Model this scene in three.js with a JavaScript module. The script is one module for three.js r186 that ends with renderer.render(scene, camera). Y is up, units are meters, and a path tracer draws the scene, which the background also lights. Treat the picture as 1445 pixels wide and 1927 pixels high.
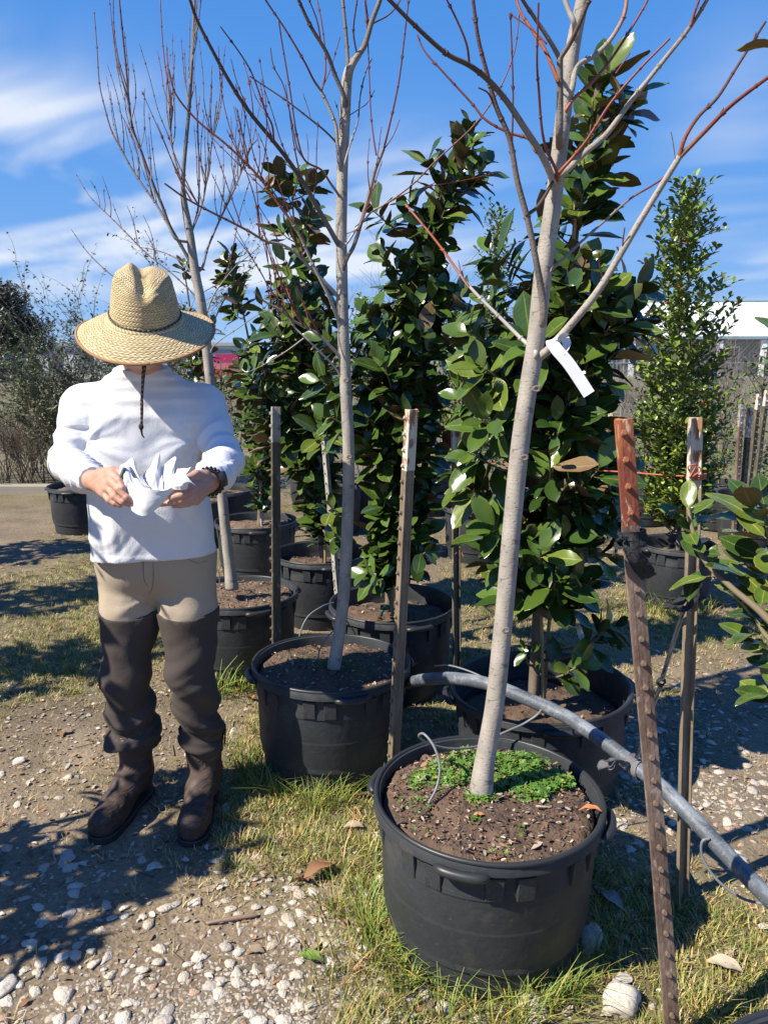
import * as THREE from 'three';
import { mergeGeometries, mergeVertices, toCreasedNormals } from 'three/addons/utils/BufferGeometryUtils.js';
import { RoundedBoxGeometry } from 'three/addons/geometries/RoundedBoxGeometry.js';

// ---------------------------------------------------------------- camera, sky, sun, exposure
const scene = new THREE.Scene();
const FOV = 68, PITCH = -11.8 * Math.PI / 180, EYE = 1.6;
const camera = new THREE.PerspectiveCamera(FOV, 767 / 1024, 0.05, 2000);
camera.position.set(0, EYE, 0);
camera.rotation.x = PITCH;
const renderer = new THREE.WebGLRenderer({ antialias: true });
renderer.setSize(767, 1024);
renderer.toneMapping = THREE.LinearToneMapping;
renderer.toneMappingExposure = 1.6;
renderer.shadowMap.enabled = true;

const SUN_EL = 46 * Math.PI / 180, SUN_AZ = 25 * Math.PI / 180;
const sunDir = new THREE.Vector3(-Math.cos(SUN_AZ) * Math.cos(SUN_EL), Math.sin(SUN_EL), Math.sin(SUN_AZ) * Math.cos(SUN_EL));
const sun = new THREE.DirectionalLight(new THREE.Color(1.0, 0.925, 0.80), 4.9);
sun.position.copy(sunDir).multiplyScalar(30).add(new THREE.Vector3(0, 0, -3));
sun.target.position.set(0, 0, -3);
sun.castShadow = true;
sun.shadow.mapSize.set(2048, 2048);
Object.assign(sun.shadow.camera, { left: -9, right: 9, top: 9, bottom: -9, near: 1, far: 70 });
sun.shadow.radius = 1;
scene.add(sun, sun.target);

// ---------------------------------------------------------------- small maths
let seed = 20240217;
function rnd() { seed |= 0; seed = seed + 0x6D2B79F5 | 0; let t = Math.imul(seed ^ seed >>> 15, 1 | seed); t = t + Math.imul(t ^ t >>> 7, 61 | t) ^ t; return ((t ^ t >>> 14) >>> 0) / 4294967296; }
const rr = (a, b) => a + (b - a) * rnd();
const pick = (a) => a[Math.floor(rnd() * a.length)];
const V = (x, y, z) => new THREE.Vector3(x, y, z);
const lerp = (a, b, t) => a + (b - a) * t;
const clamp = (x, a = 0, b = 1) => Math.min(b, Math.max(a, x));
const sstep = (a, b, x) => { const t = clamp((x - a) / (b - a)); return t * t * (3 - 2 * t); };
function hash3(x, y, z) { let h = Math.imul(x, 374761393) + Math.imul(y, 668265263) + Math.imul(z, 2147483647 ^ 0x5bd1e995) | 0; h = Math.imul(h ^ h >>> 13, 1274126177); h ^= h >>> 16; return (h >>> 0) / 4294967296; }
function noise3(x, y, z) {          // value noise, -1..1
  const xi = Math.floor(x), yi = Math.floor(y), zi = Math.floor(z);
  let u = x - xi, v = y - yi, w = z - zi;
  u = u * u * (3 - 2 * u); v = v * v * (3 - 2 * v); w = w * w * (3 - 2 * w);
  const a = lerp(lerp(hash3(xi, yi, zi), hash3(xi + 1, yi, zi), u), lerp(hash3(xi, yi + 1, zi), hash3(xi + 1, yi + 1, zi), u), v);
  const b = lerp(lerp(hash3(xi, yi, zi + 1), hash3(xi + 1, yi, zi + 1), u), lerp(hash3(xi, yi + 1, zi + 1), hash3(xi + 1, yi + 1, zi + 1), u), v);
  return lerp(a, b, w) * 2 - 1;
}
function pn2(x, y, p, s = 0) {       // value noise that repeats every p cells, 0..1
  const xi = Math.floor(x), yi = Math.floor(y); let u = x - xi, v = y - yi; u = u * u * (3 - 2 * u); v = v * v * (3 - 2 * v);
  const m = (n) => ((n % p) + p) % p, h = (i, j) => hash3(m(i), m(j), 77 + s);
  return lerp(lerp(h(xi, yi), h(xi + 1, yi), u), lerp(h(xi, yi + 1), h(xi + 1, yi + 1), u), v);
}
const pfbm = (u, v, p, oct, s = 0) => { let a = 0, w = 0.5, t = 0; for (let i = 0; i < oct; i++) { a += w * pn2(u * p, v * p, p, s + i); t += w; w *= 0.55; p *= 2; } return a / t; };
const fbm2 = (x, y, o = 4) => { let a = 0, w = 0.5; for (let i = 0; i < o; i++) { a += w * noise3(x, y, 3.7 + i * 9); x *= 2.03; y *= 2.03; w *= 0.5; } return a; };

// a pixel of the 1445 x 1927 photograph as a line of sight; P: the point on it D metres ahead, G: the point where it meets height h
const FPX = 963.5 / Math.tan(FOV * Math.PI / 360), CP = Math.cos(PITCH), SP = Math.sin(PITCH);
function ray(px, py) { const x = (px - 722.5) / FPX, y = (963.5 - py) / FPX; return V(x, y * CP + SP, y * SP - CP); }
function P(px, py, D) { const d = ray(px, py); return d.multiplyScalar(D / -d.z).add(V(0, EYE, 0)); }
function G(px, py, h = 0) { const d = ray(px, py); return d.multiplyScalar((h - EYE) / d.y).add(V(0, EYE, 0)); }
function seen(p, m = 40) { const y = p.y - EYE, vy = y * CP + p.z * SP, vz = p.z * CP - y * SP; if (vz > -0.05) return null; const u = 722.5 + FPX * p.x / -vz, v = 963.5 - FPX * vy / -vz; return u > -m && u < 1445 + m && v > -m && v < 1927 + m ? [u, v, -vz] : null; }

// ---------------------------------------------------------------- sky: clear winter blue with thin cirrus, brighter towards the horizon
{
  const w = 2048, h = 1024, data = new Float32Array(w * h * 4);
  const hor = [0.265, 0.405, 0.60], mid = [0.058, 0.210, 0.53], top = [0.021, 0.100, 0.37];
  for (let j = 0; j < h; j++) {
    const el = ((j + 0.5) / h - 0.5) * Math.PI, e = Math.max(0, el);
    const t1 = 1 - Math.exp(-e / 0.115), t2 = sstep(0.1, 0.95, e);
    for (let i = 0; i < w; i++) {
      const az = ((i + 0.5) / w - 0.5) * 2 * Math.PI;            // atan2(z, x)
      const a = az + Math.PI / 2;                                // 0 straight ahead, positive to the right
      let r = [0, 1, 2].map((k) => lerp(lerp(hor[k], mid[k], t1), top[k], t2));
      if (el > -0.02) {
        // flat cirrus sheet: where the line of sight meets it, stretched along one wind direction
        const q = 1 / (Math.sin(e) + 0.09), X = Math.sin(a) * Math.cos(e) * q, Z = Math.cos(a) * Math.cos(e) * q;
        const s = X * 0.80 - Z * 0.6, n = X * 0.6 + Z * 0.80;
        const wx = fbm2(X * 0.7 + 3, Z * 0.7, 3);
        let c = fbm2(s * 0.8 + wx * 1.2 + 4.2, n * 3.1 + wx * 2.2, 7) + 0.36 * fbm2(s * 0.3 + 11, n * 0.45 + 2, 3);
        const bump = (a0, e0, sa, se) => Math.exp(-(((a - a0) / sa) ** 2) - (((e - e0) / se) ** 2));
        const band = 1.05 * bump(-0.40, 0.225 - (a + 0.42) * 0.25, 0.34, 0.085) + 0.95 * bump(-0.30, 0.115, 0.36, 0.045) + 0.5 * bump(0.02, 0.20, 0.12, 0.06) + 0.3 * bump(0.4, 0.23, 0.07, 0.10) + 0.4 * bump(0.5, 0.09, 0.14, 0.05) + 0.15 * bump(-0.18, 0.16, 0.12, 0.06);
        const far = 0.10 * sstep(0.85, 1.3, Math.abs(a));
        let k = clamp(1.22 * band * (0.45 + 1.7 * c) + (band + far) * 0.25 * c);
        k = Math.pow(k, 1.15) * 0.86 * sstep(-0.02, 0.03, el);
        r = r.map((x, m) => lerp(x, [0.55, 0.585, 0.64][m], k));
      }
      if (el < 0) { const g = sstep(0, -0.06, el); r = r.map((x, m) => lerp(x, [0.13, 0.115, 0.10][m], g)); }
      const o = (j * w + i) * 4; data[o] = r[0]; data[o + 1] = r[1]; data[o + 2] = r[2]; data[o + 3] = 1;
    }
  }
  const sky = new THREE.DataTexture(data, w, h, THREE.RGBAFormat, THREE.FloatType);
  sky.mapping = THREE.EquirectangularReflectionMapping; sky.magFilter = sky.minFilter = THREE.LinearFilter; sky.wrapS = THREE.RepeatWrapping; sky.needsUpdate = true;
  scene.background = sky; scene.environment = sky;
}

// ---------------------------------------------------------------- things, parts, materials
const taken = new Map();
function numbered(n) { const k = taken.get(n) || 0; taken.set(n, k + 1); return k ? n + '_' + String(k).padStart(3, '0') : n; }
function tag(o, label, category, group, kind) { if (label) o.userData.label = label; if (category) o.userData.category = category; if (group) o.userData.group = group; if (kind) o.userData.kind = kind; return o; }
function thing(name, label, category, pos, group) { const g = new THREE.Group(); g.name = numbered(name); if (pos) g.position.copy(pos); scene.add(g); return tag(g, label, category, group); }
function mesh(name, geo, m, parent = scene) { const o = new THREE.Mesh(geo, m); o.name = parent === scene ? numbered(name) : name; o.castShadow = o.receiveShadow = true; parent.add(o); return o; }
function copies(name, geo, m, list, parent = scene) {     // list of [Matrix4, Color]
  const o = new THREE.InstancedMesh(geo, m, list.length); o.name = parent === scene ? numbered(name) : name; o.castShadow = o.receiveShadow = true; o.userData.kind = 'stuff';
  list.forEach(([x, c], i) => { o.setMatrixAt(i, x); if (c) o.setColorAt(i, c); }); parent.add(o); return o;
}
const C = (r, g, b) => new THREE.Color().setRGB(r, g, b);
const M4 = (p, q, s) => new THREE.Matrix4().compose(p, q, s);
const qe = (x, y, z, o = 'XYZ') => new THREE.Quaternion().setFromEuler(new THREE.Euler(x, y, z, o));
function mat(color, roughness, o = {}) { return new THREE.MeshPhysicalMaterial({ color: Array.isArray(color) ? C(...color) : color, roughness, side: THREE.DoubleSide, ...o }); }
const enc = (x) => { x = clamp(x); return Math.round(255 * (x <= 0.0031308 ? x * 12.92 : 1.055 * x ** (1 / 2.4) - 0.055)); };
function tex(w, h, fn, srgb = true, rep = [1, 1]) {        // fn(u, v) gives linear [r, g, b] or a number
  const d = new Uint8Array(w * h * 4);
  for (let j = 0; j < h; j++) for (let i = 0; i < w; i++) { const c = fn((i + 0.5) / w, (j + 0.5) / h), o = (j * w + i) * 4; for (let k = 0; k < 3; k++) { const x = typeof c === 'number' ? c : c[k]; d[o + k] = srgb ? enc(x) : Math.round(255 * clamp(x)); } d[o + 3] = 255; }
  const t = new THREE.DataTexture(d, w, h); t.wrapS = t.wrapT = THREE.RepeatWrapping; t.magFilter = THREE.LinearFilter; t.minFilter = THREE.LinearMipmapLinearFilter; t.generateMipmaps = true; if (srgb) t.colorSpace = THREE.SRGBColorSpace; t.repeat.set(...rep); t.needsUpdate = true; return t;
}
const mix3 = (a, b, t) => [lerp(a[0], b[0], t), lerp(a[1], b[1], t), lerp(a[2], b[2], t)];
const merge = (list) => list.length === 1 ? list[0] : mergeGeometries(list.map((g) => g.index ? g.toNonIndexed() : g));

// a round limb along points with radii; vertex colour runs along it, uv in metres
function tube(pts, radii, o = {}) {
  const { rad = 7, seg = Math.max(2, (pts.length - 1) * 4), color = () => [1, 1, 1], wob = 0, cap = true, straight = false } = o;
  const curve = pts.length > 2 && !straight ? new THREE.CatmullRomCurve3(pts, false, 'centripetal') : null;
  const at = (t) => { if (curve) return curve.getPoint(t); const f = t * (pts.length - 1), i = Math.min(pts.length - 2, Math.floor(f)); return pts[i].clone().lerp(pts[i + 1], f - i); };
  const rAt = (t) => { const f = t * (radii.length - 1), i = Math.min(radii.length - 2, Math.floor(f)); return lerp(radii[i], radii[i + 1], f - i); };
  const pos = [], col = [], uv = [], idx = []; let n = null, len = 0, prev = null;
  const C0 = []; for (let i = 0; i <= seg; i++) C0.push(at(i / seg));
  for (let i = 0; i <= seg; i++) {
    const p = C0[i], d = C0[Math.min(seg, i + 1)].clone().sub(C0[Math.max(0, i - 1)]).normalize();
    if (!n) n = Math.abs(d.y) < 0.9 ? V(0, 1, 0).cross(d).normalize() : V(1, 0, 0).cross(d).normalize();
    n.addScaledVector(d, -n.dot(d)).normalize(); const b = d.clone().cross(n);
    if (prev) len += p.distanceTo(prev); prev = p;
    const t = i / seg, c = color(t);
    for (let k = 0; k <= rad; k++) {
      const a = k / rad * Math.PI * 2; let r = rAt(t); if (wob) r *= 1 + wob * noise3(p.x * 22 + Math.cos(a) * 1.3, p.y * 14, p.z * 22 + Math.sin(a) * 1.3);
      pos.push(p.x + (n.x * Math.cos(a) + b.x * Math.sin(a)) * r, p.y + (n.y * Math.cos(a) + b.y * Math.sin(a)) * r, p.z + (n.z * Math.cos(a) + b.z * Math.sin(a)) * r);
      col.push(...c); uv.push(a / (Math.PI * 2) * Math.max(1, Math.round(radii[0] * 6.28 / 0.16)) * 0.16, len);
    }
  }
  for (let i = 0; i < seg; i++) for (let k = 0; k < rad; k++) { const a = i * (rad + 1) + k, c = a + rad + 1; idx.push(a, c, a + 1, a + 1, c, c + 1); }
  if (cap) for (const [i, f] of [[0, 1], [seg, 0]]) { const p = C0[i], s = pos.length / 3; pos.push(p.x, p.y, p.z); col.push(...color(i / seg)); uv.push(0, 0); for (let k = 0; k < rad; k++) { const a = i * (rad + 1) + k; f ? idx.push(s, a, a + 1) : idx.push(s, a + 1, a); } }
  const g = new THREE.BufferGeometry(); g.setAttribute('position', new THREE.Float32BufferAttribute(pos, 3)); g.setAttribute('color', new THREE.Float32BufferAttribute(col, 3)); g.setAttribute('uv', new THREE.Float32BufferAttribute(uv, 2)); g.setIndex(idx); g.computeVertexNormals();
  // close the seam in the normals
  const N = g.attributes.normal; for (let i = 0; i <= seg; i++) { const a = i * (rad + 1), b = a + rad, v = V(N.getX(a) + N.getX(b), N.getY(a) + N.getY(b), N.getZ(a) + N.getZ(b)).normalize(); N.setXYZ(a, v.x, v.y, v.z); N.setXYZ(b, v.x, v.y, v.z); }
  return g;
}
function paint(g, c) { const n = g.attributes.position.count, a = new Float32Array(n * 3); for (let i = 0; i < n; i++) a.set(typeof c === 'function' ? c(g.attributes.position.getX(i), g.attributes.position.getY(i), g.attributes.position.getZ(i)) : c, i * 3); g.setAttribute('color', new THREE.BufferAttribute(a, 3)); return g; }
function box(w, h, d, x = 0, y = 0, z = 0, r = 0) { const g = r ? new RoundedBoxGeometry(w, h, d, 2, r) : new THREE.BoxGeometry(w, h, d); g.translate(x, y, z); return g; }

// a closed surface from a distance field (surface nets)
function nets(lo, hi, cell, sdf) {
  const n = [0, 1, 2].map((k) => Math.ceil((hi[k] - lo[k]) / cell) + 1), [nx, ny, nz] = n, F = new Float32Array(nx * ny * nz);
  for (let k = 0, o = 0; k < nz; k++) for (let j = 0; j < ny; j++) for (let i = 0; i < nx; i++, o++) F[o] = sdf(lo[0] + i * cell, lo[1] + j * cell, lo[2] + k * cell);
  const id = new Int32Array(nx * ny * nz).fill(-1), pos = [], idx = [], st = [1, nx, nx * ny];
  const E = []; for (let a = 0; a < 8; a++) for (let b = 1; b < 8; b <<= 1) if (!(a & b)) E.push([a, a | b]);
  for (let k = 0; k < nz - 1; k++) for (let j = 0; j < ny - 1; j++) for (let i = 0; i < nx - 1; i++) {
    const o = i + j * nx + k * nx * ny; let m = 0; const v = [];
    for (let c = 0; c < 8; c++) { v[c] = F[o + (c & 1) + ((c >> 1) & 1) * nx + (c >> 2) * nx * ny]; if (v[c] < 0) m++; }
    if (!m || m === 8) continue;
    let x = 0, y = 0, z = 0, q = 0;
    for (const [a, b] of E) { if ((v[a] < 0) === (v[b] < 0)) continue; const t = v[a] / (v[a] - v[b]); x += lerp(a & 1, b & 1, t); y += lerp((a >> 1) & 1, (b >> 1) & 1, t); z += lerp(a >> 2, b >> 2, t); q++; }
    id[o] = pos.length / 3; pos.push(lo[0] + (i + x / q) * cell, lo[1] + (j + y / q) * cell, lo[2] + (k + z / q) * cell);
  }
  for (let k = 1; k < nz - 1; k++) for (let j = 1; j < ny - 1; j++) for (let i = 1; i < nx - 1; i++) {
    const o = i + j * nx + k * nx * ny;
    for (let ax = 0; ax < 3; ax++) {
      const a = F[o] < 0, b = F[o + st[ax]] < 0; if (a === b) continue;
      const u = st[(ax + 1) % 3], w = st[(ax + 2) % 3], q = [id[o], id[o - u], id[o - u - w], id[o - w]];
      if (q.some((s) => s < 0)) continue;
      if (a) idx.push(q[0], q[1], q[2], q[0], q[2], q[3]); else idx.push(q[0], q[2], q[1], q[0], q[3], q[2]);
    }
  }
  const g = new THREE.BufferGeometry(); g.setAttribute('position', new THREE.Float32BufferAttribute(pos, 3)); g.setIndex(idx); g.computeVertexNormals();
  return g;
}
const smin = (a, b, k) => { const h = Math.max(k - Math.abs(a - b), 0) / k; return Math.min(a, b) - h * h * k * 0.25; };
function cone3(px, py, pz, a, b, ra, rb) {   // tapered capsule; also gives the place along it
  const bx = b.x - a.x, by = b.y - a.y, bz = b.z - a.z, x = px - a.x, y = py - a.y, z = pz - a.z;
  const t = clamp((x * bx + y * by + z * bz) / (bx * bx + by * by + bz * bz));
  return Math.hypot(x - bx * t, y - by * t, z - bz * t) - lerp(ra, rb, t);
}
function uvBy(g, fn) { const p = g.attributes.position, u = []; for (let i = 0; i < p.count; i++) u.push(...fn(p.getX(i), p.getY(i), p.getZ(i))); g.setAttribute('uv', new THREE.Float32BufferAttribute(u, 2)); return g; }
// ---------------------------------------------------------------- ground
const gh = (x, z) => { const n = Math.exp(-(((x) / 9) ** 2) - (((z + 3.5) / 9) ** 2)); return n * (0.014 * noise3(x * 1.3, 0.5, z * 1.3) + 0.007 * noise3(x * 4.5, 2.5, z * 4.5) + 0.0035 * noise3(x * 14, 4.5, z * 14)); };
const onG = (x, z, dy = 0) => V(x, gh(x, z) + dy, z);
const blob = (x, z, cx, cz, sx, sz) => Math.exp(-(((x - cx) / sx) ** 2) - (((z - cz) / sz) ** 2));
// where grass, stones and bare dirt are
function grassAt(x, z) {
  const n = fbm2(x * 1.7 + 5, z * 1.7, 4);
  let g = 0.22 + 0.55 * blob(x, z, -0.38, -2.25, 0.16, 0.25) + 0.4 * blob(x, z, -1.6, -3.6, 0.5, 0.5) + 0.9 * blob(x, z, -0.02, -1.78, 0.13, 0.38) + 0.6 * blob(x, z, 0.1, -1.5, 0.3, 0.16) + 0.7 * blob(x, z, -0.15, -2.3, 0.33, 0.24) + 0.95 * blob(x, z, -0.52, -2.85, 0.13, 0.42) + 0.85 * blob(x, z, 0.95, -1.55, 0.38, 0.42) + 0.5 * blob(x, z, 0.72, -2.0, 0.3, 0.25);
  g += 0.5 * blob(x, z, -0.45, -3.45, 0.15, 0.3) + 0.35 * blob(x, z, -0.42, -1.63, 0.3, 0.1) + 0.55 * blob(x, z, 0.62, -3.6, 0.5, 0.9) + 0.4 * blob(x, z, 1.2, -3.4, 0.35, 0.35) + 0.45 * blob(x, z, -1.9, -4.2, 0.8, 1.4) + 0.6 * blob(x, z, 1.6, -4.6, 0.7, 0.8);
  g -= 1.1 * blob(x, z, -1.05, -1.95, 0.42, 0.5) + 0.8 * blob(x, z, -1.35, -2.75, 0.45, 0.5) + 0.8 * blob(x, z, -0.37, -1.62, 0.33, 0.14) + 0.75 * blob(x, z, 1.02, -2.55, 0.3, 0.22) + 0.6 * blob(x, z, 1.0, -3.0, 0.5, 0.35);
  g = Math.max(g, 0.55 * sstep(-7.5, -9.5, z));
  return clamp(g + 0.8 * n);
}
function stoneAt(x, z) {
  const n = 0.5 + fbm2(x * 2.4 + 31, z * 2.4 + 7, 3);
  return clamp(1.35 * blob(x, z, -0.36, -1.50, 0.36, 0.17) + 0.35 * blob(x, z, -0.16, -1.80, 0.2, 0.16) + 0.7 * blob(x, z, 1.13, -2.55, 0.28, 0.22) + 0.6 * blob(x, z, 0.78, -2.50, 0.13, 0.22) + 0.3 * blob(x, z, 1.0, -3.0, 0.6, 0.5) + 0.07 * blob(x, z, 0.9, -1.7, 0.5, 0.5) + 0.05 * blob(x, z, -1.1, -2.4, 0.7, 0.8) + 0.008) * clamp(0.35 + n);
}
{
  const axis = (a, b, s, lo, hi) => { const v = []; for (let x = a; x <= b + 1e-6; x += s) v.push(x); let d = s; for (let x = b; x < hi;) { d *= 1.16; x += d; v.push(Math.min(x, hi)); } d = s; for (let x = a; x > lo;) { d *= 1.16; x -= d; v.unshift(Math.max(x, lo)); } return v; };
  const X = axis(-2.4, 2.4, 0.024, -420, 420), Z = axis(-5.6, -1.0, 0.024, -600, 90);
  const pos = [], col = [], uv = [], idx = [];
  for (const z of Z) for (const x of X) {
    pos.push(x, gh(x, z), z); uv.push(x / 1.7, z / 1.7);
    const g = grassAt(x, z), s = stoneAt(x, z), n = fbm2(x * 0.9, z * 0.9 + 40, 4), m = fbm2(x * 6, z * 6, 3), far = sstep(7, 12, Math.hypot(x, z));
    let c = mix3([0.325, 0.250, 0.165], [0.19, 0.142, 0.095], clamp(0.45 + n * 0.9 + m * 0.4));
    c = mix3(c, [0.30, 0.25, 0.19], clamp(s * 0.6));
    c = mix3(c, [0.23, 0.20, 0.085], clamp(g * 0.75 + m * 0.2));
    c = mix3(c, mix3([0.20, 0.19, 0.085], [0.25, 0.21, 0.12], clamp(0.5 + n)), far * 0.85);
    col.push(...c);
  }
  const w = X.length; for (let j = 0; j < Z.length - 1; j++) for (let i = 0; i < w - 1; i++) { const a = j * w + i; idx.push(a, a + w, a + 1, a + 1, a + w, a + w + 1); }
  const g = new THREE.BufferGeometry(); g.setAttribute('position', new THREE.Float32BufferAttribute(pos, 3)); g.setAttribute('color', new THREE.Float32BufferAttribute(col, 3)); g.setAttribute('uv', new THREE.Float32BufferAttribute(uv, 2)); g.setIndex(idx); g.computeVertexNormals();
  const grit = (u, v) => { const a = pfbm(u, v, 8, 7), b = pn2(u * 300, v * 300, 300, 5), c = pn2(u * 120, v * 120, 120, 9); return [a, b, c]; };
  const map = tex(1024, 1024, (u, v) => { const [a, b, c] = grit(u, v); const k = 0.45 + 0.75 * a + 0.35 * (b - 0.5) + (c > 0.86 ? 0.55 * (c - 0.86) / 0.14 : 0) - (c < 0.12 ? 0.25 : 0); return [k * 0.86, k * 0.85, k * 0.83]; });
  const bmp = tex(1024, 1024, (u, v) => { const [a, b, c] = grit(u, v); return 0.55 * a + 0.2 * b + 0.25 * c; }, false);
  const ground = mesh('ground', g, mat([1, 1, 1], 0.95, { vertexColors: true, map, bumpMap: bmp, bumpScale: 0.012 }));
  tag(ground, 'bare brown dirt with patchy grass under the rows of pots', 'ground', null, 'structure');
  scene.userData.ground = ground;
}
// ---------------------------------------------------------------- black nursery pots
const potTex = (() => { const f = (u, v) => { const a = pfbm(u, v, 4, 6, 3), s = pn2(u * 160, v * 160, 160, 21), sc = pn2(u * 24, v * 300, 300, 31); return 0.75 + 0.5 * a + (s > 0.93 ? 2.2 * (s - 0.93) / 0.07 : 0) + (sc > 0.9 ? 0.5 : 0); }; return [tex(512, 512, (u, v) => { const k = f(u, v), mud = sstep(0.60, 0.74, pfbm(u, v, 7, 5, 71)) * (0.4 + 0.6 * pn2(u * 120, v * 120, 120, 72)); return mix3([0.27 * k, 0.28 * k, 0.29 * k], [0.66, 0.56, 0.44], mud * 0.5); }), tex(512, 512, (u, v) => 0.40 + 0.45 * pfbm(u, v, 6, 5, 40), false), tex(256, 256, (u, v) => pfbm(u, v, 32, 4, 50), false)]; })();
const potMat = mat([0.138, 0.150, 0.160], 1.0, { map: potTex[0], roughnessMap: potTex[1], bumpMap: potTex[2], bumpScale: 0.0012, specularIntensity: 0.8 });
const rimMat = mat([0.030, 0.032, 0.034], 0.42);
const soilTex = [tex(512, 512, (u, v) => { const a = pfbm(u, v, 8, 6, 60), b = pn2(u * 90, v * 90, 90, 61), c = pn2(u * 200, v * 200, 200, 66); const k = 0.35 + 0.8 * a + (b > 0.8 ? 1.6 * (b - 0.8) : 0) + (c > 0.9 ? 0.7 : 0); return [k * 0.75, k * 0.72, k * 0.7]; }), tex(512, 512, (u, v) => pfbm(u, v, 14, 6, 60), false)];
const soilMat = mat([0.20, 0.132, 0.088], 0.95, { map: soilTex[0], bumpMap: soilTex[1], bumpScale: 0.02 });
const soilMatDry = mat([0.27, 0.19, 0.125], 0.95, { map: soilTex[0], bumpMap: soilTex[1], bumpScale: 0.02 });
const chipGeo = (() => { const g = new THREE.BufferGeometry(), p = [], L = 1; const pts = [[-0.5, 0, -0.10], [-0.15, 0.03, -0.2], [0.3, 0.05, -0.13], [0.5, 0, 0.04], [0.1, 0.04, 0.16], [-0.35, 0.02, 0.14]]; const idx = []; for (const q of pts) p.push(...q); for (const q of pts) p.push(q[0] * 0.9, q[1] - 0.09, q[2] * 0.9); for (let i = 1; i < 5; i++) { idx.push(0, i + 1, i, 6, 6 + i, 7 + i); } for (let i = 0; i < 6; i++) { const j = (i + 1) % 6; idx.push(i, j, 6 + i, j, 6 + j, 6 + i); } g.setAttribute('position', new THREE.Float32BufferAttribute(p, 3)); g.setIndex(idx); const h = g.toNonIndexed(); h.computeVertexNormals(); return h; })();
const chipMat = mat([1, 1, 1], 0.9);
const wallGeos = new Map();
function potWall(R, H, r0) {
  const key = [R, H, r0].join(); if (wallGeos.has(key)) return wallGeos.get(key);
  const at = (t) => lerp(r0, R - 0.012, t);          // straight taper
  const prof = [[0.01, 0.006], [r0 - 0.02, 0.0], [r0 - 0.004, 0.004], [r0, 0.014]];
  for (const [t, step] of [[0.20, 0.007], [0.46, 0.008], [0.72, 0.007]]) { prof.push([at(t) - 0.001, t * H], [at(t) + step, t * H + 0.004]); prof.push([at(t) + step + 0.001, t * H + 0.02], [at(t + 0.13), (t + 0.13) * H]); }
  prof.push([at(0.90), 0.90 * H], [at(0.90), 0.915 * H], [R + 0.004, 0.918 * H], [R + 0.007, 0.925 * H], [R + 0.006, 0.985 * H], [R + 0.002, 0.999 * H], [R - 0.004, H], [R - 0.010, 0.995 * H], [R - 0.014, 0.93 * H], [r0 + 0.02, 0.3 * H], [r0 - 0.01, 0.03], [0.01, 0.03]);
  const g = new THREE.LatheGeometry(prof.map(([a, b]) => new THREE.Vector2(a, b)), 72);
  const p = g.attributes.position; for (let i = 0; i < p.count; i++) { const x = p.getX(i), y = p.getY(i), z = p.getZ(i), a = Math.atan2(z, x); const k = 1 + 0.006 * Math.sin(2 * a + R * 90) + 0.004 * Math.sin(3 * a + 1 + y * 3); p.setXYZ(i, x * k, y, z * k); }
  uvBy(g, (x, y, z) => [Math.atan2(z, x) / 6.2832 * 3, y * 1.6]);
  const h = toCreasedNormals(mergeVertices(g), 0.6);
  wallGeos.set(key, h); return h;
}
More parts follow.
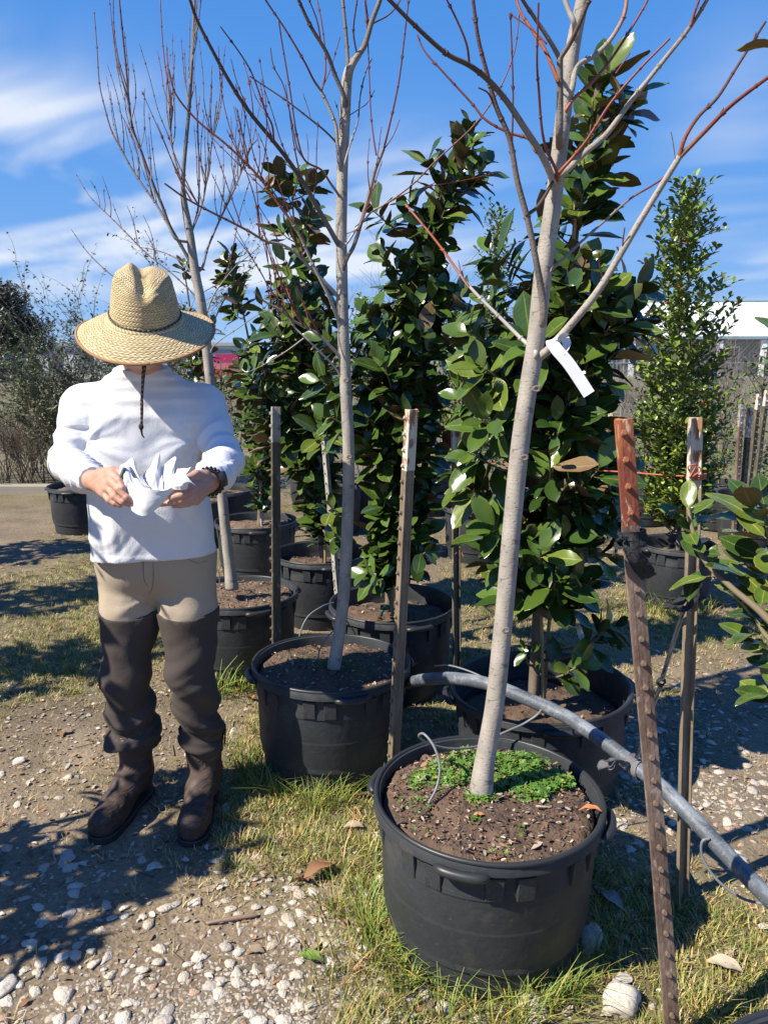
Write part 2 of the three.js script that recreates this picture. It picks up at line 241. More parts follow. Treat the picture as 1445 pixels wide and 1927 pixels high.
// the pot, its rim, its lugs and handles, the soil with its bark chips: parts of the plant that stands in it
function pot(root, { R = 0.30, H = 0.42, taper = 0.86, soilDrop = 0.03, turn = 0, dry = false, chips = 260, detail = true, tilt = [0, 0] } = {}) {
  const r0 = R * taper, w = mesh('pot', potWall(R, H, r0), potMat, root);
  w.rotation.set(tilt[0], turn, tilt[1]);
  if (detail) {
    const rim = mesh('rim', new THREE.TorusGeometry(R + 0.001, 0.0065, 8, 72).rotateX(Math.PI / 2).translate(0, H - 0.001, 0), rimMat, w);
    const n = 8;
    for (let i = 0; i < n; i++) for (const s of [-1, 1]) {
      const a = (i + 0.5) / n * Math.PI * 2 + s * 0.13; const rad = lerp(r0, R - 0.012, 0.80);
      const l = mesh('lug', box(0.046, 0.068, 0.012, 0, 0, 0, 0.0035), potMat, w); l.position.set(Math.sin(a) * (rad + 0.006), H * 0.82, Math.cos(a) * (rad + 0.006)); l.rotation.y = a; l.rotation.order = 'YXZ'; l.rotation.x = 0.09;
    }
    for (let i = 0; i < 4; i++) {
      const a0 = i * Math.PI / 2 + 0.0, pts = [], rad = [];
      for (let k = 0; k <= 10; k++) { const t = k / 10 - 0.5, a = a0 + t * 0.42; const out = R + 0.012 + 0.010 * (1 - (2 * t) ** 4); pts.push(V(Math.sin(a) * out, H * 0.945 - 0.004, Math.cos(a) * out)); rad.push(k === 0 || k === 10 ? 0.006 : 0.0125); }
      mesh('handle', tube(pts, rad, { rad: 8, seg: 14 }), rimMat, w);
    }
  }
  const sh = H - soilDrop, sr = lerp(r0, R - 0.014, sh / H) - 0.006;
  const sg = new THREE.CircleGeometry(sr, 64, 0).rotateX(-Math.PI / 2);
  // a disc fine enough to be lumpy
  const pos = [], idx = []; const rings = 22, seg = 64; for (let j = 0; j <= rings; j++) for (let i = 0; i < seg; i++) { const a = i / seg * 6.28318, rr_ = sr * j / rings, x = Math.cos(a) * rr_, z = Math.sin(a) * rr_; pos.push(x, sh + 0.012 * noise3(x * 9 + R * 50, 3, z * 9) + 0.009 * noise3(x * 30, 5, z * 30) + 0.012 * (1 - (j / rings) ** 2) - (j === rings ? 0.012 : 0), z); }
  for (let j = 0; j < rings; j++) for (let i = 0; i < seg; i++) { const a = j * seg + i, b = j * seg + (i + 1) % seg; idx.push(a, b, a + seg, b, b + seg, a + seg); }
  const g = new THREE.BufferGeometry(); g.setAttribute('position', new THREE.Float32BufferAttribute(pos, 3)); g.setIndex(idx); g.computeVertexNormals(); uvBy(g, (x, y, z) => [x / 0.5, z / 0.5]);
  const soil = mesh('soil', g, dry ? soilMatDry : soilMat, root); soil.rotation.set(tilt[0], 0, tilt[1]);
  const list = []; for (let i = 0; i < chips; i++) { const a = rnd() * 6.2832, q = sr * 0.96 * Math.sqrt(rnd()), L = lerp(0.003, 0.017, rnd() ** 1.6) * (rnd() < 0.06 ? 2.4 : 1), x = Math.cos(a) * q, z = Math.sin(a) * q, k = rr(0.5, 1.5); list.push([M4(V(x, sh + 0.008 + 0.012 * noise3(x * 9 + R * 50, 3, z * 9) + 0.012 * (1 - (q / sr) ** 2), z), qe(rr(-0.5, 0.5), rr(0, 6.28), rr(-0.5, 0.5)), V(L, L * 0.8, L * rr(0.5, 1.6))), rnd() < 0.30 ? C(0.38 * k, 0.31 * k, 0.23 * k) : rnd() < 0.4 ? C(0.22 * k, 0.125 * k, 0.07 * k) : C(0.10 * k, 0.068 * k, 0.05 * k)]); }
  if (list.length) copies('bark_chips', chipGeo, chipMat, list, soil);
  return { sh, sr, soil, w };
}
// ---------------------------------------------------------------- bare maples in pots
const barkTex = [tex(512, 512, (u, v) => { const a = pfbm(u, v, 5, 5, 80), st = pn2(u * 10, v * 90, 90, 81) * 0.6 + pn2(u * 24, v * 170, 170, 82) * 0.4, l = pn2(u * 14, v * 60, 60, 84); let k = 0.58 + 0.60 * a + 0.07 * (st - 0.5) - (l > 0.80 ? (l - 0.80) / 0.20 * 0.5 : 0); const lich = sstep(0.58, 0.72, pfbm(u, v, 9, 4, 86)); return [k * lerp(0.92, 1.0, lich), k * lerp(0.9, 0.97, lich), k * lerp(0.87, 0.9, lich)]; }, true, [6.25, 3]), tex(512, 512, (u, v) => 0.3 * pn2(u * 8, v * 110, 110, 81) + 0.4 * pfbm(u, v, 12, 4, 88) + 0.2 * (pn2(u * 14, v * 60, 60, 84) > 0.83 ? 1 : 0), false, [6.25, 3])];
const barkMat = mat([1, 1, 1], 0.8, { vertexColors: true, map: barkTex[0], bumpMap: barkTex[1], bumpScale: 0.0016 });
const twigMat = mat([1, 1, 1], 0.55, { vertexColors: true });
const GREY = [0.45, 0.41, 0.36], DUSK = [0.23, 0.20, 0.175], BROWN = [0.125, 0.085, 0.065], RED = [0.215, 0.046, 0.030], ORANGE = [0.37, 0.105, 0.044], PLUM = [0.15, 0.062, 0.058];
// limb: pixels of its axis, how far away it starts and ends, thickness in mm, colours from base to tip; buds sit in pairs at the nodes
function limbPts(px, D0, D1) { return px.map(([x, y], i) => P(x, y, lerp(D0, D1, i / (px.length - 1)))); }
function limb(pts, r0, r1, c0, c1, o = {}) {
  const list = [], n = pts.length, rads = []; for (let i = 0; i < 5; i++) rads.push(lerp(r0, r1, Math.pow(i / 4, 0.8)));
  const cAt = (t) => mix3(c0, c1, sstep(o.from ?? 0.1, o.to ?? 0.75, t));
  const curve = n > 2 ? new THREE.CatmullRomCurve3(pts, false, 'centripetal') : new THREE.LineCurve3(pts[0], pts[1]);
  list.push(tube(pts, rads, { rad: r0 > 0.006 ? 9 : 6, seg: Math.max(5, n * 5), color: cAt, wob: r0 > 0.006 ? 0.03 : 0 }));
  const L = curve.getLength(), step = o.node || 0.075;
  if (o.buds !== false) for (let s = step * 1.5, k = 0; s < L; s += step * rr(0.8, 1.2), k++) {
    const t = s / L, p = curve.getPointAt(t), d = curve.getTangentAt(t), r = lerp(r0, r1, t ** 0.8), a = V(d.y, -d.x, 0.1).normalize().applyAxisAngle(d, k * 1.57 + 0.3);
    for (const sg of [-1, 1]) { const b = a.clone().multiplyScalar(sg); const len = rr(0.005, 0.009); list.push(tube([p.clone().addScaledVector(b, r * 0.6), p.clone().addScaledVector(b, r + len * 0.35).addScaledVector(d, len)], [0.0022, 0.0006], { rad: 4, seg: 2, color: () => mix3(cAt(t), [0.12, 0.03, 0.02], 0.4) })); }
    // a slight ring at the node
    if (r < 0.006) list.push(tube([p.clone().addScaledVector(d, -0.004), p, p.clone().addScaledVector(d, 0.004)], [r * 0.9, r * 1.3 + 0.0004, r * 0.9], { rad: 6, seg: 4, color: () => mix3(cAt(t), [0.10, 0.05, 0.04], 0.25), cap: false }));
  }
  return list;
}
const pxL = (s) => s.split(' ').map((q) => q.split(',').map(Number));
function maple(label, pos, potOpt, D, spec) {
  const t = thing('potted_maple', label, 'potted tree', pos, 'bare maples in black pots');
  const info = pot(t, potOpt);
  const loc = (g) => g.translate(-pos.x, -pos.y, -pos.z);
  const tp = limbPts(pxL(spec.trunk), D, D + (spec.lean || 0));
  const tr = mesh('trunk', loc(merge([tube(tp, spec.tr, { rad: 18, seg: 110, wob: 0.014, color: (u) => mix3(GREY, mix3(GREY, DUSK, 0.25), u) }), ...(spec.knots || []).map(([x, y, r]) => { const q = P(x, y, D); q.z += r; const g = new THREE.TorusGeometry(0.007, 0.0035, 6, 12); g.scale(1.1, 0.8, 0.8).translate(q.x, q.y, q.z); paint(g, [0.36, 0.31, 0.26]); return g; })])), barkMat, t);
  for (const b of spec.limbs) {
    const list = []; const r0 = b[0][3]; const tc = new THREE.CatmullRomCurve3(tp, false, 'centripetal').getPoints(240);
    for (const [px, d0, d1, r0, r1, c0, c1, o = {}] of b) {
      const pts = limbPts(pxL(px), D + d0, D + d1); let near = 0, nd = 9; tc.forEach((q, i) => { const k = q.distanceTo(pts[0]); if (k < nd) { nd = k; near = i; } }); if (nd < 0.075) pts.unshift(tc[Math.max(0, near - 3)].clone());   // rooted in the trunk
      list.push(...limb(pts, r0 * (r0 < 7.6 ? 0.76 : 0.85) / 1000, r1 * 0.76 / 1000, c0, c1, o));
    }
    mesh('branch', loc(merge(list)), r0 > 8 ? barkMat : twigMat, tr);
  }
  return { t, ...info, tr, tp, D };
}
// extra shoots that rise from a limb, seen as thin red wands
function shoots(px, d0, d1, n, len, c0, c1, out, fanx = 0.25) {
  const pts = limbPts(pxL(px), d0, d1), cv = new THREE.CatmullRomCurve3(pts, false, 'centripetal');
  for (let i = 0; i < n; i++) { const t = rr(0.25, 0.97), p = cv.getPointAt(t), dir = cv.getTangentAt(t), s = V(rr(-1, 1) * fanx, 1, rr(-1, 1) * fanx).addScaledVector(dir, 0.5).normalize(); const L = rr(0.4, 1) * len, b = V(rr(-1, 1), 0.1, rr(-1, 1)).normalize(); const q1 = p.clone().addScaledVector(b, L * 0.1).addScaledVector(s, L * 0.3), q2 = p.clone().addScaledVector(b, L * 0.13).addScaledVector(s, L * 0.65), q3 = p.clone().addScaledVector(b, L * 0.13 + rr(-0.02, 0.02)).addScaledVector(s, L); out.push(merge(limb([p, q1, q2, q3], rr(0.0022, 0.0034), 0.0011, c0, c1, { node: 0.06 }))); }
}
// nearest maple
const A = maple('bare maple with straight pale trunk, nearest, in the big pot with bright green weeds', V(0.281, 0, -1.878), { R: 0.305, H: 0.425, soilDrop: 0.022, turn: -0.33, chips: 2200, tilt: [-0.004, -0.008] }, 1.875, {
  trunk: '905,1492 911,1440 930,1330 946,1180 962,1000 978,840 992,740 1008,640 1023,500 1038,400 1048,320 1056,250 1068,150 1080,75 1095,0 1112,-110', lean: 0.05,
  tr: [0.033, 0.0265, 0.0245, 0.0235, 0.023, 0.022, 0.0215, 0.0205, 0.019, 0.018, 0.017, 0.015, 0.011],
  knots: [[1006, 731, 0.021], [983, 859, 0.022], [949, 1180, 0.022]],
  limbs: [
    [['1022,600 1017,540 1010,500 993,415 973,340 958,260 933,200 918,145 900,75 890,0 880,-80', 0.0, -0.1, 12, 4, DUSK, PLUM, { from: 0.3, to: 0.9 }], ['990,405 1008,392 1023,372 1048,324', -0.05, 0.0, 6, 5, BROWN, BROWN], ['963,275 965,175 963,100 960,25', -0.05, -0.1, 3.2, 2, RED, RED], ['930,200 918,175 900,165', -0.06, -0.08, 3, 2, RED, RED]],
    [['1048,328 1023,265 1013,165 1010,115 1013,5', -0.02, -0.2, 5.5, 2.5, PLUM, RED]],
    [['1052,326 1078,296 1103,265 1148,195 1203,130 1260,72', -0.02, -0.12, 7.5, 3, ORANGE, RED, { from: 0, to: 0.7 }]],
    [['1052,332 1068,318 1103,285 1138,255 1183,195 1243,120 1298,50 1335,-10 1360,-60', 0.0, -0.05, 11, 4.5, GREY, mix3(DUSK, RED, 0.4), { from: 0.5, to: 1 }], ['1298,50 1305,28 1320,-15', -0.04, -0.05, 4.5, 3, ORANGE, RED]],
    [['1040,340 1018,290 983,235 953,190 918,150 883,123 843,103 788,55 733,0 700,-35', 0.0, -0.22, 11, 4.5, GREY, BROWN, { from: 0.1, to: 0.6 }], ['883,123 878,85 858,35 838,-5', -0.12, -0.16, 4, 2.4, RED, RED], ['1008,285 995,262 958,250 913,225 888,195 833,135 798,95 785,65', 0.02, 0.1, 5.5, 2.2, DUSK, RED, { from: 0.1, to: 0.4 }]],
    [['1052,250 1053,200 1053,150 1053,107', -0.03, -0.05, 11, 9, DUSK, DUSK, { buds: false }], ['1053,110 1033,75 1003,30 983,0 970,-25', -0.05, -0.1, 7, 4, DUSK, mix3(DUSK, RED, 0.5)], ['1053,110 1070,85 1083,60 1108,0', -0.05, -0.1, 7.5, 6, DUSK, BROWN], ['1050,155 1028,100 1003,60 978,20 968,-15', -0.05, 0.05, 6, 3.4, ORANGE, ORANGE], ['1028,82 1000,55 958,25', -0.07, -0.02, 3, 2, RED, RED]],
    [['1075,170 1085,125 1118,105 1148,75 1173,30 1180,-10', 0.02, 0.08, 9, 5.5, GREY, mix3(GREY, ORANGE, 0.7), { from: 0.55, to: 0.9 }]],
    [['1066,205 1085,180 1108,160 1143,120 1183,60 1218,0 1230,-30', 0.02, 0.1, 6, 3.2, ORANGE, RED], ['1158,138 1165,128 1185,100', 0.05, 0.06, 2.5, 1.8, RED, RED]],
    [['1080,45 1070,20 1055,-20', 0, 0, 8, 7, GREY, GREY]],
    [['1030,660 1048,640 1083,600 1123,550 1163,485 1198,425 1238,360 1278,295', 0.0, -0.1, 13.5, 8.5, GREY, GREY, { node: 0.16 }], ['1276,300 1288,260 1313,220 1348,185 1383,130 1418,75 1440,40', -0.1, -0.16, 6.5, 3, ORANGE, PLUM, { from: 0.1, to: 0.35 }], ['1277,297 1323,250 1373,200 1445,145 1500,105', -0.1, -0.18, 7.5, 4.5, mix3(DUSK, ORANGE, 0.4), RED, { from: 0, to: 0.4 }], ['1270,300 1266,270 1262,248', -0.1, -0.1, 1.6, 1, DUSK, PLUM], ['1170,480 1172,450 1175,428', -0.06, -0.08, 2.6, 1.8, BROWN, RED], ['1135,530 1128,500 1126,475', -0.04, -0.06, 2.6, 1.8, BROWN, RED]],
    [['1040,505 1062,485 1093,455 1138,415 1188,372 1222,352 1250,334', 0.01, 0.1, 5.5, 2.8, DUSK, RED, { from: 0.6, to: 0.85 }]],
    [['1008,665 1000,655 978,635 938,595 893,550 868,520 833,470 793,420 763,385', 0.0, 0.25, 8, 3.2, GREY, ORANGE, { from: 0.5, to: 0.75 }], ['880,535 870,520 862,490', 0.13, 0.15, 2, 1.4, BROWN, RED]],
  ] });
// second maple, behind the pot in shade
const B = maple('bare maple with slender grey trunk between the man and the rusted post', V(-0.214, 0, -2.783), { R: 0.302, H: 0.42, soilDrop: 0.03, turn: 0.32, chips: 900, tilt: [-0.02, -0.02] }, 2.72, {
  trunk: '628,1258 634,1220 645,1140 653,1010 656,850 650,720 645,600 643,500 642,450 643,380 645,300 649,220 655,138 664,118 676,101', lean: 0.03,
  tr: [0.027, 0.0235, 0.0225, 0.0215, 0.021, 0.0205, 0.02, 0.0195, 0.019, 0.0185, 0.0175, 0.0135, 0.0105],
  knots: [[658, 858, 0.02], [652, 715, 0.02]],
  limbs: [
    [['655,140 652,75 645,0 641,-50', 0, 0.03, 9, 6, DUSK, DUSK], ['655,140 668,112 685,88 700,40 715,0 724,-40', 0.0, -0.04, 14, 9, GREY, DUSK, { node: 0.2 }], ['690,80 692,40 688,0', 0, 0, 4, 3, RED, RED], ['672,110 665,60 672,0', 0, -0.1, 4, 3, PLUM, RED], ['700,45 735,25 760,-10', 0, 0.05, 4, 3, BROWN, RED]],
    [['650,190 630,140 615,100 585,50 562,0 550,-30', 0, -0.1, 10, 6, DUSK, BROWN], ['604,80 597,40 582,0', -0.05, -0.1, 3.5, 2.5, RED, RED]],
    [['639,312 635,270 633,240 618,200 605,172', 0, -0.02, 9, 6.5, GREY, GREY], ['605,172 590,150 575,120 540,60 500,0 485,-25', -0.02, -0.12, 5, 3, mix3(GREY, RED, 0.4), RED, { from: 0, to: 0.3 }], ['605,172 612,140 612,100 605,40 597,0', -0.02, 0.05, 4.5, 2.8, RED, RED], ['607,165 622,130 640,70', -0.02, 0, 2.4, 1.8, RED, RED]],
    [['630,265 610,245 585,225 540,190 480,150 470,143', 0, -0.1, 5, 2.4, BROWN, BROWN], ['585,225 580,205 570,175', -0.05, -0.05, 2.4, 1.6, RED, RED], ['640,235 650,215 660,195', 0, 0, 2, 1.5, RED, RED]],
    [['635,457 617,425 600,395 575,350 545,305 510,260 465,205 430,150 400,95 370,35 358,0 345,-40', 0, -0.35, 11.5, 5, DUSK, mix3(BROWN, PLUM, 0.4), { from: 0.1, to: 0.5 }], ['515,262 512,235 500,210 475,140 455,105 415,50', -0.2, -0.3, 4.5, 2.4, RED, RED], ['505,215 485,190 468,145', -0.22, -0.2, 2.2, 1.4, RED, RED]],
    [['636,365 622,345 605,320 575,303 562,270 545,165 530,75 525,40', 0, -0.15, 6.5, 2.8, DUSK, mix3(PLUM, RED, 0.6), { from: 0.2, to: 0.5 }], ['575,303 560,280 552,245 533,160 515,125 509,90', -0.06, -0.1, 4, 2.2, BROWN, PLUM], ['580,302 580,275 577,252', -0.06, -0.05, 2, 1.4, BROWN, RED]],
    [['639,607 630,585 620,560 590,500 560,435 525,385 485,330 430,275 370,225 330,175 318,130', 0, -0.25, 9, 3, GREY, ORANGE, { from: 0.35, to: 0.6 }], ['525,385 510,370 400,260', -0.12, -0.1, 3.2, 1.6, RED, RED], ['470,318 455,270 440,200', -0.16, -0.16, 2.4, 1.4, RED, RED]],
    [['637,560 615,535 580,500 555,475 530,460 503,455 470,436 430,415 390,395 345,370 310,345', 0, -0.2, 8.5, 3.4, GREY, PLUM, { from: 0.4, to: 0.7 }], ['503,455 490,420 483,350 478,310', -0.1, -0.1, 3.6, 1.8, RED, RED], ['500,455 508,520 516,580', -0.1, -0.05, 2.6, 1.6, RED, RED]],
    [['640,672 620,650 599,629 575,615 554,605 530,585 495,565 480,550', 0, -0.12, 8, 4, GREY, DUSK, { node: 0.12 }], ['525,582 518,520 505,470 490,400', -0.08, -0.12, 3.4, 1.8, PLUM, RED], ['510,572 500,530 470,480 440,440', -0.09, -0.15, 3, 1.6, RED, RED], ['540,590 530,545 520,500 500,460', -0.08, 0, 2.6, 1.5, ORANGE, RED], ['553,603 545,560 530,520 515,470', -0.06, 0.02, 2.6, 1.5, ORANGE, RED]],
    [['640,706 625,685 604,664 585,645 554,615 545,600', 0, -0.05, 6, 3.4, GREY, GREY], ['575,634 540,660 490,690 455,705', -0.03, 0.1, 3, 1.6, GREY, DUSK]],
    [['646,505 655,482 665,465 685,400 700,345 706,320 715,298 722,280', 0, -0.05, 9.5, 7, DUSK, mix3(GREY, BROWN, 0.5), { node: 0.15 }], ['721,284 733,235 750,155 762,60 770,-10', -0.05, -0.12, 5.5, 3, mix3(BROWN, RED, 0.5), RED, { from: 0, to: 0.3 }], ['708,292 703,260 698,215 692,75 686,0', -0.05, 0.0, 4.2, 2.5, RED, RED], ['722,282 740,255 752,225', -0.05, -0.08, 2.2, 1.5, RED, RED]],
    [['647,465 655,455 668,435 685,415 700,398 722,386 773,350 823,300 888,240 923,195 948,150 968,95 978,15', 0, 0.05, 6.5, 2.8, GREY, mix3(RED, PLUM, 0.4), { from: 0.3, to: 0.6 }], ['722,386 780,358 870,340 935,325', 0.0, 0.1, 3, 1.8, RED, RED], ['672,430 690,395 712,375', 0, 0, 2, 1.4, PLUM, RED]],
    [['648,310 660,268 673,230 678,180 690,130 700,110', 0, 0.03, 5, 2.6, GREY, BROWN], ['640,250 638,215 630,190', 0, -0.03, 2, 1.4, RED, RED], ['676,205 690,195 705,170', 0.01, 0.02, 2.2, 1.6, BROWN, BROWN], ['645,620 655,605 668,575', 0, -0.03, 2, 1.4, RED, RED]],
  ] });
// third maple, beyond the man's shoulder
const third = [];
const denser = 1.7;
for (const [s, e, n, L] of [['363,500 340,460 320,425 305,385 290,350 268,290 250,240 243,190 240,150', -0.15, 6, 0.42], ['346,362 335,320 325,280 320,230 320,190 315,150', 0.1, 6, 0.4], ['346,320 350,275 356,210 360,150 364,70', -0.05, 5, 0.4], ['332,450 315,420 295,385 270,350 250,320 228,280 210,245', 0.1, 6, 0.4], ['380,505 390,470 400,445 418,405 435,370 452,330 470,280', 0.12, 7, 0.42], ['358,445 372,410 382,380 395,300 405,220', 0.0, 7, 0.42], ['378,570 330,520 280,480 220,420 170,370', 0.25, 4, 0.25]]) shoots(s, 3.6, 3.6 + e, Math.round(n * denser), L, DUSK, mix3(PLUM, RED, 0.45), third, 0.18);
const Cm = maple('bare multi-limbed maple standing behind the shoulder of the man', V(-0.75, 0, -3.72), { R: 0.30, H: 0.405, soilDrop: 0.02, turn: 0.5, chips: 1200, dry: true, tilt: [-0.02, -0.01] }, 3.6, {
  trunk: '437,1108 433,1070 424,990 415,900 403,780 393,690 385,615 377,560 370,525 363,480 358,443 352,410 347,380 345,360', lean: 0,
  tr: [0.034, 0.0265, 0.0245, 0.0235, 0.023, 0.0225, 0.022, 0.021, 0.020, 0.0185, 0.0165, 0.014, 0.0115],
  limbs: [
    [['358,445 350,400 345,360 346,320 350,275 356,210 360,150 364,70 367,0 368,-40', 0, -0.05, 15, 6, DUSK, DUSK]],
    [['360,440 372,400 375,360 373,250 368,160', 0, 0.1, 8, 3, DUSK, PLUM]],
    [['363,500 340,460 320,425 305,385 290,350 268,290 250,240 243,190 240,150 232,70 225,0', 0, -0.15, 11, 4, DUSK, mix3(PLUM, RED, 0.4)]],
    [['332,450 315,420 295,385 270,350 250,320 228,280 210,245 197,200 188,160 183,90 178,25', -0.05, 0.1, 8, 2.5, DUSK, PLUM]],
    [['346,362 335,320 325,280 320,230 320,190 315,150 310,115 305,60 302,0', 0, 0.1, 7.5, 3, DUSK, mix3(PLUM, RED, 0.5)]],
    [['380,505 390,470 400,445 418,405 435,370 452,330 470,280 485,262', 0, 0.12, 8, 2.6, DUSK, PLUM]],
    [['358,445 372,410 382,380 395,300 405,220 408,190', 0, 0, 7, 2.6, DUSK, PLUM]],
    [['387,600 400,560 420,530 445,500 470,480 490,462', 0, -0.15, 6, 2.4, GREY, DUSK]],
    [['388,640 405,600 425,560 455,520 480,500', 0, 0.15, 6, 2.4, GREY, PLUM]],
    [['392,690 400,655 415,640 445,620 490,590 520,580', 0, -0.1, 5, 2.2, GREY, DUSK]],
    [['375,540 350,500 320,480 290,470 262,465', 0, 0.2, 6, 2, DUSK, PLUM], ['378,570 330,520 280,480 220,420 170,370 145,330', 0, 0.25, 6, 2, BROWN, PLUM], ['380,600 320,580 240,540 170,480 135,432', 0.1, 0.3, 5, 2, BROWN, PLUM]],
    [['372,560 400,540 420,530 440,460 452,400 470,340', 0, -0.1, 4, 2, DUSK, PLUM]],
  ] });
const second = []; for (const [q, n, L] of [['639,672 599,629 554,605 495,565', 9, 0.32], ['636,560 580,500 503,455 430,415 345,370', 9, 0.34], ['637,605 590,500 525,385 430,275', 8, 0.34], ['635,457 575,350 465,205', 6, 0.3], ['648,500 685,400 722,285', 4, 0.25]]) shoots(q, 2.72, 2.55, n, L, mix3(BROWN, RED, 0.6), mix3(PLUM, RED, 0.6), second, 0.3);
for (const g of second) mesh('shoot', g.translate(0.214, 0, 2.783), twigMat, B.tr);
for (const g of third) mesh('shoot', g.translate(0.75, 0, 3.72), twigMat, Cm.tr);
// ---------------------------------------------------------------- steel T-posts
const rustF = (u, v, s) => { const a = pfbm(u, v, 4, 6, s), b = pfbm(u, v, 16, 4, s + 7), dr = pn2(u * 30, v * 4, 30, s + 9); return [a, b, dr]; };
const rustTex = (fn, s) => tex(256, 512, (u, v) => fn(...rustF(u, v, s)), true, [6, 2.2]);
const postBump = tex(256, 256, (u, v) => pfbm(u, v, 20, 5, 111), false, [8, 4]);
const shaftMat = (t) => mat([1, 1, 1], 0.72, { map: t, bumpMap: postBump, bumpScale: 0.0012, metalness: 0.0 });
const rustBrown = shaftMat(rustTex((a, b, d) => { const k = 0.7 + 0.7 * b; let c = mix3([0.155, 0.098, 0.070], [0.25, 0.18, 0.138], sstep(0.35, 0.7, a)); c = mix3(c, [0.36, 0.29, 0.23], sstep(0.62, 0.8, b) * 0.6); return c.map((x) => x * k); }, 120));
const rustOrange = shaftMat(rustTex((a, b, d) => { let c = mix3([0.25, 0.066, 0.034], [0.46, 0.145, 0.052], sstep(0.3, 0.65, a)); c = mix3(c, [0.66, 0.50, 0.34], sstep(0.56, 0.66, b) * 0.9 * sstep(0.35, 0.5, d)); return c; }, 140));
const whiteRust = shaftMat(rustTex((a, b, d) => { let c = mix3([0.68, 0.62, 0.50], [0.56, 0.46, 0.32], sstep(0.4, 0.7, a)); c = mix3(c, [0.27, 0.125, 0.06], sstep(0.56, 0.64, b + (a - 0.5) * 0.15) * 0.9); return c; }, 160));
const oldBrown = shaftMat(rustTex((a, b, d) => { const c = mix3([0.155, 0.115, 0.075], [0.25, 0.195, 0.13], sstep(0.3, 0.7, a)); return mix3(c, [0.28, 0.23, 0.17], sstep(0.6, 0.75, b) * 0.7); }, 180));
const oldOlive = shaftMat(rustTex((a, b, d) => { const c = mix3([0.085, 0.078, 0.050], [0.15, 0.13, 0.085], sstep(0.3, 0.7, a)); return mix3(c, [0.30, 0.24, 0.16], sstep(0.58, 0.72, b) * 0.7); }, 200));
const greyWhite = shaftMat(rustTex((a, b, d) => { const c = mix3([0.36, 0.34, 0.29], [0.52, 0.49, 0.42], sstep(0.3, 0.7, a)); return mix3(c, [0.14, 0.12, 0.09], sstep(0.58, 0.7, b) * 0.8); }, 220));
function teeGeo(len, w = 0.035, web = 0.03) {
  const t = 0.0042, r = 0.0014, s = new THREE.Shape(); // a flange with two faint ridges, and the web behind it
  const pts = [[-w / 2, -t], [-w / 2, -0.0004], [-w / 2 + r, 0], [-w * 0.30, 0.0005], [-w * 0.22, 0.0009], [-w * 0.12, 0.0005], [w * 0.12, 0.0005], [w * 0.22, 0.0009], [w * 0.30, 0.0005], [w / 2 - r, 0], [w / 2, -0.0004], [w / 2, -t], [0.005, -t - 0.001], [0.003, -t - 0.004], [0.0024, -web], [0.0045, -web - 0.0005], [0.0045, -web - 0.005], [-0.0045, -web - 0.005], [-0.0045, -web - 0.0005], [-0.0024, -web], [-0.003, -t - 0.004], [-0.005, -t - 0.001]];
  pts.forEach(([x, y], i) => i ? s.lineTo(x, y) : s.moveTo(x, y));
  const g = new THREE.ExtrudeGeometry(s, { depth: len, steps: Math.max(1, Math.round(len / 0.05)), bevelEnabled: true, bevelSize: 0.0004, bevelThickness: 0.0006, bevelSegments: 1 });
  g.rotateX(-Math.PI / 2);                                   // depth becomes height, shape y becomes -z
  g.scale(1, 1, -1); const ix = g.index; if (ix) { for (let i = 0; i < ix.count; i += 3) { const a = ix.getX(i); ix.setX(i, ix.getX(i + 1)); ix.setX(i + 1, a); } } else { for (const k of ['position', 'normal', 'uv']) { const at = g.attributes[k], n = at.itemSize, arr = at.array; for (let i = 0; i < at.count; i += 3) for (let c = 0; c < n; c++) { const a = arr[i * n + c]; arr[i * n + c] = arr[(i + 1) * n + c]; arr[(i + 1) * n + c] = a; } } }
  // bends and dents of years of use
  const p = g.attributes.position; for (let i = 0; i < p.count; i++) { const y = p.getY(i); p.setX(i, p.getX(i) + 0.0025 * Math.sin(y * 3.1)); }
  g.computeVertexNormals(); uvBy(g, (x, y, z) => [(x + z * 1.1), y]);
  return g;
}
const studGeo = (() => { const g = new THREE.CylinderGeometry(0.0042, 0.0062, 0.009, 7); g.scale(1, 1, 1.35).rotateX(Math.PI / 2 - 0.35).translate(0, 0, 0.0035); return g; })();
function tpost(label, base, top, turn, tipLen, tipMat, lowMat, o = {}) {
  const t = thing(o.name || 't_post', label, 'post', base, o.group || 'steel T-posts'), d = top.clone().sub(base), L = d.length();
  t.quaternion.setFromUnitVectors(V(0, 1, 0), d.normalize()); t.quaternion.multiply(qe(0, turn, 0));
  const bury = 0.06, s = mesh('shaft', teeGeo(L + bury - tipLen, o.w, o.web), lowMat, t); s.position.y = -bury;
  if (tipLen) { const q = mesh('painted_tip', teeGeo(tipLen, o.w, o.web), tipMat, t); q.position.y = L - tipLen; }
  const step = o.step || 0.054; for (let y = L - 0.025, i = 0; y > 0.02 && o.studs !== false; y -= step, i++) { const m = mesh('stud', studGeo, y > L - tipLen ? tipMat : lowMat, t); m.position.set(0.0025 * Math.sin(y * 3.1), y, 0.001); }
  return t;
}
const PA = [G(1268, 1985), P(1172, 790, 1.50)];
tpost('leaning rust-orange topped post with a row of studs, nearest in front', PA[0], PA[1], 0.10, 0.215, rustOrange, rustBrown, { w: 0.036 });
const PB = [G(1286, 1690), P(1311, 786, 2.0)];
tpost('post with whitish rusty tip and an orange twine knot, behind the leaning post', PB[0], PB[1], 2.25, 0.185, whiteRust, oldBrown);
tpost('post with flaking cream tip beside the second maple, teeth facing left', G(727, 1545), P(766, 771, 2.36), -1.12, 0.19, whiteRust, oldBrown, { step: 0.05, w: 0.031 });
tpost('post with cream tip at the far end of the orange twine', G(864, 1318), P(860, 780, 3.4), 2.3, 0.17, whiteRust, oldOlive);
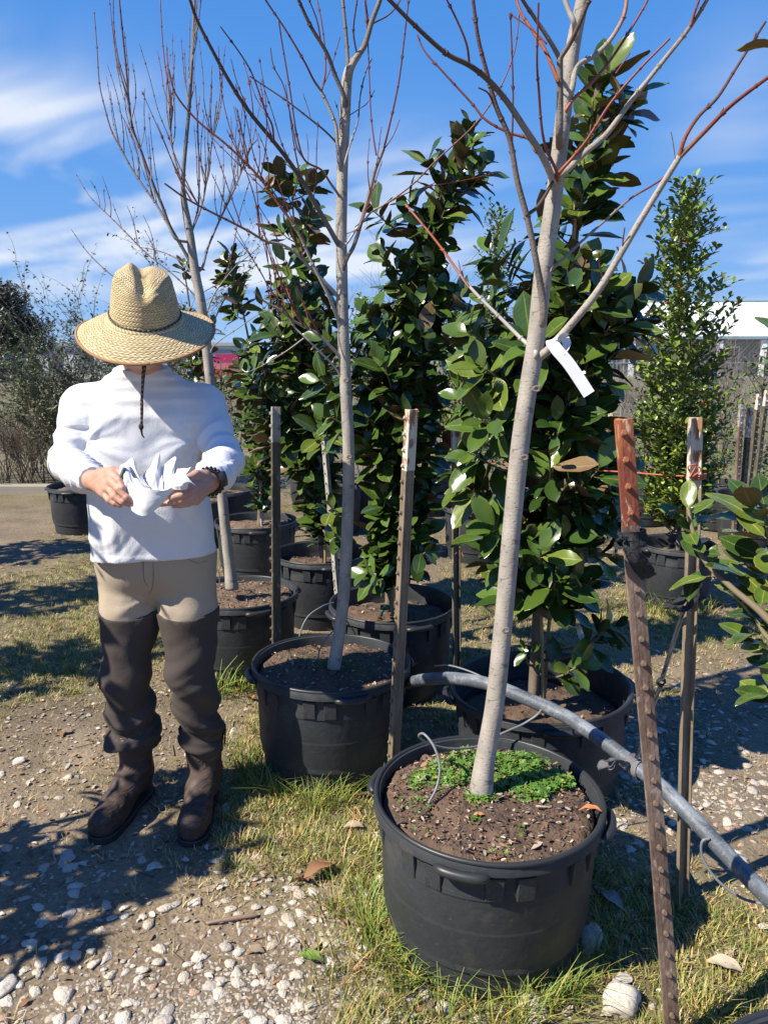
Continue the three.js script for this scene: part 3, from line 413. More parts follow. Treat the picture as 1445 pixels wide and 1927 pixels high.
tpost('dark narrow post with toothed left edge between man and magnolia', G(513, 1374), P(511, 766, 3.05), -1.35, 0.14, greyWhite, oldOlive, { step: 0.05 });
tpost('short weathered grey-white stake post behind the second maple trunk', G(640, 1215), P(607, 824, 4.0), -1.0, 0.0, greyWhite, greyWhite, { web: 0.02 });
// the ones at the right edge, farther back, and one behind the tag
for (const [x, y, D, b, label, tip] of [[1396, 762, 5.6, 1388, 'dark post leftmost of the four at the right edge, by the holly', 0.16], [1414, 768, 5.2, 1402, 'olive post with cream tip, second of the four at the right edge', 0.2], [1430, 742, 6.0, 1412, 'leaning olive post, third of the four at the right edge', 0.12], [1445, 735, 5.9, 1424, 'leaning olive post, rightmost of the four at the right edge', 0.12], [1148, 752, 6.4, 1146, 'cream-tipped post seen below the white tag behind the magnolia', 0.25]]) {
  const top = P(x, y, D), q = P(b, 900, D); const k = (q.x - top.x) / (top.y - q.y), base = V(top.x + k * top.y, 0, -D);
  tpost(label, base, top, rr(-0.6, 0.6), tip, x === 1396 ? greyWhite : whiteRust, x === 1396 ? rustBrown : oldOlive);
}

// ---------------------------------------------------------------- grey water pipe on the posts, drip tubes, twine, rags, tag
const pipeTex = tex(512, 256, (u, v) => { const a = pfbm(u, v, 6, 6, 240), b = pn2(u * 40, v * 160, 160, 243); return mix3([0.075, 0.085, 0.10], [0.25, 0.28, 0.31], clamp(0.05 + sstep(0.35, 0.68, a) * 0.75 + (b > 0.75 ? 0.3 : 0))); }, true, [4, 3]);
const pipeMat = mat([1, 1, 1], 0.55, { map: pipeTex, bumpMap: postBump, bumpScale: 0.001 });
const dripMat = mat([0.19, 0.20, 0.205], 0.45), blackRag = mat([0.025, 0.028, 0.033], 0.95, { bumpMap: postBump, bumpScale: 0.003 });
const PP = (s) => s.split(' ').map((q) => { const [x, y, D] = q.split(',').map(Number); return P(x, y, D); });
{
  const pts = PP('738,1291,3.02 770,1284,2.78 806,1278,2.52 860,1277,2.38 925,1289,2.30 1000,1319,2.22 1060,1346,2.15 1115,1381,2.06 1170,1422,1.97 1240,1478,1.86 1300,1537,1.77 1360,1601,1.69 1445,1690,1.60 1530,1775,1.53');
  tag(mesh('water_pipe', tube(pts, [0.0212, 0.0212], { rad: 20, seg: 120 }), pipeMat), 'long grey plastic water pipe sloping down past the posts', 'pipe');
}
function wire(name, label, cat, s, r, m, group) { const pts = PP(s); return tag(mesh(name, tube(pts, [r, r], { rad: 7, seg: pts.length * 8 }), m), label, cat, group); }
wire('drip_tube', 'grey drip tube looping from the pipe into the weedy nearest pot', 'tube', '1020,1330,2.19 1014,1342,2.17 985,1362,2.16 945,1380,2.13 905,1402,2.10 860,1409,2.05 825,1405,2.02 797,1394,1.99 788,1385,1.97 797,1381,1.94 815,1402,1.91 827,1440,1.88 822,1480,1.85 806,1512,1.82', 0.0036, dripMat);
wire('drip_tube', 'thin grey tube arching above the left end of the pipe', 'tube', '818,1253,2.52 850,1253,2.42 890,1266,2.36 925,1283,2.31', 0.003, dripMat);
wire('drip_tube', 'grey drip tube hanging in a bow under the right end of the pipe', 'tube', '1335,1578,1.70 1322,1582,1.70 1321,1612,1.70 1345,1652,1.68 1395,1690,1.65 1430,1700,1.62 1450,1702,1.60', 0.0036, dripMat);
wire('drip_tube', 'black drip tube bowed between the second maple pot and the magnolia pot', 'tube', '562,1212,3.1 566,1188,3.12 580,1160,3.15 605,1142,3.2 628,1134,3.3', 0.0035, dripMat);
wire('drip_tube', 'thin black tube rising from the soil of the second maple', 'tube', '598,1242,2.78 602,1222,2.79 615,1200,2.8 630,1185,2.85', 0.003, dripMat);
wire('drip_tube', 'small bent tube standing in the soil of the third maple pot', 'tube', '414,1098,3.64 413,1082,3.64 412,1070,3.64 416,1064,3.66 424,1072,3.7', 0.0032, dripMat);
wire('drip_tube', 'dark tube lying over the soil of the right magnolia pot', 'tube', '1005,1312,2.24 1030,1318,2.32 1060,1335,2.5 1075,1350,2.6', 0.003, dripMat);
const twineMat = mat([0.52, 0.15, 0.07], 0.8);
const twine = wire('twine', 'taut orange twine strung from post to post across the magnolia', 'twine', '852,869,3.40 905,871,3.15 1010,877,2.75 1100,884,2.45 1185,889,2.24 1262,895,2.08 1300,896,1.99', 0.0022, twineMat);
{
  // the wraps and loose knot on the post with the whitish tip
  const c = P(1309, 896, 2.0), list = []; const ring = (dy, r, w) => { const p = []; for (let k = 0; k <= 16; k++) { const a = k / 16 * 6.2832; p.push(V(c.x + Math.cos(a) * r, c.y + dy + 0.002 * Math.sin(a * 2), c.z + Math.sin(a) * r * 0.85)); } list.push(tube(p, [w, w], { rad: 6, seg: 32 })); };
  ring(0, 0.025, 0.0022); ring(0.006, 0.0255, 0.0022); ring(-0.006, 0.025, 0.0022);
  list.push(tube([V(c.x - 0.02, c.y + 0.005, c.z + 0.02), V(c.x - 0.035, c.y + 0.03, c.z + 0.03), V(c.x - 0.015, c.y + 0.035, c.z + 0.03), V(c.x - 0.028, c.y, c.z + 0.026)], [0.002, 0.002], { seg: 16 }));
  list.push(tube([V(c.x - 0.022, c.y + 0.003, c.z + 0.022), V(c.x - 0.008, c.y + 0.03, c.z + 0.03), V(c.x - 0.002, c.y + 0.02, c.z + 0.03), V(c.x - 0.028, c.y - 0.002, c.z + 0.024)], [0.002, 0.002], { seg: 16 }));
  list.push(tube([V(c.x - 0.022, c.y, c.z + 0.022), V(c.x - 0.032, c.y - 0.02, c.z + 0.028), V(c.x - 0.028, c.y - 0.04, c.z + 0.026)], [0.0022, 0.001], { seg: 10 }));
  const d = P(864, 1030, 3.4); for (const [a, b] of [[-0.03, 0.04], [0.02, -0.05], [-0.04, -0.03]]) list.push(tube([V(d.x, d.y, d.z + 0.03), V(d.x + a * 0.6, d.y + b * 0.5, d.z + 0.06), V(d.x + a, d.y + b, d.z + 0.05)], [0.0016, 0.001], { seg: 8 }));
  mesh('knot', merge(list), twineMat, twine);
}
// a strip of cloth along points, its width direction given; crumpled and 1.5 mm thick
function strip(pts, width, side, o = {}) {
  const cv = new THREE.CatmullRomCurve3(pts, false, 'centripetal'), n = o.seg || pts.length * 7, m = 5, pos = [], idx = [], uv = [];
  for (const f of [1, -1]) for (let i = 0; i <= n; i++) { const t = i / n, p = cv.getPoint(t), d = cv.getTangent(t), w = (Array.isArray(side) ? side[0].clone().lerp(side[1], t) : side.clone()); w.addScaledVector(d, -w.dot(d)).normalize(); const nn = d.clone().cross(w); const wd = (typeof width === 'function' ? width(t) : width); for (let k = 0; k <= m; k++) { const s = k / m - 0.5, q = p.clone().addScaledVector(w, s * wd).addScaledVector(nn, f * (o.th || 0.0008) + (o.crumple ?? 0.004) * noise3(p.x * 60 + s * 3, p.y * 60, p.z * 60 + s * 2) + (o.cup || 0) * (s * s * 4)); pos.push(q.x, q.y, q.z); uv.push(s * wd, t * 0.3); } }
  const row = m + 1, half = (n + 1) * row; for (let f = 0; f < 2; f++) for (let i = 0; i < n; i++) for (let k = 0; k < m; k++) { const a = f * half + i * row + k; f ? idx.push(a, a + 1, a + row, a + 1, a + row + 1, a + row) : idx.push(a, a + row, a + 1, a + 1, a + row, a + row + 1); }
  const edge = (a, b) => idx.push(a, b, a + half, b, b + half, a + half); for (let i = 0; i < n; i++) { edge(i * row, (i + 1) * row); edge((i + 1) * row + m, i * row + m); } for (let k = 0; k < m; k++) { edge(k + 1, k); edge(n * row + k, n * row + k + 1); }
  const g = new THREE.BufferGeometry(); g.setAttribute('position', new THREE.Float32BufferAttribute(pos, 3)); g.setAttribute('uv', new THREE.Float32BufferAttribute(uv, 2)); g.setIndex(idx); g.computeVertexNormals(); return g;
}
{
  const up = V(0, 1, 0), z = V(0, 0, 1);
  const D = 1.49, c = P(1193, 1016, D), wrap = []; for (let k = 0; k <= 14; k++) { const a = k / 14 * 6.2832; wrap.push(V(c.x + Math.cos(a) * 0.026, c.y + 0.004 * Math.sin(a + 1), c.z - 0.014 + Math.sin(a) * 0.024)); }
  tag(mesh('cloth_tie', merge([strip(wrap, 0.034, up, { crumple: 0.006 }), strip(PP('1178,1018,1.462 1163,1024,1.45 1157,1030,1.46 1152,1040,1.48'), 0.022, V(0.3, 1, 0.2), { crumple: 0.012 }), strip(PP('1176,1016,1.45 1186,1042,1.44 1200,1064,1.445 1222,1086,1.47'), (t) => lerp(0.014, 0.032, t), V(0.9, 0.5, 0.2), { crumple: 0.006 }), strip(PP('1178,1018,1.445 1190,1036,1.435 1208,1054,1.44 1224,1078,1.45'), 0.018, V(0.6, 0.8, 0.4), { crumple: 0.006 }), strip(PP('1172,1010,1.452 1180,1016,1.44 1184,1024,1.45'), 0.02, V(1, -0.6, 0.2), { crumple: 0.01 })]), blackRag), 'strip of black cloth knotted round the leaning orange-topped post', 'cloth strip', 'black cloth ties');
  const cb = P(1303, 1112, 1.985), w2 = []; for (let k = 0; k <= 14; k++) { const a = k / 14 * 6.2832; w2.push(V(cb.x + Math.cos(a) * 0.027, cb.y + 0.006 * Math.sin(a), cb.z + Math.sin(a) * 0.026)); }
  tag(mesh('cloth_tie', merge([strip(w2, 0.05, up, { crumple: 0.01 }), strip(PP('1296,1100,1.955 1285,1125,1.945 1268,1138,1.95 1250,1140,1.97'), 0.022, up, { crumple: 0.014 }), strip(PP('1312,1105,1.955 1303,1130,1.945 1292,1150,1.95'), 0.02, V(1, 0.2, 0), { crumple: 0.01 }), strip(PP('1288,1140,1.95 1272,1190,1.95 1255,1245,1.94 1245,1278,1.94'), 0.012, V(1, 0, 0.3), { crumple: 0.003 }), strip(PP('1246,1274,1.94 1238,1282,1.93 1244,1290,1.94 1250,1282,1.945 1244,1276,1.935'), 0.014, V(0, 0, 1), { crumple: 0.008 }), strip(PP('1244,1286,1.94 1228,1330,1.94 1215,1375,1.93 1204,1410,1.92 1196,1428,1.915'), 0.011, V(1, 0, 0.3), { crumple: 0.003 })]), blackRag), 'black cloth strip hanging from the post with whitish tip down to the pipe', 'cloth strip', 'black cloth ties');
  const greyRag = mat([0.16, 0.16, 0.165], 0.95, { bumpMap: postBump, bumpScale: 0.003 });
  const cp = P(1193, 1440, 1.935), ax = P(1240, 1478, 1.86).sub(P(1170, 1422, 1.97)).normalize(), e1 = V(0, 1, 0).cross(ax).normalize(), e2 = ax.clone().cross(e1), coils = [];
  for (let s = 0; s < 4; s++) { const w3 = []; for (let k = 0; k <= 12; k++) { const a = k / 12 * 6.2832; w3.push(cp.clone().addScaledVector(e1, Math.cos(a) * 0.0262).addScaledVector(e2, Math.sin(a) * 0.0262).addScaledVector(ax, (s - 1.5) * 0.013 + 0.01 * Math.sin(a + s))); } coils.push(strip(w3, 0.016, ax, { crumple: 0.003 })); }
  tag(mesh('cloth_tie', merge([...coils, strip(PP('1180,1440,1.92 1165,1432,1.91 1152,1434,1.905 1146,1440,1.905'), 0.02, V(0, 1, 0.4), { crumple: 0.014 }), strip(PP('1160,1432,1.905 1152,1442,1.90 1143,1447,1.90'), 0.01, up, { crumple: 0.006 }), strip(PP('1150,1436,1.91 1138,1440,1.915 1126,1446,1.92'), 0.024, V(0, 1, 0.4), { crumple: 0.012 })]), greyRag), 'faded grey cloth strip wound and knotted round the pipe', 'cloth strip');
  const white = mat([0.80, 0.81, 0.83], 0.5);
  const tD = 1.80; tag(mesh('plant_tag', merge([strip(PP('1062,636,1.84 1048,634,1.815 1038,642,1.80 1046,656,1.795 1068,682,1.79 1090,714,1.785 1108,742,1.78'), 0.028, V(0.86, 0.5, 0.05), { crumple: 0, th: 0.0003, seg: 60 }), strip(PP('1062,636,1.84 1066,646,1.835 1062,660,1.81 1055,668,1.797'), 0.020, V(0.86, 0.5, 0.05), { crumple: 0, th: 0.0003 })]), white), 'blank white plastic strip tag looped on the low right limb of the nearest maple', 'tag');
}
// ---------------------------------------------------------------- the man: body, shirt, trousers, boots, straw hat, wristwatch
const man = thing('person', 'man in wide straw hat, white long-sleeved shirt, tan work trousers and boots, reading papers', 'person', V(-0.772, 0, -2.47));
const YAW = 0.21, cy_ = Math.cos(YAW), sy_ = Math.sin(YAW), X0 = -0.772, Z0 = -2.47;
const toLocal = (x, z) => [(x - X0) * cy_ - (z - Z0) * sy_, (x - X0) * sy_ + (z - Z0) * cy_];
const fromLocal = (x, y, z) => V(X0 + x * cy_ + z * sy_, y, Z0 - x * sy_ + z * cy_);
const J = {
  shR: fromLocal(-0.186, 1.435, -0.005), shL: fromLocal(0.186, 1.435, -0.005),
  elR: P(129, 872, 2.36), elL: P(423, 868, 2.32), wrR: P(176, 904, 2.125), wrL: P(396, 905, 2.09),
  hipR: V(-0.868, 0.92, -2.49), hipL: V(-0.678, 0.92, -2.49), thR: V(-0.874, 0.74, -2.475), thL: V(-0.668, 0.74, -2.47), knR: V(-0.888, 0.52, -2.45), knL: V(-0.664, 0.52, -2.43), anR: V(-0.893, 0.27, -2.50), anL: V(-0.645, 0.27, -2.49),
};
const TORSO = [[0.90, 0.188, 0.136, 0], [0.98, 0.186, 0.136, 0.004], [1.08, 0.186, 0.136, 0.008], [1.2, 0.186, 0.134, 0.008], [1.32, 0.190, 0.130, 0.004], [1.40, 0.196, 0.122, 0], [1.45, 0.200, 0.106, -0.006], [1.49, 0.170, 0.092, -0.010], [1.52, 0.118, 0.082, -0.008], [1.548, 0.083, 0.074, -0.004], [1.575, 0.068, 0.068, 0.004], [1.62, 0.066, 0.066, 0.01]];
function torso(x, y, z, grow) {
  let i = 0; while (i < TORSO.length - 2 && y > TORSO[i + 1][0]) i++; const a = TORSO[i], b = TORSO[i + 1], t = sstep(a[0], b[0], y);
  const [lx, lz] = toLocal(x, z); const hw = lerp(a[1], b[1], t) + grow, hd = lerp(a[2], b[2], t) + grow, cz = lerp(a[3], b[3], t);
  const qx = Math.abs(lx / hw), qz = Math.abs((lz - cz) / hd), e = 2.35, r = Math.pow(Math.pow(qx, e) + Math.pow(qz, e), 1 / e);
  return (r - 1) * Math.min(hw, hd);
}
// folds in cloth: ridges that follow one direction, sharper on the crest
const ridge = (s) => { const a = Math.sin(s); return a * Math.abs(a); };
const armp = [-1, 1].map((s) => fromLocal(s * 0.165, 1.335, 0.09));
function shirtField(x, y, z) {
  let d = torso(x, y, z, 0.004), arm = 9;
  for (const [s, e, w, sg] of [[J.shR, J.elR, J.wrR, -1], [J.shL, J.elL, J.wrL, 1]]) {
    let u = cone3(x, y, z, s, e, 0.069, 0.054), f = cone3(x, y, z, e, w, 0.054, 0.040);
    const fx = w.x - e.x, fy = w.y - e.y, fz = w.z - e.z, t = clamp(((x - e.x) * fx + (y - e.y) * fy + (z - e.z) * fz) / (fx * fx + fy * fy + fz * fz), 0, 1.2);
    const tu = clamp(((x - s.x) * (e.x - s.x) + (y - s.y) * (e.y - s.y) + (z - s.z) * (e.z - s.z)) / (e.clone ? s.distanceToSquared(e) : 1), 0, 1);
    if (f < 0.05) { f += -0.007 * Math.exp(-(((t - 0.62) / 0.2) ** 2)) * (y < e.y + 0.02 ? 1.5 : 0.6); f += 0.0050 * ridge(t * 38 + 4 * noise3(x * 12, y * 12, z * 12)) * sstep(0.05, 0.3, t) * sstep(0.93, 0.8, t); if (t > 0.86) f += 0.003; }
    if (u < 0.05) { u += 0.0055 * ridge(tu * 19 + 3.2 * noise3(x * 8 + sg, y * 8, z * 8) + (x - s.x) * 22 * sg) * sstep(0.12, 0.75, tu); }
    const cut = ((x - w.x) * fx + (y - w.y) * fy + (z - w.z) * fz) / Math.hypot(fx, fy, fz) + 0.012;
    const a = Math.max(smin(u, f, 0.03), t > 0.5 ? cut : -9);
    arm = Math.min(arm, a);
  }
  if (d < 0.06) {
    const n = noise3(x * 8, y * 2.2, z * 8); const low = sstep(1.35, 1.0, y);
    d += 0.0105 * n * (0.35 + 0.65 * low) + 0.0046 * noise3(x * 17 + 5, y * 6, z * 17) + 0.003 * ridge(x * 42 + 6 * noise3(x * 5, y * 4, z * 5)) * low;
    for (let i = 0; i < 2; i++) { const a = armp[i], dx = (x - a.x), dy = y - a.y, r = Math.hypot(dx, dy, (z - a.z) * 0.5), ph = Math.atan2(dy, dx * (i ? -1 : 1)); d += 0.0055 * Math.exp(-(((r - 0.09) / 0.085) ** 2)) * ridge(ph * 5.0 + 1.3 * noise3(x * 12, y * 12, 3) + i); }
    d += 0.004 * ridge((y + (x - X0) * 0.75) * 62 + 5 * noise3(x * 6, y * 6, 9)) * blob(x - X0, y, 0.10, 1.12, 0.13, 0.10) + 0.004 * ridge((y - (x - X0) * 0.6) * 55 + 4 * noise3(x * 7, y * 5, 19)) * blob(x - X0, y, -0.1, 1.02, 0.12, 0.07);
    for (const sg of [-1, 1]) { const ax = (x - X0) * sg, ly = y - 1.33, al = ax * -0.62 + ly * 0.78, ac = (ax - 0.15) * 0.78 + ly * 0.62; d += -0.006 * Math.exp(-((ac / 0.014) ** 2)) * sstep(-0.02, 0.04, al + 0.09) * sstep(0.14, 0.02, al + 0.09) * (z > Z0 ? 1 : 0); }
    // hem, a stitched band
    if (y < 0.975) d += -0.0022 * sstep(0.972, 0.966, y);
  }
  d = smin(d, arm, y > 1.38 ? 0.05 : 0.026);
  d += 0.0003 * noise3(x * 55, y * 34, z * 55) + 0.0004 * noise3(x * 30 + 7, y * 22, z * 30);
  // neck opening with a ribbed collar
  const [lx, lz] = toLocal(x, z); const cn = Math.hypot(lx, (lz - 0.004) * 0.95), ny = 1.556 - lz * 0.15;
  d = Math.max(d, y - ny); if (y > ny - 0.024 && y < ny + 0.01 && cn < 0.12) d -= 0.0022;
  const hem = 0.945 + 0.006 * Math.sin((x - X0) * 9 + 1) + 0.003 * noise3(x * 14, 2, z * 14);
  return Math.max(d, hem - y);
}
const clothBump = tex(256, 256, (u, v) => 0.5 * pfbm(u, v, 64, 2, 300) + 0.5 * pfbm(u, v, 10, 4, 303), false, [5, 5]);
const shirtMat = mat([0.74, 0.745, 0.76], 0.92, { bumpMap: clothBump, bumpScale: 0.0011, sheen: 0.3, sheenRoughness: 0.7 });
const cyl = (x, y, z) => [Math.atan2(x - X0, z - Z0) * 0.2, y];
const local = (g) => g.translate(-X0, 0, -Z0);
mesh('shirt', local(uvBy(nets([-1.11, 0.92, -2.68], [-0.40, 1.60, -2.05], 0.005, shirtField), cyl)), shirtMat, man);

const LEGS = [[J.hipR, J.thR, J.knR, J.anR, -1], [J.hipL, J.thL, J.knL, J.anL, 1]];
function trouserField(x, y, z) {
  const low = Math.max(0, 0.93 - y); let d = Math.hypot((x + 0.774) / (0.192 - low * 0.25), (z - Z0 + 0.012) / Math.max(0.03, 0.138 - low * low * 4.2)) - 1; d = Math.max(d * 0.12, 0.775 - y, y - 1.0);
  let leg = 9;
  for (const [h, t, k, a, s] of LEGS) {
    let u = Math.min(cone3(x, y, z, h, t, 0.103, 0.095), 9); u = smin(u, cone3(x, y, z, t, k, 0.094, 0.074), 0.02); let v = cone3(x, y, z, k, a, 0.074, s < 0 ? 0.084 : 0.072); u = smin(u, v, 0.03);
    if (u < 0.05) {
      const n = noise3(x * 9, y * 6, z * 9 + s);
      u += 0.007 * n + 0.003 * noise3(x * 22, y * 14, z * 22);
      u += 0.011 * ridge((y + (x - k.x) * 0.55 * s) * 46 + 3.5 * noise3(x * 7, y * 5, z * 7 + s)) * sstep(0.60, 0.36, y) * (s < 0 ? 1 : 1.1);
      u += 0.008 * ridge((y - (x - k.x) * 0.8 * s) * 30 + 3 * noise3(x * 6, y * 5, z * 6)) * blob(y, 0, 0.56, 0, 0.1, 1);
      const ph = Math.atan2(y - 0.80, (x + 0.772) * s); u += 0.006 * ridge(ph * 4.5 + n) * blob(x, y, -0.772 + 0.06 * s, 0.80, 0.08, 0.09);
    }
    if (s < 0 && y < 0.31) u -= 0.012 * sstep(0.31, 0.28, y);
    u = Math.max(u, (s < 0 ? 0.245 + 0.012 * Math.sin(x * 40) : 0.22) - y);
    leg = Math.min(leg, u);
  }
  d = smin(d, leg, 0.035); d += 0.0005 * noise3(x * 50, y * 50, z * 50);
  return Math.max(d, y - 0.99);
}
const tanCloth = mat([0.43, 0.35, 0.255], 0.93, { bumpMap: clothBump, bumpScale: 0.001 }), darkCloth = mat([0.062, 0.049, 0.042], 0.93, { bumpMap: clothBump, bumpScale: 0.001, sheen: 0.25, sheenRoughness: 0.7, sheenColor: C(0.4, 0.35, 0.3) });
const trousers = mesh('trousers', local(uvBy(nets([-1.02, 0.18, -2.66], [-0.52, 1.01, -2.28], 0.006, trouserField), cyl)), tanCloth, man);
// dark facing cloth sewn on the fronts of both legs
for (const [h, t, k, a, s] of LEGS) mesh('leg_facing', local(uvBy(nets([h.x - 0.15, 0.19, -2.66], [h.x + 0.16, 0.79, -2.28], 0.006, (x, y, z) => {
  if (s * (x + 0.772) < -0.012) return 0.02; const d = trouserField(x, y, z) - 0.005; const top = 0.735 + 0.018 * Math.cos((x - h.x) * 14) * -1 + 0.02; const ax = lerp(a.x, t.x, clamp((y - 0.27) / 0.45)); const azim = Math.abs(x - ax) - 0.070 - 0.03 * sstep(0.6, 0.4, y);
  const back = lerp(a.z, t.z, clamp((y - 0.27) / 0.45)) - 0.035 - z; return Math.max(d, y - top, y < 0.45 ? -9 : Math.min(azim + 0.0, back + 0.01), -d - 0.014);
}), cyl)), darkCloth, man);
// seams that the photograph shows: pockets and fly
function hit(px, py, field, D0 = 2.15, D1 = 2.7) { let a = 2.36; for (let D = D0; D < D1; D += 0.004) { const p = P(px, py, D); if (field(p.x, p.y, p.z) < 0) { a = D - 0.002; break; } } return P(px, py, a); }
const seamMat = mat([0.22, 0.175, 0.125], 0.95);
for (const s of ['180,1056 188,1060 197,1055 203,1044 205,1038', '346,1040 352,1050 366,1058 380,1058 388,1056', '270,1042 270,1075 273,1095 280,1104', '288,1042 289,1080 287,1105 281,1118']) mesh('seam', local(tube(PP_(s).map(([x, y]) => hit(x, y, trouserField)), [0.0014, 0.0014], { rad: 5 })), seamMat, trousers);
function PP_(s) { return s.split(' ').map((q) => q.split(',').map(Number)); }

// boots
const leatherTex = tex(256, 256, (u, v) => { const a = pfbm(u, v, 4, 6, 320), b = pfbm(u, v, 20, 3, 323); const k = 0.6 + 0.8 * a; return mix3([0.085 * k, 0.052 * k, 0.038 * k], [0.16, 0.115, 0.09], sstep(0.55, 0.75, b) * 0.5); }, true, [4, 4]);
const leatherBump = tex(256, 256, (u, v) => 0.6 * pfbm(u, v, 8, 5, 330) + 0.4 * pfbm(u, v, 40, 2, 333), false, [4, 4]);
const leather = mat([0.8, 0.8, 0.8], 0.68, { map: leatherTex, bumpMap: leatherBump, bumpScale: 0.005 }), soleMat = mat([0.03, 0.026, 0.023], 0.8), weltMat = mat([0.10, 0.075, 0.05], 0.8);
for (const [top, toe, s] of [[V(-0.893, 0.285, -2.505), V(-0.958, 0.0, -2.245), -1], [V(-0.645, 0.285, -2.495), V(-0.637, 0.0, -2.225), 1]]) {
  const g0 = gh(top.x, -2.4), dir = V(toe.x - top.x, 0, toe.z - top.z).normalize(), side = V(dir.z, 0, -dir.x); const L = Math.hypot(toe.x - top.x, toe.z - top.z);
  const at = (f, w, h) => V(top.x + dir.x * f + side.x * w, g0 + h, top.z + dir.z * f + side.z * w);
  const H = at(-0.015, 0, 0.06), A = at(0.005, 0, 0.12), I = at(0.075, 0, 0.095), Bq = at(L * 0.62, 0, 0.058), T = at(L - 0.045, -0.004 * s, 0.055), S = V(top.x, top.y, top.z);
  const outline = (x, z) => { const f = (x - top.x) * dir.x + (z - top.z) * dir.z, w = (x - top.x) * side.x + (z - top.z) * side.z; const hw = f < 0.02 ? 0.037 : f < 0.17 ? lerp(0.036, 0.049, sstep(0.02, 0.16, f)) : 0.049; const fc = clamp(f, -0.03, L - 0.05); return [Math.hypot(f - fc, w) - hw * (f > L - 0.05 || f < -0.03 ? 1 : 1), f]; };
  const up = (x, y, z) => {
    let d = cone3(x, y, z, S, A, s < 0 ? 0.066 : 0.074, 0.054); d = smin(d, cone3(x, y, z, A, H, 0.054, 0.040), 0.03); d = smin(d, cone3(x, y, z, A, I, 0.052, 0.046), 0.03); d = smin(d, cone3(x, y, z, I, Bq, 0.050, 0.049), 0.04); d = smin(d, cone3(x, y, z, Bq, T, 0.050, 0.051), 0.03);
    if (d < 0.03) { const f = (x - top.x) * dir.x + (z - top.z) * dir.z; d += 0.0045 * ridge(y * 52 + f * 20 + 3 * noise3(x * 14, y * 10, z * 14)) * blob(y, f, 0.14, 0.02, 0.05, 0.06) + 0.003 * ridge(f * 95 + y * 20 + 2 * noise3(x * 20, y * 20, z * 20)) * blob(f, 0, L * 0.55, 0, 0.035, 1) + 0.003 * noise3(x * 18, y * 14, z * 18) + (Math.abs(f - L * 0.68) < 0.003 ? 0.0012 : 0); }
    d = Math.max(d, y - (top.y + 0.006 * Math.sin((z - top.z) * 30)));
    return Math.max(d, g0 + 0.019 - y, y > 0.09 ? -9 : outline(x, z)[0] - 0.0015);
  };
  const b = mesh('boot', local(uvBy(nets([Math.min(top.x, toe.x) - 0.09, g0 + 0.0, -2.60], [Math.max(top.x, toe.x) + 0.09, 0.31, -2.19], 0.0045, up), (x, y, z) => [(x + z), y + z * 0.5])), leather, man);
  mesh('sole', local(nets([Math.min(top.x, toe.x) - 0.09, g0 - 0.03, -2.60], [Math.max(top.x, toe.x) + 0.09, 0.06, -2.19], 0.0045, (x, y, z) => { const [o, f] = outline(x, z); let d = Math.max(o - 0.003, y - g0 - 0.021, g0 - 0.012 - y); if (f > 0.03 && f < 0.085) d = Math.max(d, g0 + 0.008 - y); return d; })), soleMat, b);
  const w = []; for (let k = 0; k <= 40; k++) { const a = k / 40 * 6.2832; let lo = 0, hi = 0.3; const cx = top.x + dir.x * L * 0.42, cz = top.z + dir.z * L * 0.42; for (let i = 0; i < 20; i++) { const m = (lo + hi) / 2; outline(cx + Math.cos(a) * m, cz + Math.sin(a) * m)[0] < 0.002 ? lo = m : hi = m; } w.push(V(cx + Math.cos(a) * lo, g0 + 0.021, cz + Math.sin(a) * lo)); }
  mesh('welt', local(tube(w, [0.0022, 0.0022], { rad: 5, seg: 80, straight: true })), weltMat, b);
  if (s > 0) for (const q of [-1, 1]) { const p = V(top.x + q * 0.074, top.y - 0.005, top.z + 0.01); mesh('pull_loop', local(strip([p.clone().add(V(q * 0.002, -0.05, 0)), p.clone().add(V(q * 0.006, 0, 0)), p.clone().add(V(q * 0.006, 0.022, 0)), p.clone().add(V(-q * 0.004, 0.002, 0)), p.clone().add(V(-q * 0.005, -0.03, 0))], 0.022, V(0, 0, 1), { crumple: 0.002, th: 0.0012 })), leather, b); }
}

// the body inside the clothes; hands and head on finer grids, one mesh
const HR = { wrist: J.wrR, f: [['212,892,2.035', '225,904,2.000', '231,919,1.985', '234,930,1.987'], ['211,905,2.025', '224,921,1.985', '239,937,1.975', '252,945,1.982'], ['205,918,2.025', '216,934,1.990', '231,945,1.980', '245,949,1.986'], ['197,928,2.035', '206,941,2.005', '217,948,2.000', '227,951,2.000']], th: ['192,893,2.085', '213,886,2.045', '228,889,2.035', '240,902,2.02'] };
const HL = { wrist: J.wrL, f: [['362,911,2.020', '344,917,1.985', '331,920,1.985', '322,922,1.992'], ['362,923,2.015', '343,931,1.980', '327,936,1.980', '315,933,1.988'], ['364,933,2.015', '343,941,1.985', '322,946,1.985', '302,949,1.990'], ['369,941,2.020', '353,948,2.000', '340,951,1.995', '328,952,1.996']], th: ['383,897,2.065', '369,893,2.035', '353,901,2.012', '341,911,2.000'] };
const P3 = (s) => P(...s.split(',').map(Number));
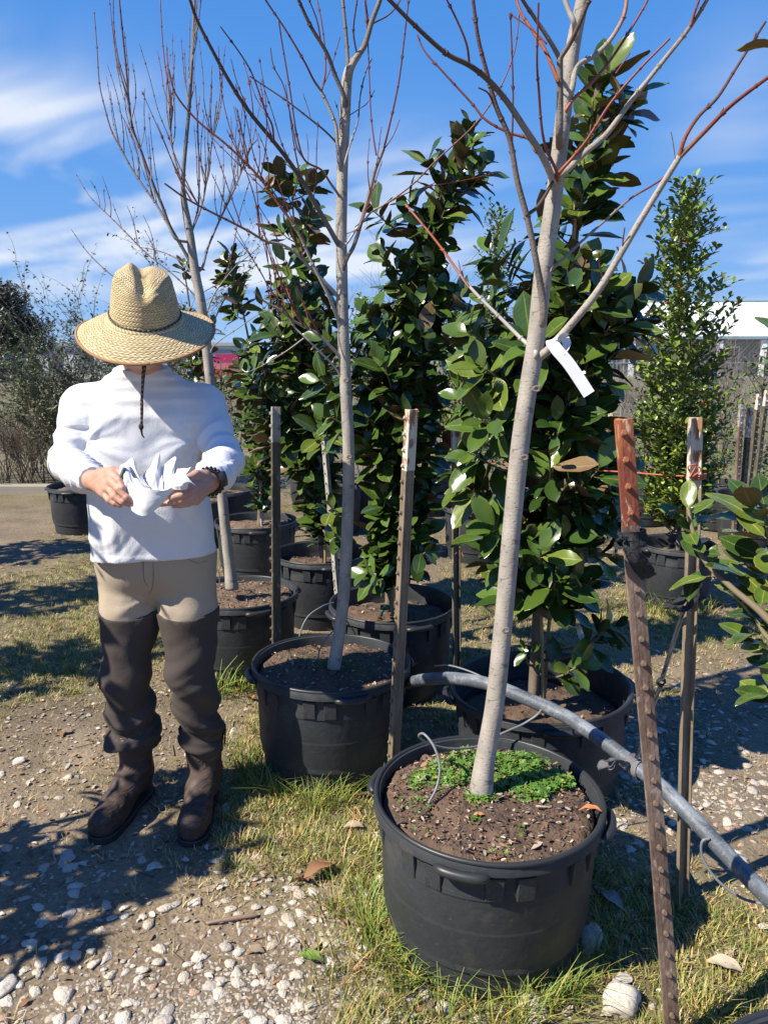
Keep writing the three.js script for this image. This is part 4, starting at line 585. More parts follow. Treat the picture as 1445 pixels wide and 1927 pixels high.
function handField(h, right) {
  const w = h.wrist, F = h.f.map((f) => f.map(P3)), T = h.th.map(P3), el = right ? J.elR : J.elL, back = w.clone().lerp(el, 0.35);
  const rad = [[0.0115, 0.0100, 0.0088, 0.0076], [0.0118, 0.0102, 0.0090, 0.0078], [0.0112, 0.0098, 0.0085, 0.0074], [0.0100, 0.0085, 0.0075, 0.0066]];
  return (x, y, z) => {
    let d = cone3(x, y, z, back, w, 0.034, 0.027);
    F.forEach((f, i) => { d = smin(d, cone3(x, y, z, w, f[0], 0.021, 0.0145), 0.014); });
    d = smin(d, cone3(x, y, z, w, T[0], 0.02, 0.018), 0.014); d = smin(d, cone3(x, y, z, T[0], T[1], 0.017, 0.0125), 0.010);
    d = smin(d, Math.min(cone3(x, y, z, T[1], T[2], 0.0125, 0.011), cone3(x, y, z, T[2], T[3], 0.011, 0.0085)), 0.004);
    let g = 9; F.forEach((f, i) => { let q = cone3(x, y, z, f[0], f[1], rad[i][0], rad[i][1]); q = smin(q, cone3(x, y, z, f[1], f[2], rad[i][1], rad[i][2]), 0.003); q = smin(q, cone3(x, y, z, f[2], f[3], rad[i][2], rad[i][3]), 0.003); const k = Math.hypot(x - f[1].x, y - f[1].y, z - f[1].z); q -= 0.0012 * Math.exp(-((k / 0.008) ** 2)); g = smin(g, q, 0.0015); });
    d = smin(d, g, 0.006);
    return d + 0.0006 * noise3(x * 120, y * 120, z * 120);
  };
}
const chin = P(276, 689, 2.285), HC = V(-0.731, 1.690, -2.358), hAx = V(0.10, Math.cos(0.40), Math.sin(0.40)).normalize();
const headQ = new THREE.Quaternion().setFromRotationMatrix(new THREE.Matrix4().makeBasis(...(() => { const fz = V(0.30, -Math.sin(0.40), Math.cos(0.40)); fz.addScaledVector(hAx, -fz.dot(hAx)).normalize(); return [hAx.clone().cross(fz), hAx, fz]; })())), headQi = headQ.clone().invert();
const headField = (() => { const q = V(0, 0, 0), el = (c, r) => { const k = Math.hypot((q.x - c[0]) / r[0], (q.y - c[1]) / r[1], (q.z - c[2]) / r[2]); return (k - 1) * Math.min(...r); }; return (x, y, z) => {
  q.set(x - HC.x, y - HC.y, z - HC.z).applyQuaternion(headQi);
  let d = el([0, 0.03, -0.01], [0.076, 0.095, 0.095]); d = smin(d, el([0, -0.055, 0.022], [0.050, 0.062, 0.064]), 0.035); d = smin(d, el([0, -0.098, 0.062], [0.026, 0.022, 0.022]), 0.03);   // skull, jaw, chin
  d = smin(d, el([0, -0.012, 0.098], [0.012, 0.03, 0.016]), 0.012); d = smin(d, el([0, -0.03, 0.104], [0.017, 0.011, 0.013]), 0.010);     // nose
  d = smin(d, el([0, 0.022, 0.078], [0.055, 0.012, 0.016]), 0.016);                                                                          // brow
  for (const s of [-1, 1]) { d = smin(d, el([s * 0.032, 0.002, 0.082], [0.013, 0.010, 0.010]), 0.004); d = Math.max(d, -el([s * 0.032, 0.010, 0.096], [0.016, 0.004, 0.010])); d = smin(d, el([s * 0.078, -0.01, -0.005], [0.010, 0.032, 0.020]), 0.006); }
  d = smin(d, el([0, -0.062, 0.084], [0.026, 0.006, 0.010]), 0.006); d = smin(d, el([0, -0.074, 0.083], [0.022, 0.007, 0.010]), 0.006); d = Math.max(d, -el([0, -0.068, 0.096], [0.026, 0.0018, 0.012]));
  const n = fromLocalC; d = smin(d, cone3(x, y, z, n, HC, 0.062, 0.055), 0.03);
  return d; }; })();
const fromLocalC = fromLocal(0, 1.50, -0.02);
function bodyField(x, y, z) {
  let d = y > 0.86 ? torso(x, y, z, -0.016) : 9; d = Math.max(d, 0.97 - y, y - 1.54);
  for (const [h, t, k, a] of LEGS) { d = smin(d, cone3(x, y, z, h, t, 0.085, 0.08), 0.03); d = smin(d, cone3(x, y, z, t, k, 0.08, 0.058), 0.02); d = smin(d, cone3(x, y, z, k, a, 0.056, 0.04), 0.02); d = Math.min(d, cone3(x, y, z, a, V0.set(a.x, 0.09, a.z), 0.04, 0.035)); }
  for (const [s, e, w] of [[J.shR, J.elR, J.wrR], [J.shL, J.elL, J.wrL]]) { d = smin(d, cone3(x, y, z, s, e, 0.055, 0.042), 0.03); d = smin(d, cone3(x, y, z, e, w, 0.042, 0.027), 0.02); }
  return d;
}
const V0 = V(0, 0, 0);
const skinTex = tex(256, 256, (u, v) => { const a = pfbm(u, v, 5, 5, 340), b = pfbm(u, v, 40, 2, 345); return mix3([0.50, 0.255, 0.175], [0.56, 0.33, 0.235], clamp(a * 1.4 - 0.2)).map((x) => x * (0.88 + 0.24 * b)); }, true, [6, 6]);
const skin = mat([1, 1, 1], 0.55, { map: skinTex, bumpMap: tex(256, 256, (u, v) => pfbm(u, v, 60, 3, 350), false, [10, 10]), bumpScale: 0.0006 });
const around = (pts, m) => { const b = new THREE.Box3().setFromPoints(pts).expandByScalar(m); return [b.min.toArray(), b.max.toArray()]; };
{
  const parts = [nets([-1.08, 0.05, -2.64], [-0.42, 1.58, -2.05], 0.012, bodyField)];
  for (const [h, r] of [[HR, true], [HL, false]]) { const all = [...h.f.flat().map(P3), ...h.th.map(P3), h.wrist, h.wrist.clone().lerp(r ? J.elR : J.elL, 0.2)]; parts.push(nets(...around(all, 0.03), 0.0028, handField(h, r))); }
  parts.push(nets([HC.x - 0.13, 1.47, HC.z - 0.16], [HC.x + 0.14, 1.80, HC.z + 0.15], 0.004, headField));
  mesh('body', local(uvBy(merge(parts), (x, y, z) => [x + z * 0.7, y + z * 0.5])), skin, man);
}
// short stubble on the chin
// wristwatch
{
  const ax = J.wrL.clone().sub(J.elL).normalize(), c = J.wrL.clone().addScaledVector(ax, 0.006), q = new THREE.Quaternion().setFromUnitVectors(V(0, 0, 1), ax), list = [];
  list.push(new THREE.TorusGeometry(0.0335, 0.0065, 8, 40).scale(1, 1, 1.7));
  for (let k = 0; k < 22; k++) { const a = k / 22 * 6.2832; list.push(new THREE.SphereGeometry(0.0052, 6, 5).scale(1, 1, 2).translate(Math.cos(a) * 0.039, Math.sin(a) * 0.039, 0)); }
  const g = merge(list.map((x) => x.toNonIndexed())); g.applyQuaternion(q).translate(c.x, c.y, c.z);
  const w = mesh('wristwatch', local(g), mat([0.016, 0.017, 0.018], 0.4), man);
  const out = V(0.75, 0.1, 0.6); out.addScaledVector(ax, -out.dot(ax)).normalize(); const f = new THREE.CylinderGeometry(0.021, 0.023, 0.012, 24).applyQuaternion(new THREE.Quaternion().setFromUnitVectors(V(0, 1, 0), out)); const p = c.clone().addScaledVector(out, 0.039); f.translate(p.x, p.y, p.z); mesh('watch_case', local(f), mat([0.02, 0.02, 0.022], 0.25), w);
}
// straw hat
{
  const N = 96, hq = headQ, hc = P(274, 594, 2.345);
  const weave = (u, v) => { const su = u * 60, sv = v * 28, k = Math.floor(sv), lv = sv - k, dir = k % 2 ? 1 : -1, s = su + dir * lv * 0.9 + (k % 2 ? 0.3 : 0), i = Math.floor(s), ls = s - i; const ed = Math.min(ls, 1 - ls) * 2, er = Math.min(lv, 1 - lv) * 2; return { h: Math.pow(clamp(ed * 1.5), 0.6) * Math.pow(clamp(er * 2.2), 0.5), id: hash3(((i % 60) + 60) % 60, k, 5), fib: pn2(u * 400, v * 60, 400, 3) }; };
  const map = tex(1024, 512, (u, v) => { const w = weave(u, v); const b = mix3([0.62, 0.475, 0.235], [0.77, 0.635, 0.37], w.id); const c = b.map((x) => x * (0.86 + 0.28 * w.fib)); return mix3([0.30, 0.185, 0.075], c, sstep(0.15, 0.5, w.h)); });
  const bm = tex(1024, 512, (u, v) => { const w = weave(u, v); return w.h * 0.85 + 0.15 * w.id; }, false);
  const straw = mat([1, 1, 1], 0.62, { map, bumpMap: bm, bumpScale: 0.0035 });
  const crease = (x, z, y) => 0; const RX = 0.101, RZ = 0.116;
  const pos = [], uv = [], idx = []; let row = 0;
  const ring = (fn, v) => { for (let i = 0; i <= N; i++) { const a = i / N * Math.PI * 2, p = fn(a); pos.push(...p); uv.push(a / (Math.PI * 2), v); } row++; };
  // crown from the top down, then the brim outwards
  const CH = 0.136;
  const crown = (t) => (a) => { // t 0 centre of the top .. 1 base
    const w = t < 0.35 ? t / 0.35 * 0.93 : lerp(0.93, 1, sstep(0.35, 0.5, t)); const drop = t < 0.35 ? 0.012 * (t / 0.35) ** 3 : 0.012 + (CH - 0.012) * ((t - 0.35) / 0.65) ** 1.15;
    const y0 = CH - drop, f = y0 / CH; const rx = lerp(RX, 0.078, f ** 1.2) * w, rz = lerp(RZ, 0.090, f ** 1.2) * w; let x = Math.sin(a) * rx, z = Math.cos(a) * rz, y = y0;
    const top = sstep(0.45, 0.95, f);
    y -= top * (0.022 * Math.exp(-((x / 0.020) ** 2)) * sstep(-0.10, 0.03, z + 0.05) + 0.020 * sstep(0.02, 0.085, z)) - top * 0.010 * Math.exp(-(((x + 0.030) / 0.016) ** 2)) * sstep(0.08, -0.02, z);   // crease along the top, front sloped down, one sharp peak
    for (const s of [-1, 1]) { const e = Math.exp(-(((z - 0.048) / 0.026) ** 2) - (((f - 0.86) / 0.24) ** 2)); if (s * x > 0) x -= s * 0.011 * e * sstep(0.01, 0.04, s * x); }
    x *= 1 + 0.012 * noise3(a * 2, y * 20, 3); return [x, y + 0.002 * noise3(x * 30, y * 30, z * 30), z]; };
  const CN = 34; for (let j = 0; j <= CN; j++) ring(crown(j / CN), 0.02 + j / CN * 0.95 * 0.24 / 0.22);
  const BN = 24; for (let j = 1; j <= BN; j++) { const t = j / BN; ring((a) => { const s = Math.sin(a), c = Math.cos(a); const rx = lerp(RX, 0.200, t), rz = lerp(RZ, 0.204 + (c > 0 ? 0.004 : 0), t); const y = -0.010 * sstep(0, 0.15, t) - 0.046 * t ** 1.35 - 0.012 * t * t * Math.cos(2 * a) + 0.010 * t * t * Math.sin(a * 1 + 0.3) + 0.004 * t * Math.sin(3 * a + 1); return [s * rx, y, c * rz]; }, 1.05 + t * 0.11 / 0.22); }
  for (let j = 0; j < row - 1; j++) for (let i = 0; i < N; i++) { const a = j * (N + 1) + i, b = a + N + 1; idx.push(a, b, a + 1, a + 1, b, b + 1); }
  const g = new THREE.BufferGeometry(); g.setAttribute('position', new THREE.Float32BufferAttribute(pos, 3)); g.setAttribute('uv', new THREE.Float32BufferAttribute(uv, 2)); g.setIndex(idx); g.computeVertexNormals();
  // seam
  { const Nn = g.attributes.normal; for (let j = 0; j < row; j++) { const a = j * (N + 1), b = a + N, v = V(Nn.getX(a) + Nn.getX(b), Nn.getY(a) + Nn.getY(b), Nn.getZ(a) + Nn.getZ(b)).normalize(); Nn.setXYZ(a, v.x, v.y, v.z); Nn.setXYZ(b, v.x, v.y, v.z); } }
  const put = (o) => { o.position.copy(hc).sub(man.position); o.quaternion.copy(hq); return o; };
  const hat = put(mesh('straw_hat', g, straw, man));
  const at = (j, off = 0, n = N) => { const p = []; for (let i = 0; i <= N; i += 2) { const o = (j * (N + 1) + i) * 3; p.push(V(pos[o], pos[o + 1], pos[o + 2]).multiply(V(1 + off, 1, 1 + off))); } return p; };
  mesh('brim_binding', tube(at(row - 1), [0.0042, 0.0042], { rad: 8, seg: 120 }), mat([0.37, 0.205, 0.09], 0.8), hat);
  const cordTex = tex(64, 256, (u, v) => { const s = Math.sin((u * 2 + v * 24) * 6.2832), q = Math.sin((u * 2 - v * 24) * 6.2832); return s > 0.2 ? [0.03, 0.024, 0.02] : q > 0.3 ? [0.26, 0.19, 0.13] : [0.06, 0.045, 0.035]; }, true, [3, 3]);
  const cordMat = mat([1, 1, 1], 0.85, { map: cordTex });
  const band = at(CN - 1, 0.022).map((p, i, a) => { const a0 = i / (a.length - 1) * 6.2832; return V(p.x, p.y - 0.001 + 0.006 * Math.cos(a0 + 0.3) * -1, p.z); });
  mesh('hat_cord', tube(band, [0.0034, 0.0034], { rad: 8, seg: 120 }), cordMat, hat);
  const q2 = (s) => s.split(' ').map((q) => P3(q).sub(man.position));
  const cord = mesh('chin_cord', merge([tube(q2('274,683,2.262 272,700,2.258 269,725,2.258 267,760,2.262 267,790,2.268 266,808,2.27'), [0.0042, 0.0042], { rad: 8, seg: 60 }), tube(q2('270,686,2.262 269,705,2.254 268,740,2.256 268,775,2.266 266,806,2.27'), [0.0036, 0.0036], { rad: 8, seg: 60 })]), cordMat, man);
  mesh('cord_end', merge([new THREE.SphereGeometry(0.008, 8, 6).scale(1, 1.3, 1).translate(...q2('266,803,2.27')[0].toArray()).toNonIndexed(), tube(q2('266,806,2.27 268,818,2.272 272,824,2.275'), [0.004, 0.0015], { rad: 6, seg: 10 }).toNonIndexed()].map((g) => { g.deleteAttribute('color'); return g; })), mat([0.045, 0.036, 0.03], 0.9), cord);
}
// ---------------------------------------------------------------- what he holds
{
  const paper = mat([0.74, 0.74, 0.73], 0.75, { transmission: 0.0 });
  const sheet = (label, lo, hi, bulge = 0.01, crum = 0.003) => { // between a lower and an upper edge
    const a = new THREE.CatmullRomCurve3(PP(lo), false, 'centripetal'), b = new THREE.CatmullRomCurve3(PP(hi), false, 'centripetal'), n = 30, m = 16, pos = [], uv = [], idx = [];
    for (let j = 0; j <= m; j++) for (let i = 0; i <= n; i++) { const u = i / n, v = j / m, p = a.getPoint(u).lerp(b.getPoint(u), v); p.z += bulge * Math.sin(v * Math.PI) + crum * (1.2 * noise3(u * 5, v * 4, lo.length) + 0.6 * Math.abs(noise3(u * 11 + 3, v * 9, hi.length))); p.y += crum * 0.5 * noise3(u * 6, v * 5, 9); pos.push(p.x, p.y, p.z); uv.push(u * 0.15, v * 0.1); }
    for (let j = 0; j < m; j++) for (let i = 0; i < n; i++) { const k = j * (n + 1) + i; idx.push(k, k + 1, k + n + 1, k + 1, k + n + 2, k + n + 1); }
    const g = new THREE.BufferGeometry(); g.setAttribute('position', new THREE.Float32BufferAttribute(pos, 3)); g.setAttribute('uv', new THREE.Float32BufferAttribute(uv, 2)); g.setIndex(idx); g.computeVertexNormals();
    return tag(mesh('paper_sheet', g, paper), label, 'paper', 'papers in the hands of the man');
  };
  sheet('lowest folded sheet of the papers, sagging to a corner below the hands', '230,942,2.0 243,956,1.985 256,966,1.97 271,971,1.962 288,964,1.965 308,947,1.975 332,922,1.985', '226,905,2.005 240,908,1.995 254,912,1.978 272,917,1.965 292,922,1.962 312,922,1.968 332,913,1.98', 0.004, 0.0018);
  sheet('creased sheet folded over the left end of the papers', '234,922,2.0 246,926,1.992 260,930,1.985 274,930,1.98 292,928,1.98', '226,878,2.03 238,872,2.03 250,898,2.0 262,905,1.995 282,921,1.985', 0.010, 0.006);
  sheet('sheet of the papers with a peak standing beside the pen', '230,900,2.03 245,912,2.02 260,920,2.01 280,926,2.0 300,928,2.0', '230,876,2.05 240,868,2.05 250,862,2.05 259,886,2.035 270,905,2.02', 0.0, 0.005);
  sheet('tall pointed sheet in the middle of the papers', '264,918,2.02 276,922,2.01 288,926,2.01 298,928,2.01 308,928,2.01', '270,894,2.06 284,878,2.065 299,852,2.07 303,878,2.06 306,905,2.03', 0.0, 0.004);
  sheet('narrow upright sheet in the right half of the papers', '294,927,2.02 302,928,2.015 310,928,2.01 318,927,2.01 328,922,2.005', '298,888,2.06 308,876,2.065 318,867,2.07 332,859,2.075 324,884,2.05', -0.004, 0.003);
  sheet('sheet curled back over the thumb at the right of the papers', '322,920,1.985 322,907,1.985 326,896,1.995 335,888,2.0 346,884,2.0', '352,921,1.975 354,914,1.972 358,908,1.97 364,911,1.97 369,914,1.972', 0.012, 0.002);
  sheet('sheet lying behind the curled one with its tip raised', '316,926,2.02 325,915,2.025 335,905,2.03 345,898,2.03', '320,893,2.06 332,883,2.06 346,882,2.055 360,879,2.05', 0.0, 0.003);
  const pen = tube(PP('221,917,1.992 227,900,2.0 235,880,2.01'), [0.0058, 0.0056], { rad: 12, seg: 12, straight: true });
  tag(mesh('pen', pen, mat([0.12, 0.125, 0.10], 0.4)), 'short dark grey pen standing between thumb and paper in the left-hand grip', 'pen');
}
// ---------------------------------------------------------------- evergreen leaves: glossy green above, rusty felt below, one atlas
function leafAtlas(topA, topB, rib, under) {
  return [tex(128, 128, (u, v) => {
    const top = u < 0.5, x = (top ? u : u - 0.5) * 4 - 1, a = pfbm(u, v, 4, 4, 400), vein = Math.abs(((v * 9 + Math.abs(x) * 1.6) % 1) - 0.5), mid = Math.abs(x) < 0.07, edge = Math.abs(x) > 0.9;
    if (top) { let c = mix3(topA, topB, clamp(a * 1.3 - 0.15)); c = mix3(c, rib, vein < 0.06 ? 0.22 : 0); if (mid) c = rib; if (edge) c = mix3(c, rib, 0.5); return c; }
    let c = under.map((k) => k * (0.75 + 0.5 * a)); if (mid) c = mix3(c, rib, 0.6); return c;
  }), tex(64, 64, (u, v) => u < 0.5 ? 0.17 + 0.10 * pfbm(u, v, 6, 3, 410) : 0.85, false)];
}
function leafMat(tA, tB, rib, un, o = {}) { const [m, r] = leafAtlas(tA, tB, rib, un); return mat([1, 1, 1], 1, { map: m, roughnessMap: r, ior: 1.5, ...o }); }
const magA = leafMat([0.026, 0.056, 0.012], [0.046, 0.092, 0.018], [0.13, 0.155, 0.035], [0.115, 0.072, 0.037]);
const magB = leafMat([0.050, 0.094, 0.015], [0.084, 0.140, 0.023], [0.20, 0.21, 0.045], [0.15, 0.098, 0.050]);
const magC = leafMat([0.085, 0.135, 0.018], [0.13, 0.175, 0.026], [0.30, 0.30, 0.07], [0.20, 0.15, 0.06]);
const magD = leafMat([0.17, 0.105, 0.055], [0.24, 0.17, 0.09], [0.28, 0.20, 0.10], [0.30, 0.215, 0.12]);
const magFar = leafMat([0.85, 0.85, 0.85], [1, 1, 1], [1.5, 1.4, 1.3], [1.9, 0.75, 0.9]);
// one leaf along +z, face up +y; long L = 1
function leafGeo(width, arch, fold, twist, nl = 6, tip = 1.0) {
  const pos = [], uv = [], idx = []; const wAt = (t) => width * 0.5 * Math.pow(Math.sin(Math.PI * Math.pow(clamp(t), 1.08)), 0.68) * (t > 0.86 ? lerp(1, 0.82, (t - 0.86) / 0.14) : 1);
  for (const s of [1, -1]) for (let i = 0; i <= nl; i++) { const t = i / nl, st = 0.06 + t * 0.94, w = i === 0 ? 0.012 : i === nl ? 0.004 : wAt((st - 0.06) / 0.94); for (let k = -1; k <= 1; k++) { const x = k * w, y = Math.abs(k) * w * fold - arch * t * t + s * 0.004 + 0.02 * Math.sin(t * 9 + k * 2) * Math.abs(k), z = st; const a = twist * t; pos.push(x * Math.cos(a) - y * Math.sin(a), x * Math.sin(a) + y * Math.cos(a), z); uv.push((s > 0 ? 0 : 0.5) + 0.25 + k * 0.245, t); } }
  const row = 3, half = (nl + 1) * row; for (let f = 0; f < 2; f++) for (let i = 0; i < nl; i++) for (let k = 0; k < 2; k++) { const a = f * half + i * row + k; f ? idx.push(a, a + 1, a + row, a + 1, a + row + 1, a + row) : idx.push(a, a + row, a + 1, a + 1, a + row, a + row + 1); }
  // the stalk
  const b = pos.length / 3; for (const [x, y] of [[-0.012, 0], [0.012, 0], [0, 0.018]]) pos.push(x, y, 0); for (const [x, y] of [[-0.010, 0], [0.010, 0], [0, 0.014]]) pos.push(x, y, 0.09); for (let i = 0; i < 6; i++) uv.push(0.25, 0.5); for (let i = 0; i < 3; i++) { const j = (i + 1) % 3; idx.push(b + i, b + j, b + 3 + i, b + j, b + 3 + j, b + 3 + i); }
  const g = new THREE.BufferGeometry(); g.setAttribute('position', new THREE.Float32BufferAttribute(pos, 3)); g.setAttribute('uv', new THREE.Float32BufferAttribute(uv, 2)); g.setIndex(idx); g.computeVertexNormals(); return g;
}
const magGeos = [leafGeo(0.48, 0.10, 0.22, 0.15), leafGeo(0.52, 0.02, 0.30, -0.2), leafGeo(0.45, 0.20, 0.12, 0.3), leafGeo(0.50, -0.07, 0.24, -0.1)];
const hollyGeo = (() => { const g = leafGeo(0.48, 0.10, 0.3, 0.2, 4); return g; })();
const stemCol = [0.155, 0.115, 0.075], stemGreen = [0.20, 0.17, 0.09];
function leafAt(p, dir, normal, L, list, kind) { const z = dir.clone().normalize(), x = normal.clone().cross(z).normalize(), y = z.clone().cross(x); const q = new THREE.Quaternion().setFromRotationMatrix(new THREE.Matrix4().makeBasis(x, y, z)); list.push({ p: p.clone(), q, L, kind, g: Math.floor(rnd() * 4) }); }
let faceSun = 0.25;
function whorl(p, tw, n, L, list, kindFn, spread = 1) {   // leaves spiralling round the end of a twig
  const a0 = rnd() * 6.28, e1 = Math.abs(tw.y) < 0.9 ? V(0, 1, 0).cross(tw).normalize() : V(1, 0, 0).cross(tw).normalize(), e2 = tw.clone().cross(e1);
  for (let i = 0; i < n; i++) { const a = a0 + i * 2.4, back = i / n * 0.085 * (L / 0.13), rad = e1.clone().multiplyScalar(Math.cos(a)).addScaledVector(e2, Math.sin(a)); const open = (0.55 + 0.75 * i / n + rr(-0.15, 0.2)) * spread; const dir = tw.clone().multiplyScalar(Math.cos(open)).addScaledVector(rad, Math.sin(open)).addScaledVector(V(0, -1, 0), rr(0, 0.18)); const nrm = tw.clone().multiplyScalar(Math.sin(open)).addScaledVector(rad, -Math.cos(open)).addScaledVector(V(0, 1, 0), 0.2).addScaledVector(sunDir, faceSun).addScaledVector(e1, rr(-0.5, 0.5)); leafAt(p.clone().addScaledVector(tw, -back).addScaledVector(rad, 0.003), dir, nrm, L * rr(0.62, 1.2) * (i < 2 ? 0.75 : 1), list, kindFn(i / n)); }
}
function placeLeaves(t, list, mats, most = 300, geos = magGeos) {
  const o = t.position; for (const l of list) { const s = seen(l.p, 60); l.s = s ? l.L / s[2] : 0; }
  list.sort((a, b) => b.s - a.s); const near = list.filter((l, i) => i < most && l.s * FPX > 9), rest = list.slice(near.length);
  for (const l of near) { const m = mesh('leaf', geos[l.g % geos.length], mats[l.kind], t); m.position.copy(l.p).sub(o); m.quaternion.copy(l.q); m.scale.setScalar(l.L); }
  const tint = [C(0.036, 0.072, 0.014), C(0.075, 0.130, 0.021), C(0.11, 0.155, 0.024), C(0.20, 0.14, 0.075)];
  if (rest.length) copies('foliage', geos[0], magFar, rest.map((l) => [M4(l.p.clone().sub(o), l.q, V(l.L, l.L, l.L)), tint[l.kind].clone().multiplyScalar(rr(0.8, 1.25))]), t);
}
// leader and outline (rows of height, left edge, right edge) come from the photograph; limbs fill the crown round the leader on all sides
function evergreen(t, D, leaderPx, rows, o) {
  const { n = 60, L = 0.125, r0 = 0.019, deep = 0.85, young = 0.1, dead = 0.03, along = 0.036, lean = 0, mats = [magA, magB, magC, magD], wn = [5, 8], most = 300, stems = true } = o;
  const lp = limbPts(pxL(leaderPx), D, D + lean), off = t.position, loc = (g) => g.translate(-off.x, -off.y, -off.z), list = [], twigs = [];
  mesh('trunk', loc(tube(lp, [r0, r0 * 0.9, r0 * 0.62, r0 * 0.32, 0.003], { rad: 10, seg: 60, wob: 0.05, color: (u) => mix3([0.235, 0.185, 0.135], stemGreen, u) })), barkMat, t);
  const R = rows.map(([y, a, b]) => { const p = P(a, y, D), q = P(b, y, D); return [p.y, p.x, q.x]; }).sort((a, b) => a[0] - b[0]);
  const at = (h) => { let i = 0; while (i < R.length - 2 && h > R[i + 1][0]) i++; const k = clamp((h - R[i][0]) / (R[i + 1][0] - R[i][0])); return [lerp(R[i][1], R[i + 1][1], k), lerp(R[i][2], R[i + 1][2], k)]; };
  const leader = (h) => { let i = 0; while (i < lp.length - 2 && h > lp[i + 1].y) i++; const k = clamp((h - lp[i].y) / (lp[i + 1].y - lp[i].y)); return lp[i].clone().lerp(lp[i + 1], k); };
  const h0 = R[0][0], h1 = R[R.length - 1][0], kf = (q) => { const x = rnd(); return x < dead ? 3 : x < dead + young * (1.4 - q) ? 2 : x < 0.5 ? 1 : 0; };
  for (let i = 0; i < n; i++) {
    const h = lerp(h0, h1, Math.pow((i + rnd()) / n, o.pow || 1.2)), uu = clamp(((i * 0.6180339) % 1) * 2 - 1 + rr(-0.1, 0.1), -1, 1), ph = (i % 2 ? 1 : -1) * Math.acos(uu) + rr(-0.1, 0.1), [xl, xr] = at(h), c = leader(h), side = Math.cos(ph) > 0 ? 1 : -1, ex = (side > 0 ? xr - c.x : c.x - xl) * (0.92 + 0.42 * noise3(h * 5.5 + D * 3, side * 2.5, D)), mean = (xr - xl) / 2; const k = rnd() < 0.28 ? rr(0.3, 0.6) : rnd() < 0.2 ? rr(1.0, 1.22) : rr(0.66, 0.98), rad = Math.max(0.03, ex) * k - L * 0.28, rz = mean * deep * k - L * 0.3;
    if (h > lerp(h0, h1, 0.66) && rnd() < 0.42) continue;
    if (noise3(h * 4.5 + D * 7, side * 4 + ph * 0.5, D * 2) > 0.30 && rnd() < 0.65) continue;
    const end = V(c.x + Math.cos(ph) * Math.max(0.01, rad), h, c.z + Math.sin(ph) * Math.max(0.01, rz)), len = end.distanceTo(c), st = leader(Math.max(lp[0].y + 0.15, h - Math.max(0.05, len * rr(0.5, 0.9)))), mid = st.clone().lerp(end, 0.5).add(V(0, -0.12 * len, 0)), cv = new THREE.CatmullRomCurve3([st, mid, end], false, 'centripetal'), rB = 0.0035 + 0.008 * len;
    if (stems) twigs.push(tube([st, mid, end], [rB, rB * 0.7, 0.0026], { rad: 5, seg: 9, color: (u) => mix3(stemCol, stemGreen, u) }));
    const tw = cv.getTangent(1).add(V(0, rr(0, 0.5), 0)).normalize(); whorl(end, tw, Math.round(rr(...wn)), L, list, kf);
    const LL = cv.getLength(); let g = rr(0, 6); for (let s = Math.max(LL * 0.35, LL - 0.34); s < LL - 0.04; s += along * rr(0.7, 1.3)) { g += 2.4; const p = cv.getPointAt(s / LL), d = cv.getTangentAt(s / LL), e1 = V(0, 1, 0).cross(d).normalize(), e2 = d.clone().cross(e1), ra = e1.multiplyScalar(Math.cos(g)).addScaledVector(e2, Math.sin(g)), op = rr(0.75, 1.25); leafAt(p.addScaledVector(ra, 0.004), d.clone().multiplyScalar(Math.cos(op)).addScaledVector(ra, Math.sin(op)).add(V(0, rr(-0.35, 0.15), 0)), d.clone().multiplyScalar(Math.sin(op)).addScaledVector(ra, -Math.cos(op)).add(V(rr(-0.3, 0.3), 0.4, rr(-0.3, 0.3))).addScaledVector(sunDir, faceSun), L * rr(0.7, 1.1), list, kf(1)); }
    if (len > 0.16 && rnd() < 0.6) { const f = rr(0.45, 0.75), p = cv.getPoint(f), s2 = V(rr(-1, 1), rr(0.1, 0.9), rr(-1, 1)).normalize(), e = p.clone().addScaledVector(s2, rr(0.08, 0.16)); if (stems) twigs.push(tube([p, e], [0.003, 0.0024], { rad: 4, seg: 3, color: () => stemGreen })); whorl(e, s2, Math.round(rr(wn[0] - 1, wn[1] - 1)), L * 0.92, list, kf); }
  }
  whorl(lp[lp.length - 1], V(0, 1, 0), 7, L * 0.9, list, () => 1);
  for (const [px, py, d, dx, dy, dz, m, k, LL] of o.sprigs || []) { const p = P(px, py, d), tw = V(dx, dy, dz).normalize(), b = leader(p.y - 0.10); if (b.distanceTo(p) < 1.2) twigs.push(tube([b, b.clone().lerp(p, 0.55).add(V(0, -0.03, 0)), p], [0.007, 0.005, 0.003], { rad: 6, seg: 12, color: (u) => mix3(stemCol, stemGreen, u) })); whorl(p, tw, m, LL || L, list, () => k === undefined ? kf(0.5) : rnd() < 0.7 ? k : 1, 1.15); whorl(p.clone().addScaledVector(tw, -0.07), tw, Math.max(2, m - 4), LL || L, list, () => 1, 1.3); }
  if (twigs.length) mesh('branches', loc(merge(twigs)), mat([1, 1, 1], 0.8, { vertexColors: true }), t).userData.kind = 'stuff';
  placeLeaves(t, list, mats, most, o.geos);
  return list;
}
const green = mat([0.012, 0.16, 0.085], 0.5), bamboo = mat([0.36, 0.25, 0.12], 0.6);
function stake(t, a, b, r = 0.006, m = bamboo) { const g = tube([a, b], [r, r * 0.9], { rad: 7, seg: 14, straight: true, wob: 0.12 }); mesh('stake', g.translate(-t.position.x, -t.position.y, -t.position.z), m, t); }
